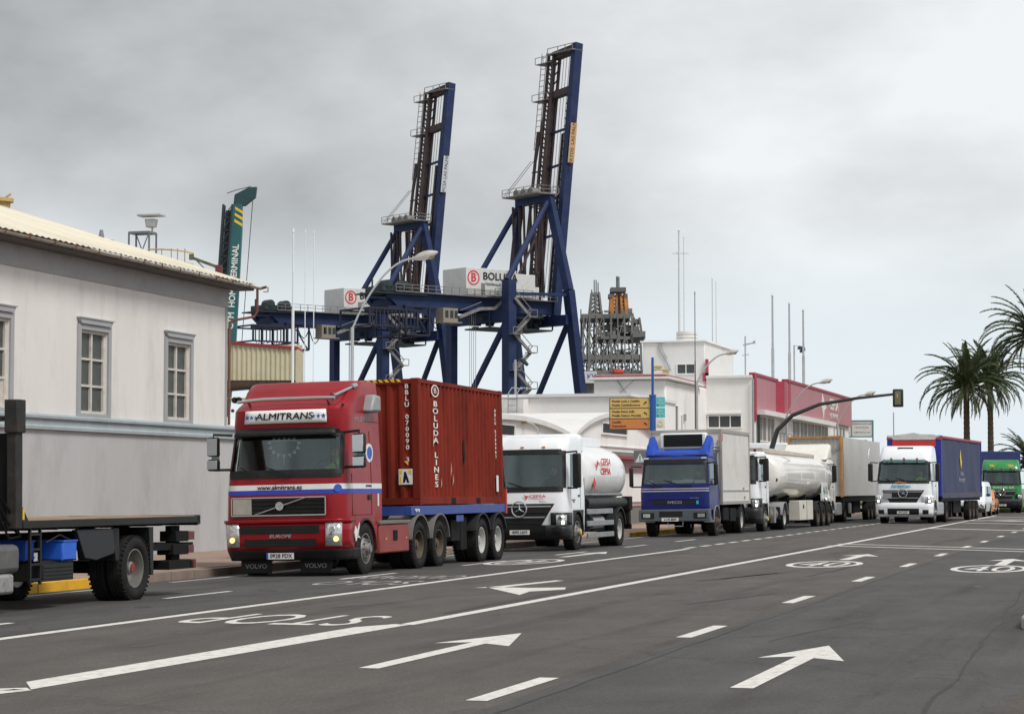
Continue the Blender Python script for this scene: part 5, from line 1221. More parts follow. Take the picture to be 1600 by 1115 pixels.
for i in range(21):
    a = -1.25 + 2.5 * i / 20; p = cab.pt(a, 2.78, .02); q = cab.pt(a, 2.64, .15); vz.v += [p, q]
vz.f = [(2 * i, 2 * i + 2, 2 * i + 3, 2 * i + 1) for i in range(20)]; vo = vz.build('sun_visor', 'black', V); md = vo.modifiers.new('t', 'SOLIDIFY'); md.thickness = .012
sb = cab.band(V, 'name_board', mat('name_board_white', (.82, .82, .81), .45, var=.03), -1.0, 1.0, 2.87, 3.115, .04, th=.03)
text('lettering', 'ALMITRANS', .175, 'print_blk', sb, (0, cab.at(3.0)[0] - .05, 2.99), bold=.001, shear=.12, sx=1.25)
for q, r in ((.60, .035), (.69, .045), (.79, .055)):
    for s_ in (1, -1):
        p = cab.pt(s_ * q / (1.18 - .34), 2.99, .048); b = MB(); b.prism([(p[0] + x, p[2] + z) for x, z in star_poly(r)], 'y', p[1] - .004, p[1]); b.build('star', 'print_blu' if q != .75 else 'print_blk', sb)
aend = 3.0
cab.band(V, 'white_stripe', 'stripe_w', -2.9, aend, 1.615, 1.715, .005, na=26); cab.band(V, 'blue_stripe', 'stripe_b', -2.9, aend, 1.53, 1.614, .005, na=26)
text('lettering', 'www.almitrans.es', .115, 'print_blk', V, (-.05, cab.at(1.66)[0] - .012, 1.662), bold=.004, sx=1.1)
text('lettering', 'ALMITRANS', .06, 'print_blk', V, (1.206, 1.45, 1.665), face='right', bold=.002)
p = cab.pt(1.35, 1.63, .012); b = MB(); b.cyl(p, (p[0] + .008, p[1] - .012, p[2]), .075, 20); b.build('round_badge', 'print_blu', V)
b = MB(); b.prism([(.95 + .0 + .2 * math.cos(2 * PI * i / 20), 2.3 + .18 * math.sin(2 * PI * i / 20)) for i in range(20)], 'x', 1.165, 1.19); b.build('oval_badge', 'stripe_w', V).location = (.0, .62, 0)
b = MB(); b.prism([(.95 + .14 * math.cos(2 * PI * i / 20), 2.3 + .12 * math.sin(2 * PI * i / 20)) for i in range(20)], 'x', 1.19, 1.194); b.build('oval_badge', 'print_blu', V).location = (.0, .62, 0)
# grille
yg = cab.at(1.3)[0]
b = MB(); b.bb(-.98, .86, yg - .02, yg + .1, 1.15, 1.47); gro = b.build('grille', 'black', V, bevel=.01)
b = MB()
for z in (1.145, 1.475): b.beam((-1.0, yg - .03, z), (.88, yg - .03, z), .022)
for x in (-1.0, .88): b.beam((x, yg - .03, 1.14), (x, yg - .03, 1.48), .022)
b.build('grille_frame', 'chrome', gro)
for i in range(4): b = MB(); b.box((.14, yg - .035, 1.2 + i * .075), (1.42, .03, .022), rx=.4); b.build('grille_slat', 'trim', gro)
b = MB(); b.beam((-.52, yg - .06, 1.16), (.5, yg - .06, 1.47), .028, .02); b.build('grille_bar', 'alu', gro)
b = MB(); b.lathe([(0, .001), (-.0, .075), (-.02, .08), (-.02, .055), (-.012, .05), (-.012, .001)], 20, 'y', (-.02, yg - .06, 1.315)); b.build('round_emblem', 'chrome', gro)
b = MB(); b.bb(-.97, -.6, yg - .045, yg - .02, 1.165, 1.455); b.build('beige_plate', mat('beige_plate', (.38, .36, .31), .5, var=.15, scale=4), gro)
# bumper
cab.band(V, 'bumper', 'red', -2.1, 2.1, .5, 1.02, .045, th=.05, na=22)
cab.band(V, 'bumper_lip', 'red', -2.1, 2.1, 1.0, 1.06, .07, th=.05, na=22)
for a0, a1, z0, z1 in ((-.9, .80, .80, .95), (-.82, .74, .56, .70)):
    o = cab.band(V, 'air_intake', 'black', a0, a1, z0, z1, .052, na=12)
    for q in range(2): zz = z0 + (z1 - z0) * (q + 1) / 3; c_ = cab.patch(a0 + .02, a1 - .02, zz - .008, zz + .008, .058, 10, 1); c_.build('intake_slat', 'trim', o)
text('lettering', 'EUROPE', .085, 'silver', V, (-.02, -.055, .753), sx=1.4, bold=.003, shear=.2)
cab.band(V, 'lower_valance', 'black', -2.3, 2.3, .30, .50, .04, th=.06, na=22)
for s_ in (1, -1): headlamp(V, cab, *sorted((s_ * .93, s_ * 1.5)), .56, .99, 'lamp_warm', off=.062)
b = MB(); b.bb(-.3, .24, -.035, -.02, .33, .445); po = b.build('number_plate', 'plate', V)
b = MB(); b.bb(-.3, -.265, -.037, -.034, .332, .443); b.build('plate_band', 'print_blu', po)
text('lettering', '0928 FDX', .105, 'print_blk', po, (-.01, -.038, .388), bold=.003)
for x0 in (-.98, .22):
    b = MB(); b.bb(x0, x0 + .62, .35, .37, .06, .31); mf = b.build('mudflap', 'black', V, bevel=.004); text('lettering', 'VOLVO', .12, 'silver', mf, (x0 + .31, .345, .19), sx=1.1, bold=.004)
# roof fittings
b = MB(); b.tube([(-1.02, .38, 3.30), (-.5, .36, 3.33), (.5, .36, 3.33), (.95, .38, 3.32)], .035, 10); b.build('light_bar', 'chrome', V)
for x in (-.8, .8): b = MB(); b.beam((x, .38, 3.30), (x, .5, 3.2), .04); b.build('bar_bracket', 'chrome', V)
for x in (-1.08, -1.0): b = MB(); b.cyl((x, .42, 3.34), (x, .36, 3.34), .06, 12); b.build('spot_lamp', 'black', V)
b = MB(); b.cyl((.88, .55, 3.38), (1.08, 1.05, 3.56), .03, 12, r2=.03); b.cyl((.86, .5, 3.36), (.89, .57, 3.39), .07, 12, r2=.03); b.cyl((1.06, 1.0, 3.55), (1.10, 1.12, 3.58), .055, 12); b.build('air_horn', 'chrome', V)
b = MB(); b.prism([(1.35, 3.08), (1.88, 3.08), (1.88, 3.40), (1.55, 3.42)], 'x', 1.08, 1.34); b.build('air_deflector', 'silver', V, bevel=.05)
for x, z, y in ((-1.1, 3.14, .36), (1.08, 3.2, .5)): b = MB(); b.lathe([(0, .001), (-.02, .03), (-.05, .035), (-.08, .02), (-.09, .001)], 10, 'y', (x, y - .0, z)); b.build('marker_lamp', 'taillamp', V)
mirror(V, 1.48, 2.02, 2.64, .22, 'black', .24, .16); mirror(V, -1.44, 2.02, 2.64, .18, 'black', .22, .16)
b = MB(); b.bb(1.37, 1.59, .12, .138, 2.29, 2.61); b.bb(1.37, 1.59, .12, .138, 2.03, 2.2); b.build('mirror_cover', 'chrome', V, bevel=.03)
b = MB(); b.bb(-1.54, -1.34, .09, .105, 2.29, 2.61); b.bb(-1.54, -1.34, .09, .105, 2.03, 2.2); b.build('mirror_cover', 'silver', V, bevel=.03)
wipers(V, cab, 1.88, 2)
# door lines, handle
b = MB()
for y in (.55, 1.62): b.beam((1.203, y, 1.12), (1.198, y, 1.9), .008); 
b.beam((1.204, .55, 1.12), (1.204, 1.62, 1.12), .008); b.beam((1.197, 1.62, 1.9), (1.165, 1.62, 2.72), .008); b.beam((1.16, 1.3, 2.9), (1.16, 2.15, 2.9), .008); b.build('door_seam', 'dark', V)
b = MB(); b.bb(1.20, 1.22, 1.42, 1.56, 1.40, 1.50); b.build('door_handle', 'black', V)
b = MB(); b.bb(1.20, 1.21, 1.95, 2.02, 1.28, 1.52); b.build('side_plate', 'plate', V)
text('lettering', 'XXL GLOBE', .12, 'silver', V, (1.158, 1.2, 2.93), face='right', sx=1.1)
b = MB(); b.prism([(y, z) for y, z in ((.62, .78), (.7, .92), (.78, .82), (.92, .98), (.84, .74), (.96, .68), (.78, .70), (.7, .62))], 'x', 1.20, 1.21); b.build('flame_sticker', 'print_wht', V)
# rear half
chassis(V, 1.5, 6.4)
axle(V, 1.3, 1.19, False, 'rim_alu'); axle(V, 4.4, 1.24, True, 'rim_rust'); axle(V, 5.72, 1.24, True, 'rim_rust')
for y in (4.4, 5.72): fender(V, y, .58, 1.25, .6, mat('dusty_grey_mudguard', (.16, .15, .135), .7, var=.2, scale=4), 10, 170)
for s_ in (1, -1):
    b = MB(); b.bb(s_ * .72, s_ * 1.23, 1.98, 3.72, .36, .92); so_ = b.build('side_skirt', mat('faded_red_skirt', (.26, .045, .04), .55, var=.15, scale=2, dirt=(.22, .15, .12), damt=.6), V, bevel=.03)
    b = MB(); b.bb(s_ * .7, s_ * 1.25, 1.95, 3.8, .925, .99); b.build('side_catwalk', mat('dusty_grey_mudguard', (.16, .15, .135), .7), V, bevel=.01)
    b = MB(); b.bb(s_ * 1.225, s_ * 1.245, 2.75, 2.98, .60, .80); b.build('step_recess', 'dark', V)
    for y in (2.3, 3.5): b = MB(); b.bb(s_ * 1.226, s_ * 1.24, y, y + .06, .62, .66); b.build('side_reflector', 'amber', V)
b = MB(); b.cyl((-.3, 2.45, .9), (-.3, 2.45, 2.9), .08, 12); b.bb(-.9, .9, 2.3, 2.5, .95, 1.25); b.build('exhaust_stack', 'dark', V)
b = MB(); b.box((0, 5.05, 1.08), (.9, 1.0, .1)); b.build('fifth_wheel', 'dark', V)
# garland of paper pennants inside the windscreen
T = thing('pennant_garland', 'white triangular pennants hung in the red lorry windscreen like a sun', 'pennant', (FX, FY, gz(FX)))
for i in range(9):
    a = PI + PI * i / 8; c = Vector((-.12 + .27 * math.cos(a), .33, 2.50 + .22 * math.sin(a))); t_ = Vector((math.cos(a), 0, math.sin(a))); n_ = Vector((-math.sin(a), 0, math.cos(a)))
    b = MB(); b.add([c - n_ * .04, c + n_ * .04, c + t_ * .085, c - n_ * .04 + Vector((0, .004, 0)), c + n_ * .04 + Vector((0, .004, 0)), c + t_ * .085 + Vector((0, .004, 0))], [(0, 1, 2), (5, 4, 3), (0, 3, 4, 1), (1, 4, 5, 2), (2, 5, 3, 0)]); b.build('pennant', 'paper', T, smooth=0)
b = MB(); b.beam((-.12, .33, 2.28), (-.12, .33, 2.08), .012); b.tube([(-.4, .335, 2.53), (-.12, .335, 2.56), (.16, .335, 2.53)], .008, 5)
for q in range(5): b.cyl((-.32 + q * .1, .335, 2.575), (-.32 + q * .1, .325, 2.575), .028, 10)
b.build('pennant_string', 'paper', T)

# trailer skeleton
TR = vehicle('container_trailer', 'blue skeleton trailer with white wheels under the rusty red container', 'trailer', FX, FY)
b = MB(); z0, z1 = 1.08, 1.27
for s_ in (1, -1): b.bb(s_ * 1.22, s_ * 1.08, 3.9, 10.62, z0, z1)
b.build('side_rail', 'frame_blue', TR, bevel=.01)
for y in (3.9, 10.5): b = MB(); b.bb(-1.08, 1.08, y, y + .12, z0, z1); b.build('end_rail', 'frame_blue', TR)
b = MB()
for y in (5, 6, 7, 8, 9, 10): b.bb(-1.08, 1.08, y, y + .08, z0, z1 - .03)
for s_ in (1, -1): b.bb(s_ * .4 - .06, s_ * .4 + .06, 4.0, 10.6, .8, z0)
b.build('trailer_frame', 'dark', TR)
b = MB(); b.bb(1.222, 1.235, 6.85, 7.35, .92, 1.05); b.build('blue_plate', 'frame_blue', TR)
axle(TR, 8.75, 1.24, True, 'rim'); axle(TR, 10.02, 1.24, True, 'rim')
for y in (8.75, 10.02): fender(TR, y, .57, 1.25, .6, 'trim', 20, 160)
for s_ in (1, -1):
    b = MB(); b.bb(s_ * .8 - .06, s_ * .8 + .06, 6.4, 6.55, .25, 1.08); b.build('landing_leg', 'dark', TR)
    b = MB(); b.bb(s_ * 1.1 - .1, s_ * 1.1, 7.55, 8.0, .3, 1.0); b.build('mudflap', 'dark', TR)
    b = MB(); b.bb(s_ * .5, s_ * 1.1, 6.9, 7.5, .5, .95); b.build('tool_box', 'dark', TR)
for s_ in (1, -1): b = MB(); b.bb(s_ * 1.24, s_ * 1.1, 10.62, 10.72, 1.05, 1.62 if s_ > 0 else 1.3); b.build('tail_marker', mat('red_marker', (.4, .04, .03), .5), TR)
b = MB(); b.cyl((1.225, 4.15, 1.18), (1.25, 4.15, 1.18), .035, 10); b.cyl((1.225, 4.3, 1.18), (1.25, 4.3, 1.18), .035, 10); b.build('air_coupling', 'stripe_w', TR)

# container
CT = vehicle('shipping_container', 'rusty red corrugated shipping container with white stacked lettering on the blue trailer', 'container', FX, FY, group=None)
CT.rotation_euler = (-.004, -.024, 0)
cy0, cy1, cz0, cz1, ch = 4.5, 10.56, 1.29, 3.90, 1.22
b = MB()
for x in (-ch + .08, ch - .08):
    for y in (cy0 + .08, cy1 - .08): b.bb(x - .08, x + .08, y - .08, y + .08, cz0 + .12, cz1 - .1)
b.build('corner_post', 'cont', CT, bevel=.012)
for x in (-ch + .05, ch - .05):
    b = MB(); b.bb(x - .04, x + .045, cy0 + .16, cy1 - .16, cz1 - .09, cz1 - .01); b.build('top_rail', 'cont', CT)
    b = MB(); b.bb(x - .04, x + .048, cy0 + .16, cy1 - .16, cz0 + .02, cz0 + .18); b.build('bottom_rail', 'cont', CT)
for y in (cy0 + .05, cy1 - .05):
    b = MB(); b.bb(-ch + .16, ch - .16, y - .045, y + .04, cz1 - .11, cz1 - .01); b.build('top_rail', 'cont', CT)
    b = MB(); b.bb(-ch + .16, ch - .16, y - .045, y + .04, cz0 + .02, cz0 + .16); b.build('bottom_rail', 'cont', CT)
for x in (-1, 1):
    for y in (cy0 + .09, cy1 - .09):
        for z in (cz0 + .06, cz1 - .055):
            b = MB(); b.box((x * (ch - .085), y, z), (.178, .178, .118)); b.build('corner_casting', 'cont', CT, bevel=.012)
def corrug(u0, u1, per, dep, z0, z1, fn):
    b = MB(); P = []; n = round((u1 - u0) / per); p_ = (u1 - u0) / n; u = u0
    for i in range(n): P += [(u, 0), (u + p_ * .26, 0), (u + p_ * .5, dep), (u + p_ * .76, dep)]; u += p_
    P.append((u1, 0)); k = len(P)
    b.v = [fn(u, d, z0) for u, d in P] + [fn(u, d, z1) for u, d in P]; b.f = [(i, i + 1, k + i + 1, k + i) for i in range(k - 1)]; return b
sw = corrug(cy0 + .16, cy1 - .16, .278, .06, cz0 + .16, cz1 - .08, lambda u, d, z: (ch - .012 - d, u, z)); sw.build('side_wall', 'cont', CT, smooth=0)
corrug(cy0 + .16, cy1 - .16, .278, .06, cz0 + .16, cz1 - .08, lambda u, d, z: (-ch + .012 + d, u, z)).build('side_wall', 'cont', CT, smooth=0)
corrug(-ch + .16, ch - .16, .25, .045, cz0 + .15, cz1 - .1, lambda u, d, z: (u, cy0 + .02 + d, z)).build('end_wall', 'cont', CT, smooth=0)
b = MB(); b.bb(-ch + .02, ch - .02, cy0 + .05, cy1 - .05, cz1 - .035, cz1 - .02); b.bb(-ch + .02, ch - .02, cy0 + .05, cy1 - .05, cz0 + .1, cz0 + .14); b.bb(-ch + .1, ch - .1, cy1 - .06, cy1 - .02, cz0 + .1, cz1 - .1); b.build('roof', 'cont', CT)
for i, y in enumerate((6.6, 7.6)): b = MB(); b.bb(ch + .0, ch + .004, y + i * .8, y + .3 + i * .8, cz0 + .03, cz0 + .15); b.build('forklift_pocket', 'dark', CT)
for i in range(7):
    b = MB(); x = -.05 + i * .13; b.prism([(x, cz1 - .012), (x + .07, cz1 - .012), (x + .12, cz1 - .07), (x + .05, cz1 - .07)], 'y', cy0 - .004, cy0 + .0035); b.build('warning_stripe', 'print_yel', CT)
text('lettering', 'B\nB\nL\nU\n \n0\n7\n0\n0\n9\n0\n \n3', .135, 'print_wht', CT, (.96, cy0 + .012, 2.98), line=.93, bold=.006, sx=1.1)
text('lettering', 'B\nO\nL\nU\nD\nA\n \nL\nI\nN\nE\nS', .165, 'print_wht', CT, (ch - .006, 5.62, 2.56), face='right', line=.93, bold=.01, sx=2.8)
b = MB(); n_ = 24
for i in range(n_):
    a = 2 * PI * i / n_
    for r_ in (1, .78): b.v.append((ch - .006, 5.62 + .26 * r_ * math.cos(a), 3.68 + .13 * r_ * math.sin(a)))
b.f = [(2 * i, 2 * ((i + 1) % n_), 2 * ((i + 1) % n_) + 1, 2 * i + 1) for i in range(n_)]; b.build('emblem_ring', 'print_wht', CT); text('lettering', 'B', .17, 'print_wht', CT, (ch - .006, 5.62, 3.68), face='right', sx=2.0)
text('lettering', 'B\nB\nL\nU\n \n0\n7\n0\n0\n9\n0\n3', .10, 'print_wht', CT, (ch - .006, 10.0, 2.9), face='right', line=.95, bold=.003, sx=1.6)
b = MB(); b.bb(.76, 1.06, cy0 + .004, cy0 + .012, 1.72, 2.04); pl = b.build('placard', 'plate', CT)
b = MB(); b.bb(.78, .84, cy0 + .0, cy0 + .004, 1.94, 2.02); b.bb(.98, 1.04, cy0 + .0, cy0 + .004, 1.94, 2.02); b.bb(.78, .82, cy0 + .0, cy0 + .004, 1.75, 1.90); b.build('placard_print', 'print_yel', pl)
b = MB(); b.prism([(.85, 1.76), (.88, 1.98), (.92, 1.98), (.95, 1.88), (.99, 1.76), (.94, 1.76), (.92, 1.84), (.89, 1.76)], 'y', cy0, cy0 + .004); b.build('placard_print', 'dark', pl)
b = MB(); b.prism([(.88, 2.2), (.97, 2.11), (.97, 2.2)], 'y', cy0 + .006, cy0 + .014); b.build('yellow_sticker', 'print_yel', CT)
b = MB(); b.bb(ch - .008, ch - .002, 10.0, 10.16, 1.58, 1.95); b.build('side_placard', 'plate', CT)
b = MB(); b.tube([(-.0, cy0 + .02, 3.1), (.02, cy0 + .01, 2.7), (.05, cy0 + .01, 2.1)], .012, 5); b.tube([(.05, cy0, 1.98), (.14, cy0, 2.04)], .02, 5); b.build('scrape_mark', mat('bare_scrape', (.42, .24, .2), .6), CT)
b = MB(); b.prism([(7.5, 2.55), (7.62, 2.75), (7.66, 2.3), (7.56, 2.15)], 'x', ch - .012, ch - .008); b.build('dent_mark', 'dark', CT)
b = MB()
for y, z, h_ in ((5.42, 2.5, .25), (6.6, 1.9, .3), (6.72, 1.7, .25), (5.9, 1.65, .2)): b.prism([(y, z), (y + .05, z + h_), (y + .1, z + h_ * .4)], 'x', ch - .012, ch - .007)
b.build('paint_scar', mat('bare_scrape', (.42, .24, .2), .6), CT)
# ------------------------------------------------------------------ generic star-badge cab used by several lorries
def star_cab(V, body, bump, ws, roof, dy=0, name=None, hw=1.23, yb=2.1, plate='1234', lit='lamp_on', visor=False, low=.30, mir=True, front=None):
    z0, z1 = ws; rz = roof
    L = [(low, .12, .06, .26, hw - .04, yb), (low + .2, .04, .06, .26, hw, yb), (z0 - .62, .0, .06, .26, hw + .01, yb), (z0 - .30, .03, .06, .26, hw + .01, yb), (z0, .09, .07, .28, hw, yb), (z1, .30, .08, .30, hw - .05, yb), (z1 + .14, .33, .07, .34, hw - .06, yb)]
    if rz - z1 > .6: L += [(z1 + .4, .50, .07, .36, hw - .08, yb), (rz - .1, .78, .07, .34, hw - .12, yb), (rz, 1.0, .06, .3, hw - .17, yb - .05)]
    else: L += [(rz - .1, .48, .07, .34, hw - .08, yb), (rz, .8, .06, .3, hw - .14, yb - .05)]
    cab = Cab(L); WA = 1.4; yw = 1.32
    dw = (2.08, cab.a_of(1.35, z0 + .4), z0 + .02, z1 - .02)
    ah = (cab.a_of(.78, .8), cab.a_of(1.86, .8), low, 1.06)
    holes = [(-WA, WA, z0, z1), dw, (-dw[1], -dw[0], dw[2], dw[3]), ah, (-ah[1], -ah[0], ah[2], ah[3])]
    cab.shell(V, 'cab_body', body, low + .1, rz, holes)
    for s_ in (1, -1): arch_plate(V, M[bump], s_ * hw, .78, 1.88, low + .1, 1.06, yw, .48, .54)
    fender(V, yw, .545, hw, .35, 'trim', 0, 175, .48)
    cab.band(V, 'windscreen', 'glass', -WA, WA, z0, z1, -.012, na=20, nz=5)
    for s_ in (1, -1): cab.band(V, 'side_window', 'glass_dk', *sorted((s_ * dw[0], s_ * dw[1])), dw[2], dw[3], -.012, na=3)
    cab.band(V, 'windscreen_frame', 'black', -WA, WA, z1 - .03, z1 + .10, .012, na=20); cab.band(V, 'windscreen_sill', 'black', -1.45, 1.45, z0 - .12, z0 + .02, .012, na=20)
    for s_ in (1, -1): cab.band(V, 'pillar_trim', 'black', *sorted((s_ * WA, s_ * 1.66)), z0 - .02, z1 + .06, .008, na=3)
    interior(V, cab, 1.1, z0, yb)
    for x, w_ in ((-.55, .32), (.12, .24)):
        b = MB(); b.box((x, cab.at(z0)[0] + .28, z0 - .01), (w_, .22, .02), rx=.25); b.build('dashboard_paper', 'paper', V)
    # wide dark grille in the lower front, star emblem
    g1, g0 = z0 - .42, z0 - .98
    gb = max(g0, .62); gw = lambda z, k=1.: k * (.60 + .36 * (z - gb) / (g1 - gb)); Ag = [(lambda z, f=f: gw(z) * f) for f in [-1 + q / 6 for q in range(13)]]
    go = cab.grid(Ag, [gb + (g1 - gb) * q / 6 for q in range(7)], .02).build('grille', 'black', V)
    n = 4
    for i in range(n): zz = max(g0, .62) + (g1 - max(g0, .62)) * (i + .5) / n; w_ = gw(zz) * .95; cab.patch(-w_, w_, zz - .018, zz + .018, .035, 12, 1).build('grille_slat', 'silver' if i % 2 else 'trim', go)
    emblem_star(V, 0, cab.at(g1)[0] - .06, g1 - .14, .20)
    wipers(V, cab, z0 - .02, 2)
    cab.band(V, 'bumper', bump, -2.15, 2.15, low, max(g0, .62) + .0, .05, th=.05, na=22)
    for s_ in (1, -1): cab.band(V, 'bumper_corner', bump, *sorted((s_ * .86, s_ * 2.15)), gb, gb + .32, .045, th=.04, na=6)
    cab.band(V, 'lower_intake', 'black', -.72, .72, low + .10, low + .38, .056, na=12)
    for s_ in (1, -1):
        cab.band(V, 'side_intake', 'black', *sorted((s_ * .88, s_ * 1.3)), low + .12, low + .32, .056, na=3)
        headlamp(V, cab, *sorted((s_ * 1.02, s_ * 1.62)), max(g0, .62) - .02, max(g0, .62) + .26, lit, off=.062)
    b = MB(); b.bb(-.27, .27, -.04, -.025, low + .14, low + .26); po = b.build('number_plate', 'plate', V); text('lettering', plate, .10, 'print_blk', po, (0, -.043, low + .20), bold=.003)
    if visor:
        vz = MB()
        for i in range(17):
            a = -1.2 + 2.4 * i / 16; vz.v += [cab.pt(a, z1 + .18, .02), cab.pt(a, z1 + .02, .17)]
        vz.f = [(2 * i, 2 * i + 2, 2 * i + 3, 2 * i + 1) for i in range(16)]; vo = vz.build('sun_visor', 'glass_dk' if visor == 2 else 'black', V); md = vo.modifiers.new('t', 'SOLIDIFY'); md.thickness = .012
    if mir:
        mirror(V, hw + .27, z0 - .02, z1 - .02, .28, 'black', .2, .2, double=False); mirror(V, -hw - .27, z0 - .02, z1 - .02, .28, 'black', .2, .2, double=False)
    b = MB()
    for y in (.6, 1.55): b.beam((hw + .012, y, 1.1), (hw + .008, y, z0 + .02), .008)
    b.build('door_seam', 'dark', V)
    b = MB(); b.bb(hw + .0, hw + .025, 1.3, 1.46, z0 - .25, z0 - .2); b.build('door_handle', 'black', V)
    for x in (-.7, 0, .7): b = MB(); p = cab.pt(x, z1 + .22 if rz - z1 > .6 else z1 + .16, .0); b.box((p[0], p[1] - .01, p[2]), (.09, .05, .035)); b.build('marker_lamp', 'amber', V)
    return cab
# ------------------------------------------------------------------ 2. white rigid tanker
V = vehicle('tanker_lorry', 'white rigid fuel tanker with red lettering right behind the rusty container', 'tanker lorry', -15.9, 55.5, R(-.6), roll=-.015)
cab = star_cab(V, 'white', 'trim', (1.66, 2.56), 3.02, plate='4095 LKM', hw=1.22, yb=1.95)
text('lettering', 'CEPSA', .10, 'print_red', V, (.48, cab.at(1.42)[0] - .025, 1.43), sx=1.6, bold=.003)
b = MB(); b.prism([(.10, 1.48), (.18, 1.44), (.26, 1.46), (.2, 1.40), (.17, 1.34), (.15, 1.41)], 'y', cab.at(1.4)[0] - .03, cab.at(1.4)[0] - .02); b.build('red_emblem', 'print_red', V)
text('lettering', 'Antos', .06, 'print_blk', V, (.62, cab.at(1.3)[0] - .025, 1.29), sx=1.3)
text('lettering', 'INFORMACION\nCLIENTE', .05, 'print_blk', V, (1.237, .85, 1.3), face='right')
chassis(V, 1.5, 7.4)
axle(V, 1.32, 1.2, False, 'rim_alu', hub='print_yel'); axle(V, 5.9, 1.23, True, 'rim')
fender(V, 5.9, .58, 1.24, .6, 'trim', 10, 170)
def tank(V, y0, y1, zc, rx_, rz_, m, drop=0., name='tank'):
    b = MB(); n = 48; secs = []
    for (y, s_) in ((y0 - .0, .001), (y0 - .0 + .01, .55), (y0 + .06, .85), (y0 + .16, .965), (y0 + .28, 1.), *[(y0 + .28 + (y1 - y0 - .56) * k / 8, 1.) for k in range(1, 8)], (y1 - .28, 1.), (y1 - .16, .965), (y1 - .06, .85), (y1 - .01, .55), (y1, .001)):
        f = (y - y0) / (y1 - y0); z_ = zc + drop * f
        for j in range(n):
            a = 2 * PI * j / n; c, q = math.cos(a), math.sin(a)
            b.v.append((rx_ * s_ * math.copysign(abs(c) ** .85, c), y, z_ + rz_ * s_ * math.copysign(abs(q) ** .9, q)))
        secs.append(1)
    for i in range(len(secs) - 1):
        for j in range(n): a0 = i * n + j; a1 = i * n + (j + 1) % n; b.f.append((a0, a1, a1 + n, a0 + n))
    return b.build(name, m, V, smooth=50)
tkm = mat('tank_white', (.76, .765, .76), .22, var=.03, coat=.4, dirt=(.45, .42, .38), damt=.5, dscale=1.3, stretch=(1, .5, 1.6))
to = tank(V, 2.35, 7.0, 2.0, 1.2, .86, tkm)
b = MB()
for y in (3.3, 4.6, 5.9):
    b.tube([(1.205 * math.cos(2 * PI * j / 40), y, 2.0 + .868 * math.sin(2 * PI * j / 40)) for j in range(41)], .012, 4)
b.build('tank_hoop', tkm, to)
b = MB(); b.bb(-.5, .5, 2.6, 6.6, 2.80, 3.06); b.build('manhole_coaming', 'white', V, bevel=.03)
b = MB(); b.bb(-1.1, 1.1, 1.98, 2.5, 2.5, 3.1); b.build('cab_fairing', 'white', V, bevel=.15)
text('lettering', 'CEPSA\nCEPSA', .26, 'print_red', to, (1.208, 4.4, 2.22), face='right', line=1.0, bold=.012, sx=1.5)
b = MB(); b.prism([(3.05, 1.75), (3.2, 1.95), (3.35, 1.75), (3.2, 1.55)], 'x', 1.19, 1.20); b.build('hazard_diamond', 'print_red', to)
b = MB(); b.prism([(3.35, 2.1), (3.45, 2.4), (3.65, 2.32), (3.5, 2.22)], 'x', 1.205, 1.21); b.build('red_emblem', 'print_red', to).hide_render = False
b = MB(); b.cyl((1.05, 2.6, 1.22), (1.05, 7.1, 1.22), .15, 16); b.build('hose_tube', 'black', V)
b = MB(); b.cyl((.98, 2.7, 1.46), (.98, 7.0, 1.46), .05, 10); b.build('pipe', 'alu', V)
for z, y1 in ((1.0, 5.1), (.68, 5.2), (.36, 5.2)): b = MB(); b.bb(1.17, 1.22, 2.35, y1, z - .07, z + .07); b.build('side_guard', 'alu', V, bevel=.01)
b = MB(); b.bb(.4, 1.1, 2.4, 3.0, .5, .95); b.bb(.4, 1.1, 3.3, 4.6, .45, .9); b.cyl((.8, 4.7, .7), (.8, 5.1, .7), .2, 12); b.build('valve_box', 'dark', V, bevel=.03)
b = MB(); b.cyl((.95, 3.2, .7), (.95, 4.4, .7), .22, 16); b.build('air_tank', 'alu', V)
b = MB(); b.bb(-1.2, 1.2, 7.05, 7.3, .6, 1.15); b.bb(1.0, 1.24, 7.0, 7.35, 1.0, 1.4); b.bb(-1.2, 1.2, 7.3, 7.4, .45, .6); b.build('rear_bumper', 'dark', V, bevel=.02)
b = MB(); b.bb(.95, 1.15, 2.1, 2.3, .9, 1.9); b.build('ladder_post', 'alu', V)

# ------------------------------------------------------------------ 3. blue refrigerated box lorry
V = vehicle('refrigerated_lorry', 'blue cab-over lorry with white refrigerated box and blue roof wind deflector', 'lorry', -15.6, 73.4, 0)
cab = Cab([(.62, .10, .03, .14, 1.18, 1.95), (.95, .04, .03, .14, 1.19, 1.95), (1.5, .05, .03, .14, 1.19, 1.95), (1.78, .08, .03, .15, 1.18, 1.95), (2.46, .22, .03, .18, 1.14, 1.95), (2.62, .26, .03, .2, 1.12, 1.95), (2.70, .42, .03, .2, 1.08, 1.9)])
WA = 1.25; dw = (2.1, cab.a_of(1.3, 2.1), 1.78, 2.48); ah = (cab.a_of(.85, .8), cab.a_of(1.9, .8), .3, 1.06)
cab.shell(V, 'cab_body', 'blue_dk', .9, 2.70, [(-WA, WA, 1.80, 2.44), dw, (-dw[1], -dw[0], dw[2], dw[3]), ah, (-ah[1], -ah[0], ah[2], ah[3])])
for s_ in (1, -1): arch_plate(V, M['blue_dk'], s_ * 1.19, .83, 1.92, .55, 1.06, 1.4, .48, .53)
fender(V, 1.4, .54, 1.2, .35, 'silver', 0, 180, .48)
cab.band(V, 'windscreen', 'glass', -WA, WA, 1.80, 2.44, -.01, na=16); cab.band(V, 'roof_edge', 'black', -1.6, 1.6, 2.47, 2.63, .02, na=16)
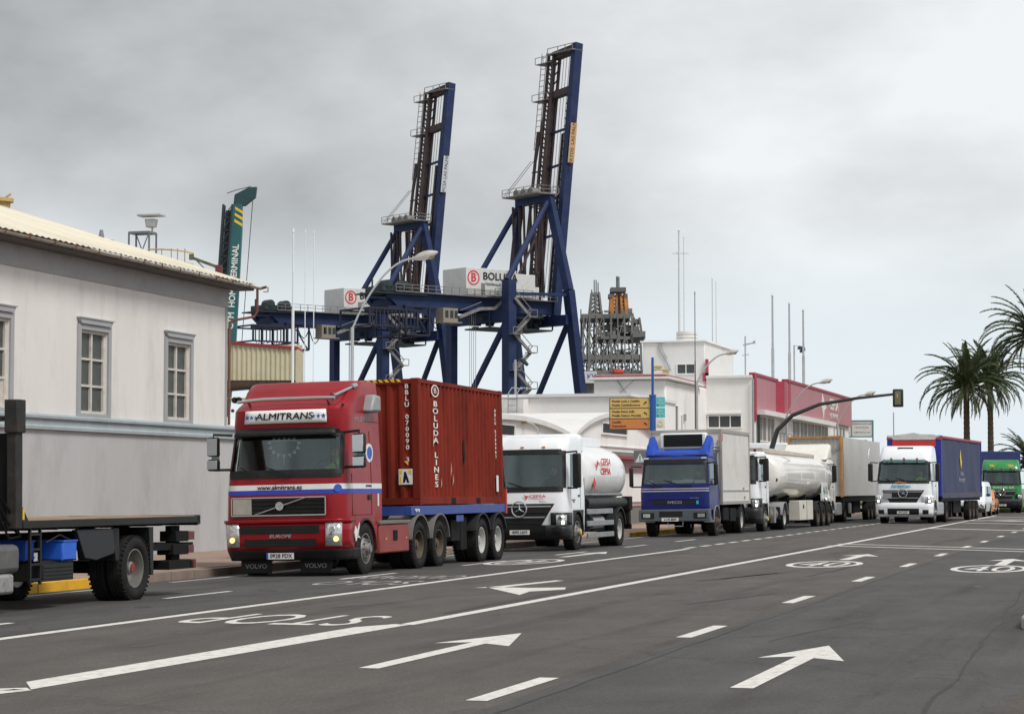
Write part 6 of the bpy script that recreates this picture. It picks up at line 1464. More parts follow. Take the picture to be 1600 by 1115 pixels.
for s_ in (1, -1): cab.band(V, 'side_window', 'glass_dk', *sorted((s_ * dw[0], s_ * dw[1])), dw[2], dw[3], -.01, na=3)
for s_ in (1, -1): cab.band(V, 'pillar_trim', 'black', *sorted((s_ * WA, s_ * 1.5)), 1.76, 2.5, .008, na=2)
interior(V, cab, 1.0, 1.78, 1.95)
for i, (x, w) in enumerate(((-.85, .22), (.1, .4), (.45, .36), (.86, .40))):
    b = MB(); b.box((x, .24, 1.85 + (.03 if i == 2 else 0)), (w, .03, .12), rx=-.35); b.build('dashboard_paper', 'paper', V)
for z in (1.545, 1.625): cab.band(V, 'pinstripe', mat('grey_pinstripe', (.42, .40, .44), .5), -1.7, 1.7, z - .015, z + .02, .006, na=16)
cab.band(V, 'grille', 'black', -.72, .72, 1.10, 1.22, .01, na=10); cab.band(V, 'front_panel', 'blue_dk', -.8, .8, 1.26, 1.31, .018, th=.01)
b = MB(); b.bb(-.8, -.4, .04, .06, 1.70, 1.74); b.bb(.2, .6, .04, .06, 1.70, 1.74); b.build('front_handle', 'black', V)
text('lettering', 'IVECO', .13, 'silver', V, (.02, .02, 1.16), sx=1.35, bold=.006)
text('lettering', 'EUROCARGO', .05, 'silver', V, (.7, .035, 1.30)); b = MB(); b.bb(.76, .84, .02, .04, 1.1, 1.22); b.build('blue_badge', 'print_cyan', V)
b = MB(); b.bb(-1.22, 1.22, -.06, .3, .52, .93); bo = b.build('bumper', mat('grey_bumper', (.085, .10, .11), .6, var=.1), V, bevel=.03)
for s_ in (-1, 1):
    b = MB(); b.bb(s_ * .68, s_ * 1.12, -.07, -.055, .62, .82); lo = b.build('headlight', 'black', V)
    b = MB(); b.bb(s_ * .82, s_ * 1.06, -.082, -.071, .66, .78); b.build('lamp', 'lens', lo, bevel=.01)
b = MB(); b.bb(-.5, .3, -.07, -.06, .68, .86); b.build('bumper_opening', 'black', V)
b = MB(); b.bb(-.42, .16, -.085, -.065, .53, .645); po = b.build('number_plate', 'plate', V); text('lettering', '6145 BRM', .10, 'print_blk', po, (-.12, -.088, .588), bold=.003)
b = MB(); b.tube([(-.22, -.03, .5), (-.22, -.03, .36), (.3, -.03, .36), (.3, -.03, .5)], .015, 6); b.build('step', 'silver', V)
mirror(V, 1.42, 1.75, 2.45, .2, 'black', .14, .12, double=False); mirror(V, -1.5, 1.7, 2.35, .15, 'black', .14, .12, double=False)
wipers(V, cab, 1.76, 2)
for s_ in (-1, 1): b = MB(); b.box((s_ * 1.0, .28, 2.66), (.16, .08, .05)); b.build('marker_lamp', 'plate', V)
# deflector: low blade plus two upswept horns
b = MB(); sec = []
for i in range(33):
    x = -1.08 + 2.16 * i / 32; f = abs(x) / 1.08; u_2 = min(1, max(0, (f - .66) / .16)); u_2 = u_2 * u_2 * (3 - 2 * u_2); zt = 2.98 + .46 * u_2 - .10 * max(0, (f - .88) / .12) ** 2; yt = 1.0 + .35 * f
    sec.append([(x, .52 + .1 * f, 2.69), (x * 1.02, .62 + .12 * f, 2.85), (x * 1.04, yt, zt), (x * 1.04, yt + .06, zt)])
for s_ in sec: b.v += s_
for i in range(32):
    for j in range(3): b.f.append((i * 4 + j, (i + 1) * 4 + j, (i + 1) * 4 + j + 1, i * 4 + j + 1))
do = b.build('wind_deflector', 'blue_df', V, smooth=50); md = do.modifiers.new('t', 'SOLIDIFY'); md.thickness = .05; md.offset = -1
for s_ in (-1, 1): b = MB(); b.prism([(.62, 2.7), (1.35, 2.7), (1.5, 3.1), (1.4, 3.32), (.95, 3.1)], 'x', s_ * 1.06, s_ * 1.12); b.build('deflector_side', 'blue_df', V, bevel=.02)
boxm = mat('white_box_panel', (.66, .64, .60), .5, var=.04, scale=.8, dirt=(.48, .43, .37), damt=.6, dscale=.9)
boxe = mat('box_edge', (.33, .31, .29), .5, var=.1)
b = MB(); b.bb(-1.24, 1.24, 2.15, 7.6, 1.12, 3.62); bx_ = b.build('refrigerated_box', boxm, V)
b = MB()
for x in (-1.24, 1.24):
    for z in (1.12, 3.62): b.bb(x - .03, x + .03, 2.12, 7.63, z - .06, z + .05)
    b.bb(x - .035, x + .035, 2.11, 2.2, 1.12, 3.62); b.bb(x - .03, x + .03, 7.55, 7.64, 1.12, 3.62)
for z in (1.12, 3.62): b.bb(-1.2, 1.2, 2.11, 2.18, z - .06, z + .05)
b.bb(1.24, 1.262, 2.2, 7.5, 1.52, 1.56); b.build('box_edging', boxe, bx_)
b = MB(); b.bb(1.24, 1.26, 2.3, 2.42, 3.25, 3.5); b.build('side_reflector', 'print_red', bx_)
b = MB(); b.bb(1.24, 1.27, 6.2, 6.4, 1.58, 1.66); b.bb(1.24, 1.27, 6.4, 6.6, 1.25, 1.33); b.build('latch', 'alu', bx_)
b = MB(); b.bb(-.82, .82, 1.7, 2.12, 3.0, 3.55); fu = b.build('cooling_unit', 'white', V, bevel=.05)
b = MB(); b.bb(-.68, .68, 1.68, 1.71, 3.08, 3.50); b.build('cooling_grille', 'black', fu)
for i in range(5): b = MB(); b.box((0, 1.675, 3.13 + i * .08), (1.3, .03, .02), rx=.5); b.build('grille_slat', 'trim', fu)
for z in (2.95, 3.05): b = MB(); b.tube([(1.0, 1.6, z), (1.1, 1.7, z + .02), (1.16, 2.1, z)], .04, 8); b.build('cooling_pipe', 'alu', V)
b = MB(); b.tube([(1.15, 2.13, 3.3), (1.1, 2.1, 2.6), (1.13, 2.1, 1.6)], .03, 6); b.tube([(.95, 2.13, 3.3), (1.0, 2.1, 2.4), (.98, 2.1, 1.6)], .025, 6); b.build('hose', 'silver', V)
chassis(V, 1.5, 7.4); axle(V, 1.4, 1.2, False, 'rim_rust'); axle(V, 6.1, 1.22, True, 'rim'); fender(V, 6.1, .57, 1.23, .6, 'trim', 10, 170)
b = MB(); b.bb(.6, 1.2, 2.6, 3.6, .5, .95); b.bb(.6, 1.2, 3.9, 5.0, .45, .92); b.bb(-1.2, 1.2, 7.3, 7.4, .45, .65); b.bb(.5, 1.15, 5.1, 5.35, .7, .9); b.build('battery_box', 'dark', V, bevel=.03)

# ------------------------------------------------------------------ 4. semi tanker, mostly side on
V = vehicle('tractor_unit', 'white tractor cab with dark side window between blue lorry box and long cream tank', 'lorry', -15.3, 81.3, R(-2))
cab = star_cab(V, 'white', 'trim', (1.9, 2.75), 3.0, plate='7732 GHT', hw=1.2, yb=2.0)
b = MB(); b.lathe([(0, .001), (0, .05), (.09, .06), (.1, .001)], 12, 'z', (1.05, .35, 2.98)); b.build('beacon', 'taillamp', V)
b = MB(); b.bb(1.2, 1.42, .3, .5, 2.5, 2.72); b.build('upper_mirror', 'black', V, bevel=.04)
chassis(V, 1.5, 6.2); axle(V, 1.32, 1.2, False, 'rim_alu', hub='print_yel'); axle(V, 5.0, 1.22, True, 'rim'); fender(V, 5.0, .57, 1.23, .6, 'silver', 10, 170)
b = MB(); b.cyl((.85, 2.3, .62), (.85, 3.9, .62), .32, 20); b.build('fuel_tank', mat('brown_grey_tank', (.22, .18, .14), .45, metal=.5, var=.2), V)
b = MB(); b.bb(.5, 1.2, 2.0, 2.25, .3, .95); b.bb(.5, 1.18, 3.95, 4.3, .4, .9); b.build('side_box', 'dark', V, bevel=.03)
b = MB(); b.bb(1.0, 1.2, 3.0, 3.3, .3, .9); b.build('step', 'alu', V)
T = vehicle('tanker_trailer', 'long shiny cream tank trailer with white cabinet and three axles', 'tanker trailer', -15.3, 81.3, R(-2))
crm = mat('polished_cream_tank', (.76, .735, .68), .3, metal=.0, var=.05, coat=.7, dirt=(.42, .36, .28), damt=.45, dscale=.8, stretch=(1, .5, 1.6))
to = tank(T, 3.9, 15.9, 2.12, 1.23, .93, crm, -.05)
b = MB()
for y in (5.6, 8.6, 11.6, 14.2): b.tube([(1.235 * math.cos(2 * PI * j / 40), y, 2.1 + .935 * math.sin(2 * PI * j / 40)) for j in range(41)], .012, 4)
b.build('tank_hoop', crm, to)
b = MB(); b.prism([(4.3, 3.0), (4.2, 3.22), (15.2, 3.10), (15.3, 2.95)], 'x', -.55, .55); b.build('manhole_coaming', mat('dull_pinkish_coaming', (.50, .44, .40), .6), T, bevel=.04)
b = MB(); b.bb(.9, 1.15, 4.0, 4.05, 1.9, 2.0); b.build('vent', 'black', T)
b = MB(); b.bb(.7, 1.24, 8.0, 10.9, .32, 1.12); co = b.build('cabinet', mat('white_cabinet', (.60, .57, .50), .5, var=.06, dirt=(.4, .34, .26), damt=.5), T, bevel=.02)
b = MB(); b.bb(1.242, 1.25, 9.48, 9.5, .34, 1.1); b.bb(1.242, 1.26, 8.7, 8.85, .8, .95); b.build('cabinet_seam', 'dark', co)
b = MB(); b.bb(1.2, 1.235, 13.1, 14.5, 1.18, 1.85); pl = b.build('placard', 'white', T)
text('lettering', '30\n1202', .2, 'print_blk', pl, (1.238, 14.1, 1.52), face='right', line=.9, sx=2.2)
b = MB(); b.prism([(13.4, 1.52), (13.58, 1.76), (13.76, 1.52), (13.58, 1.28)], 'x', 1.236, 1.24); b.build('hazard_diamond', 'print_grn', pl)
b = MB(); b.prism([(15.1, 2.1), (15.2, 2.3), (15.3, 2.1), (15.2, 1.9)], 'x', 1.2, 1.22); b.build('hazard_diamond', 'print_red', T)
for y in (12.1, 13.4, 14.7): axle(T, y, 1.24, False, 'rim_rust', style='deep'); fender(T, y, .56, 1.24, .4, 'trim', 20, 160)
b = MB()
for s_ in (-1, 1): b.bb(s_ * .5 - .06, s_ * .5 + .06, 4.6, 15.6, 1.0, 1.2); b.bb(s_ * .8 - .06, s_ * .8 + .06, 7.5, 7.65, .2, 1.1)
for y in (5, 7.5, 11, 14.5): b.bb(-.9, .9, y, y + .1, 1.05, 1.35)
b.bb(-1.2, 1.2, 15.7, 15.8, .5, .7); b.build('trailer_frame', 'dark', T)

# ------------------------------------------------------------------ 5. cream tractor and box trailer
V = vehicle('tractor_unit', 'cream tractor with tall sloping roof fairing behind the long cream tank', 'lorry', -15.5, 101.0, R(-1))
cab = star_cab(V, 'cream', 'cream', (1.9, 2.68), 2.95, plate='2210 DVB', hw=1.2, yb=2.1)
b = MB(); b.prism([(.75, 2.9), (2.1, 2.9), (2.15, 3.62), (1.9, 3.68), (1.5, 3.5)], 'x', -1.08, 1.08); b.build('roof_fairing', 'cream', V, bevel=.12)
b = MB(); b.box((-.5, .7, 3.02), (.1, .1, .12)); b.build('beacon', 'amber', V)
chassis(V, 1.5, 6.2); axle(V, 1.32, 1.2, False, 'rim_alu'); axle(V, 5.0, 1.22, True, 'rim_rust'); fender(V, 5.0, .57, 1.23, .6, 'trim', 10, 170)
b = MB(); b.bb(.6, 1.22, 2.3, 4.0, .35, .95); b.build('fuel_tank', 'silver', V, bevel=.05)
T = vehicle('box_trailer', 'grey-white box trailer with rusty orange front corner posts and mesh headboard', 'trailer', -15.5, 101.0, R(-1))
brm = mat('dull_grey_box', (.55, .545, .53), .6, var=.05, scale=.5, dirt=(.40, .385, .36), damt=.6, dscale=.6)
orm = mat('rusty_orange_edge', (.50, .24, .07), .7, var=.3, scale=3, dirt=(.2, .09, .04), damt=.6, dscale=5)
b = MB(); b.bb(-1.24, 1.24, 4.0, 17.5, 1.25, 4.05); bo = b.build('box_body', brm, T)
b = MB()
for x in (-1.24, 1.24):
    b.bb(x - .06, x + .04, 3.9, 4.05, 1.2, 4.1); b.bb(x - .03, x + .035, 4.4, 4.48, 1.22, 4.06)
b.bb(-1.2, 1.2, 3.9, 4.02, 4.0, 4.1); b.build('corner_post', orm, bo)
b = MB()
for i in range(12): b.beam((-1.1 + i * .2, 3.93, 3.5), (-1.0 + i * .2, 3.93, 4.0), .03)
b.bb(-1.15, 1.15, 3.9, 3.94, 3.45, 3.52); b.build('headboard_mesh', mat('headboard_grey', (.42, .38, .33), .7, var=.3, scale=3), bo)
b = MB(); n = 12; b.tube([(1.246, 13.6 + .5 * math.cos(a), 3.2 + .42 * math.sin(a)) for a in [PI * .5 + PI * .6 * k / n for k in range(n + 1)]], .03, 5); b.build('painted_arc', 'white', bo)
for y in (12.8, 14.1, 15.4): axle(T, y, 1.24, False, 'rim_rust', style='deep')
b = MB(); b.bb(-1.2, 1.2, 4.2, 17.4, .98, 1.24); b.bb(-1.0, 1.0, 9, 11.5, .4, .98); b.bb(.9, 1.1, 7.5, 7.7, .2, 1.0); b.bb(.8, 1.2, 5.9, 7.0, .35, .95); b.build('trailer_frame', 'dark', T)
b = MB(); b.bb(1.2, 1.25, 6.1, 6.8, .42, .9); b.build('side_panel', 'silver', T)
# white box of another lorry showing beyond
V = vehicle('box_lorry', 'plain white lorry box just visible between long cream tank and red parapet office', 'lorry', -18.6, 106.5, 0, group=None, roll=0)
V.location.z = .07
b = MB(); b.bb(-1.2, 1.2, 2.1, 8, 1.0, 3.75); b.build('box_body', 'white', V, bevel=.06)
star_cab(V, 'white', 'trim', (1.7, 2.4), 2.8, plate='5518 CRS', hw=1.15, yb=2.0); chassis(V, 1.5, 7.6); axle(V, 1.32, 1.15, False); axle(V, 6.0, 1.18, True)

# ------------------------------------------------------------------ 6. white tractor with blue curtain trailer
AX, AY, AR = -10.85, 100.3, R(-3.4)
V = vehicle('tractor_unit', 'white tractor with lit headlights and cyan lettering pulling the blue curtain trailer', 'lorry', AX, AY, AR, roll=0)
cab = star_cab(V, 'white', 'white', (1.92, 2.72), 3.5, plate='9017 JZW', hw=1.24, visor=2)
text('lettering', 'Airesmen', .23, 'print_cyan', V, (-.1, cab.at(1.7)[0] - .04, 1.68), bold=.005)
b = MB(); b.tube([(-.35, .0, 1.83), (-.15, -.0, 1.87), (.05, .0, 1.82), (.15, .0, 1.85)], .02, 6); b.build('orange_swoosh', 'print_org', V)
b = MB(); b.bb(-.35, .35, .74, .78, 3.38, 3.43); b.build('roof_slot', 'black', V)
b = MB(); b.bb(-.9, -.5, cab.at(1.4)[0] - .05, cab.at(1.4)[0] - .03, 1.12, 1.36); b.build('grey_plate', 'silver', V)
chassis(V, 1.5, 6.2); axle(V, 1.32, 1.22, False, 'rim_alu'); axle(V, 5.0, 1.22, True, 'rim_rust'); fender(V, 5.0, .57, 1.23, .6, 'trim', 10, 170)
b = MB(); b.bb(.6, 1.22, 2.3, 4.0, .35, .95); b.build('fuel_tank', 'silver', V, bevel=.08)
T = vehicle('curtain_trailer', 'blue curtain-sided trailer with dusty tarpaulin and red-white headboard', 'trailer', AX, AY, AR, roll=0)
curt = mat('blue_tarpaulin', (.030, .040, .10), .7, var=.2, scale=1.2, stretch=(1, 2.5, .3), dirt=(.10, .11, .16), damt=.8, dscale=.9)
hb = mat('headboard_blue', (.02, .03, .30), .5)
cdk = T
b = MB(); b.bb(-1.2, 1.2, 3.2, 16.6, 1.3, 3.95); b.build('cargo_frame', 'dark', cdk)
w = MB(); n = 150; P = []
for i in range(n + 1):
    y = 3.42 + 13.1 * i / n
    for j, z in enumerate((1.12, 1.35, 1.42, 2.2, 3.0, 3.6, 3.92)):
        amp = .028 if j == 0 else .02 if j == 1 else .008; w.v.append((1.235 + amp * math.sin(y * (17 if j < 2 else 3.1) + j * .6) + .012 * math.sin(y * 1.3 + j), y, z))
for i in range(n):
    for j in range(6): a = i * 7 + j; w.f.append((a, a + 7, a + 8, a + 1))
co = w.build('curtain', curt, T, smooth=60)
b = MB()
for i in range(40): y = 3.6 + i * .33; b.beam((1.275, y, 1.13), (1.275, y, 1.38), .03, .012)
b.build('curtain_strap', mat('strap_grey', (.22, .22, .26), .7), co)
b = MB(); b.bb(-1.25, 1.25, 3.16, 3.42, 1.2, 4.02); b.build('headboard', hb, T)
b = MB(); b.bb(-.93, .93, 3.13, 3.158, 3.50, 3.80); b.bb(-1.27, -.97, 3.13, 3.158, 3.84, 3.92); b.bb(.97, 1.27, 3.13, 3.158, 3.84, 3.92); b.bb(-1.0, -.935, 3.13, 3.158, 3.5, 3.838); b.bb(.935, 1.0, 3.13, 3.158, 3.5, 3.838); b.build('red_border', 'print_red', T)
b = MB(); b.prism([(-.95, 3.82), (.95, 3.82), (1.05, 3.93), (1.26, 3.96), (.9, 4.06), (.3, 4.08), (0, 4.15), (-.5, 4.08), (-1.24, 4.0), (-1.2, 3.93), (-1.05, 3.93)], 'y', 3.11, 3.128); b.build('grey_tarpaulin_end', mat('grey_tarp', (.60, .585, .55), .7, var=.1, scale=4, bump=.5, bscale=5), T)
b = MB(); b.prism([(-1.26, 3.95), (-.5, 4.05), (0, 4.11), (.5, 4.05), (1.26, 3.95)], 'y', 3.2, 16.6); b.build('roof', mat('grey_tarp', (.5, .49, .46), .7), T)
b = MB(); b.bb(1.23, 1.29, 3.2, 16.62, 3.9, 4.0); b.build('top_rail', redtr, T)
b = MB(); b.bb(-1.26, 1.27, 16.62, 16.7, 1.15, 4.0); b.build('rear_frame', hb, T)
b = MB(); b.prism([(8.95, 3.1), (9.2, 3.45), (9.4, 3.1), (9.65, 2.85), (9.4, 2.5), (9.15, 2.75)], 'x', 1.262, 1.268); b.build('yellow_emblem', 'print_yel', co)
text('lettering', 'Atlas\nAeroport', .36, 'silver', co, (1.27, 9.6, 2.15), face='right', line=.8, sx=1.5)
for y in (12.6, 13.9, 15.2): axle(T, y, 1.24, False, 'rim_rust', style='deep')
b = MB(); b.bb(-1.2, 1.2, 3.4, 16.5, .98, 1.2); b.bb(-1, 1, 8.5, 11, .4, .98); b.bb(.9, 1.1, 7.0, 7.2, .2, 1.0); b.build('trailer_frame', 'dark', T)

# ------------------------------------------------------------------ 7. green tractor with dark blue trailer
V = vehicle('tractor_unit', 'green tractor with yellow roof lettering farthest along the road by the palms', 'lorry', -9.35, 144.2, R(5), roll=0)
cab = star_cab(V, 'green', 'trim', (1.88, 2.66), 3.4, plate='3345 FBD', hw=1.24, visor=2, lit=None)
text('lettering', 'TRANSPORTES', .22, 'print_yel', V, (0, cab.at(3.1)[0] - .05, 3.02), sx=1.05, bold=.006, rot=(PI / 2 - .6, 0, 0))
text('lettering', 'TRANS DEL SUR', .17, 'print_wht', V, (.1, cab.at(1.6)[0] - .05, 1.62), bold=.004, sx=1.1)
b = MB(); b.bb(-.85, -.45, cab.at(1.4)[0] - .06, cab.at(1.4)[0] - .04, 1.33, 1.47); b.build('white_plate', 'plate', V)
chassis(V, 1.5, 6.2); axle(V, 1.32, 1.22, False, 'rim_alu'); axle(V, 5.0, 1.22, True, 'rim_rust')
b = MB(); b.bb(.6, 1.22, 2.3, 4.0, .35, .95); b.bb(-1.22, -.6, 2.3, 4.0, .35, .95); b.build('fuel_tank', 'silver', V, bevel=.08)
T = vehicle('box_trailer', 'dark blue box trailer behind the green lorry', 'trailer', -9.35, 144.2, R(5), roll=0)
b = MB(); b.bb(-1.28, 1.28, 3.2, 15.5, 1.2, 3.98); b.build('box_body', mat('navy_trailer_side', (.025, .04, .16), .6, var=.15, dirt=(.08, .09, .16), damt=.5), T, bevel=.02)
for y in (12, 13.3, 14.6): axle(T, y, 1.24, False, 'rim_rust', style='deep')
b = MB(); b.bb(-1.2, 1.2, 3.4, 15.4, .9, 1.19); b.build('trailer_frame', 'dark', T)

# ------------------------------------------------------------------ 8. van and car between
def small_car(name, label, cat, x, y, rz, body, h, L=4.3, hw=.85, van=False):
    V = vehicle(name, label, cat, x, y, rz, group=None, roll=0)
    if van: Lv = [(.28, .1, .08, .2, hw - .06, L), (.5, .0, .10, .25, hw, L), (.85, .04, .12, .25, hw, L), (1.08, .45, .12, .3, hw - .02, L), (h - .22, 1.25, .12, .3, hw - .1, L - .05), (h - .05, 1.5, .1, .28, hw - .16, L - .1), (h, 1.75, .08, .25, hw - .24, L - .2)]; w0, w1 = 1.1, h - .25
    else: Lv = [(.22, .1, .08, .2, hw - .06, L), (.45, .0, .12, .3, hw, L), (.72, .08, .14, .35, hw, L - .02), (.92, .95, .14, .3, hw - .05, L - .1), (h - .14, 1.75, .12, .3, hw - .17, L - .6), (h, 2.1, .08, .25, hw - .26, L - .9)]; w0, w1 = .94, h - .15
    cab = Cab(Lv); e0, e1 = cab.a_of(1.5 if van else 2.0, w0 + .1), cab.a_of(L - .9, w0 + .1)
    holes = [(-1.4, 1.4, w0, w1), (2.1, 2.9, w0 + .02, w1 - .02), (-2.9, -2.1, w0 + .02, w1 - .02)]
    cab.shell(V, 'car_body', body, Lv[0][0], h, holes)
    cab.band(V, 'windscreen', 'glass', -1.4, 1.4, w0, w1, -.01, na=12)
    for s_ in (1, -1): cab.band(V, 'side_window', 'glass_dk', *sorted((s_ * 2.1, s_ * 2.9)), w0 + .02, w1 - .02, -.01, na=8)
    cab.band(V, 'pillar_trim', 'black', 2.42, 2.5, w0, w1, .004, na=1)
    cab.band(V, 'bumper', 'trim' if van else body, -2.05, 2.05, Lv[0][0] - .03, Lv[0][0] + .2, .03, th=.03, na=14); cab.band(V, 'grille', 'black', -.7, .7, .48, .62, .012, na=8)
    for s_ in (1, -1): headlamp(V, cab, *sorted((s_ * .95, s_ * 1.7)), .52, .70, None, off=.02)
    b = MB(); b.bb(-.26, .26, -.035, -.02, .32, .43); b.build('number_plate', 'plate', V)
    for y_ in (.8, L - .75):
        for s_ in (1, -1):
            b = MB(); b.cyl((s_ * (hw - .14), y_, .36), (s_ * (hw + .006), y_, .36), .37, 24); b.build('wheel_arch', 'dark', V)
            wheel(V, s_ * (hw - .08), y_, 'convex', .3, 'rim_alu', r=.32)
    b = MB(); b.box((0, 1.9, .7), (hw * 1.7, 1.8, .5)); b.build('interior', 'interior', V)
    for s_ in (1, -1): b = MB(); b.box((s_ * (hw + .1), 1.35 if van else 1.75, w0 + .1), (.2, .1, .15)); b.build('side_mirror', 'black', V, bevel=.03)
    return V
small_car('van', 'small white van tucked behind the blue curtain trailer', 'van', -9.95, 124.5, R(-2), 'white', 1.95, 4.4, .9, True)
small_car('car', 'orange car following the small white van in front of the green lorry', 'car', -10.05, 134.8, R(0), 'orange', 1.5, 4.2, .85)

# ------------------------------------------------------------------ 9. flatbed lorry on the left edge
V = vehicle('flatbed_lorry', 'black flatbed lorry with bare timber deck cut by the left edge', 'lorry', -15.55, 20.9, 0, roll=-.012)
o_ = 20.9
def F(y): return y - o_
planks = mat('weathered_deck_boards', (.34, .23, .14), .85, var=.25, scale=1.2, stretch=(6, .6, 1), bump=.3, bscale=20, dirt=(.16, .12, .09), damt=.7)
for i in range(10):
    b = MB(); b.bb(-1.2 + i * .242, -1.2 + i * .242 + .234, F(26.24), F(31.7), 1.175 + random.uniform(-.003, .003), 1.215 + random.uniform(-.004, .004)); b.build('deck_board', planks, V)
b = MB()
for s_ in (-1, 1): b.bb(s_ * 1.25, s_ * 1.215, F(26.2), F(31.8), 1.10, 1.205)
b.build('side_rail', 'black', V, bevel=.008)
b = MB(); b.prism([(F(31.72), 1.06), (F(31.84), 1.08), (F(31.84), 1.22), (F(31.72), 1.22)], 'x', -1.25, 1.25); b.build('tail_rail', 'black', V, bevel=.01)
b = MB()
for i in range(11): b.bb(-1.2, 1.2, F(26.1) + i * .55, F(26.16) + i * .55, 1.07, 1.17)
b.build('cross_member', 'dark', V)
b = MB()
for s_ in (-1, 1): b.bb(s_ * 1.24, s_ * 1.10, F(26.02), F(26.2), 1.1, 2.72); b.bb(s_ * 1.27, s_ * 1.08, F(25.99), F(26.23), 2.36, 2.80)
b.bb(-1.1, 1.1, F(26.07), F(26.15), 2.52, 2.58)
b.build('headboard_post', mat('worn_black_steel', (.018, .017, .016), .7, var=.4, scale=5, dirt=(.09, .05, .03), damt=.7, dscale=6), V, bevel=.012)
b = MB(); b.bb(-1.1, 1.1, F(26.1), F(26.13), 1.2, 2.36); b.build('headboard_panel', 'dark', V)
b = MB(); b.bb(1.19, 1.245, F(26.2), F(26.24), 1.22, 1.36); b.build('yellow_tag', 'print_yel', V)
b = MB(); b.prism([(F(26.2), 1.2), (F(26.4), 1.2), (F(26.2), 1.42)], 'x', 1.18, 1.22); b.build('gusset', 'black', V)
chassis(V, 1.5, F(31.4), .88)
axle(V, F(29.62), 1.24, True, 'rim_alu', hub='hub_red', r=.48)
axle(V, 1.35, 1.2, False, 'rim')
b = MB(); b.prism([(F(27.8), 1.06), (F(29.1), 1.06), (F(28.95), .7), (F(28.4), .62), (F(28.05), .66)], 'x', 1.12, 1.2); b.build('mudguard_plate', 'trim', V, bevel=.01)
b = MB(); b.prism([(F(29.0), .6), (F(29.12), .6), (F(29.1), 1.06), (F(28.9), 1.06)], 'x', .6, 1.2); b.build('mudflap', 'black', V)
b = MB(); b.prism([(F(30.12), .35), (F(30.2), .35), (F(30.2), 1.06), (F(30.05), 1.06)], 'x', .6, 1.22); b.build('mudflap', 'black', V)
b = MB()
for z in (.42, .62, .82, 1.02): b.beam((1.18, F(26.5), z), (1.18, F(26.78), z), .03)
b.beam((1.18, F(26.5), .35), (1.18, F(26.5), 1.1), .035); b.beam((1.18, F(26.78), .35), (1.18, F(26.78), 1.1), .035); b.build('step_ladder', 'black', V)
b = MB(); b.bb(.75, 1.2, F(26.82), F(27.7), .38, .62)
for i in range(4): b.bb(1.2, 1.21, F(26.84), F(27.68), .41 + i * .05, .435 + i * .05)
b.build('battery_box', 'black', V, bevel=.01)
b = MB(); b.tube([(1.2, F(26.9), .9), (1.2, F(27.3), 1.0), (1.2, F(27.7), .9)], .012, 5); b.beam((1.1, F(26.85), .64), (1.1, F(27.8), .64), .04); b.build('crate_bracket', 'black', V)
for (y0, y1, dx, nm) in ((26.95, 27.2, -.35, 'deep blue plastic crate under the flatbed, the shaded one nearer the ladder'), (27.36, 27.76, 0, 'bright blue plastic crate slung under the flatbed lorry deck')):
    T = thing('plastic_crate', nm, 'crate', (V.location.x, V.location.y, V.location.z), 0, 'blue plastic crates under the flatbed')
    b = MB(); b.bb(.82 + dx, 1.21 + dx, F(y0), F(y1), .66, .69); 
    for q in ((.82, .84, y0, y1), (1.19, 1.21, y0, y1)): b.bb(q[0] + dx, q[1] + dx, F(q[2]), F(q[3]), .66, .92)
    b.bb(.84 + dx, 1.19 + dx, F(y0), F(y0) + .02, .66, .92); b.bb(.84 + dx, 1.19 + dx, F(y1) - .02, F(y1), .66, .92)
    b.build('crate_shell', mat('blue_crate', (.02, .12, .62), .45), T, bevel=.01)
    b = MB()
    for q in ((.81, .845, y0 - .01, y1 + .01), (1.185, 1.222, y0 - .01, y1 + .01)): b.bb(q[0] + dx, q[1] + dx, F(q[2]), F(q[3]), .92, .94)
    b.bb(.845 + dx, 1.185 + dx, F(y0) - .01, F(y0) + .025, .92, .94); b.bb(.845 + dx, 1.185 + dx, F(y1) - .025, F(y1) + .01, .92, .94); b.build('crate_rim', mat('blue_crate', (.02, .12, .62), .45), T)
b = MB(); b.bb(.5, 1.16, F(30.3), F(31.75), .70, .80); b.bb(.6, .9, F(30.2), F(30.4), .4, 1.05); b.bb(-1.2, 1.2, F(31.55), F(31.68), .40, .52); b.bb(.9, 1.0, F(31.3), F(31.6), .4, 1.06); b.build('rear_underrun', 'dark', V)
for y0, y1, z0, z1, m in ((31.05, 31.5, .82, .98, 'dark'), (31.5, 31.72, .84, .97, 'taillamp'), (30.95, 31.5, .62, .78, 'dark'), (31.5, 31.7, .64, .76, 'taillamp'), (30.8, 31.6, .40, .54, 'dark'), (31.6, 31.78, .40, .54, 'taillamp')):
    b = MB(); b.bb(.92, 1.2, F(y0), F(y1), z0, z1); b.build('lamp_cluster', m, V, bevel=.008)
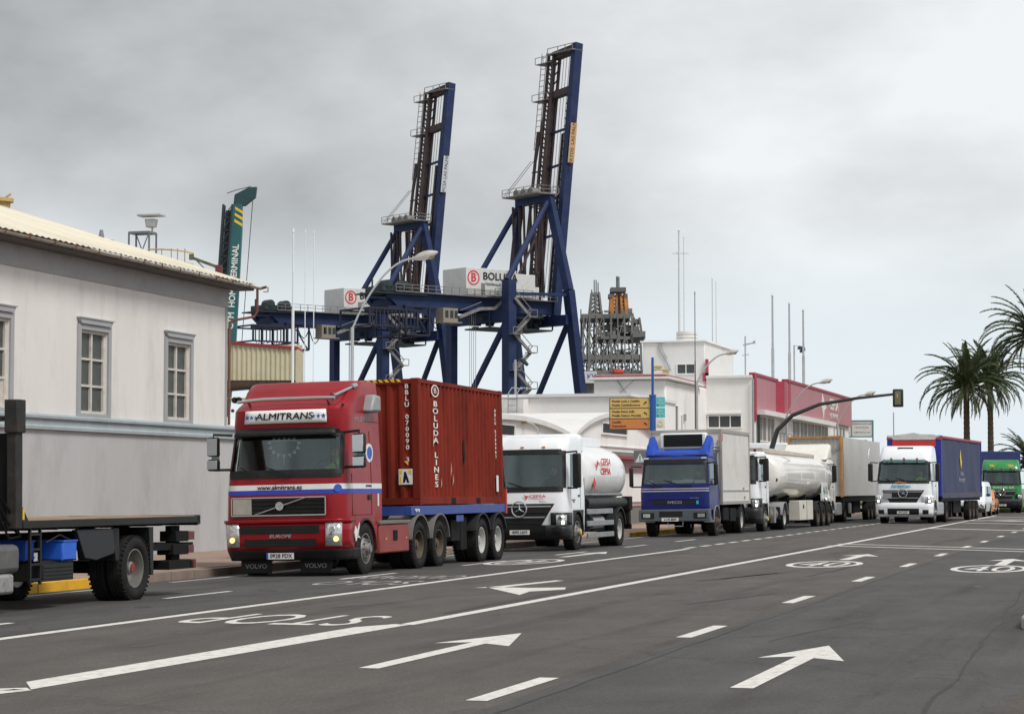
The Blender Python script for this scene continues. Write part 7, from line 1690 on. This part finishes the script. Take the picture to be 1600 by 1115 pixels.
b = MB(); b.bb(.65, 1.22, F(24.2), F(26.2), .52, .9); b.build('side_tank', mat('dusty_grey_tank', (.10, .10, .10), .6, var=.25, dirt=(.2, .19, .17), damt=.5, dscale=4), V, bevel=.08)
b = MB(); b.bb(1.0, 1.26, F(25.0), F(25.95), .26, .52); b.build('perforated_plate', mat('dirty_silver_plate', (.36, .35, .33), .5, metal=.4, var=.2, scale=5, dirt=(.05, .045, .04), damt=.9, dscale=14), V, bevel=.04)
b = MB()
for dz in (0, .12, .25): b.tube([(1.05, F(25.5), 1.3 - dz), (1.1, F(25.8), 1.55 - dz), (1.15, F(26.0), 1.35 - dz * 1.5), (1.15, F(26.3), 1.0)], .018, 6)
b.beam((1.0, F(25.6), .9), (1.0, F(25.6), 2.05), .05); b.build('hydraulic_hose', 'dark', V)
b = MB(); b.bb(.9, 1.15, F(25.2), F(25.72), 2.02, 2.05); b.build('valve_shelf', 'dark', V)
b = MB(); b.cyl((1.02, F(25.45), 2.05), (1.02, F(25.45), 2.3), .07, 14); b.cyl((1.02, F(25.45), 2.3), (1.02, F(25.45), 2.36), .03, 10); b.build('fire_extinguisher', mat('extinguisher_red', (.55, .04, .02), .35), V)
star_cab(V, 'white', 'trim', (1.8, 2.5), 2.9, plate='8120 BTK', hw=1.2, yb=2.0)
b = MB(); b.bb(-.5, .5, F(23.4), F(24.2), .8, 1.9); b.build('crane_base', 'dark', V, bevel=.05)

# drivers
def put_driver(x, y, z, shirt, label):
    driver(None, x, y, z, shirt, label)
put_driver(-15.9 + .6, 55.5 + 1.15, 1.28, 'cloth_dk', 'driver in dark shirt at the wheel of the white fuel tanker')
put_driver(AX + .68, AY + 1.15, 1.52, 'hivis', 'driver in yellow hi-vis vest in the white tractor with cyan lettering')
put_driver(-15.6 + .6, 73.4 + 1.1, 1.33, 'cloth_dk', 'driver in dark clothes behind papers in the blue lorry windscreen')
put_driver(FX + .62, FY + 1.15, 1.5, 'hivis', 'driver in green hi-vis seen through the red lorry side window')
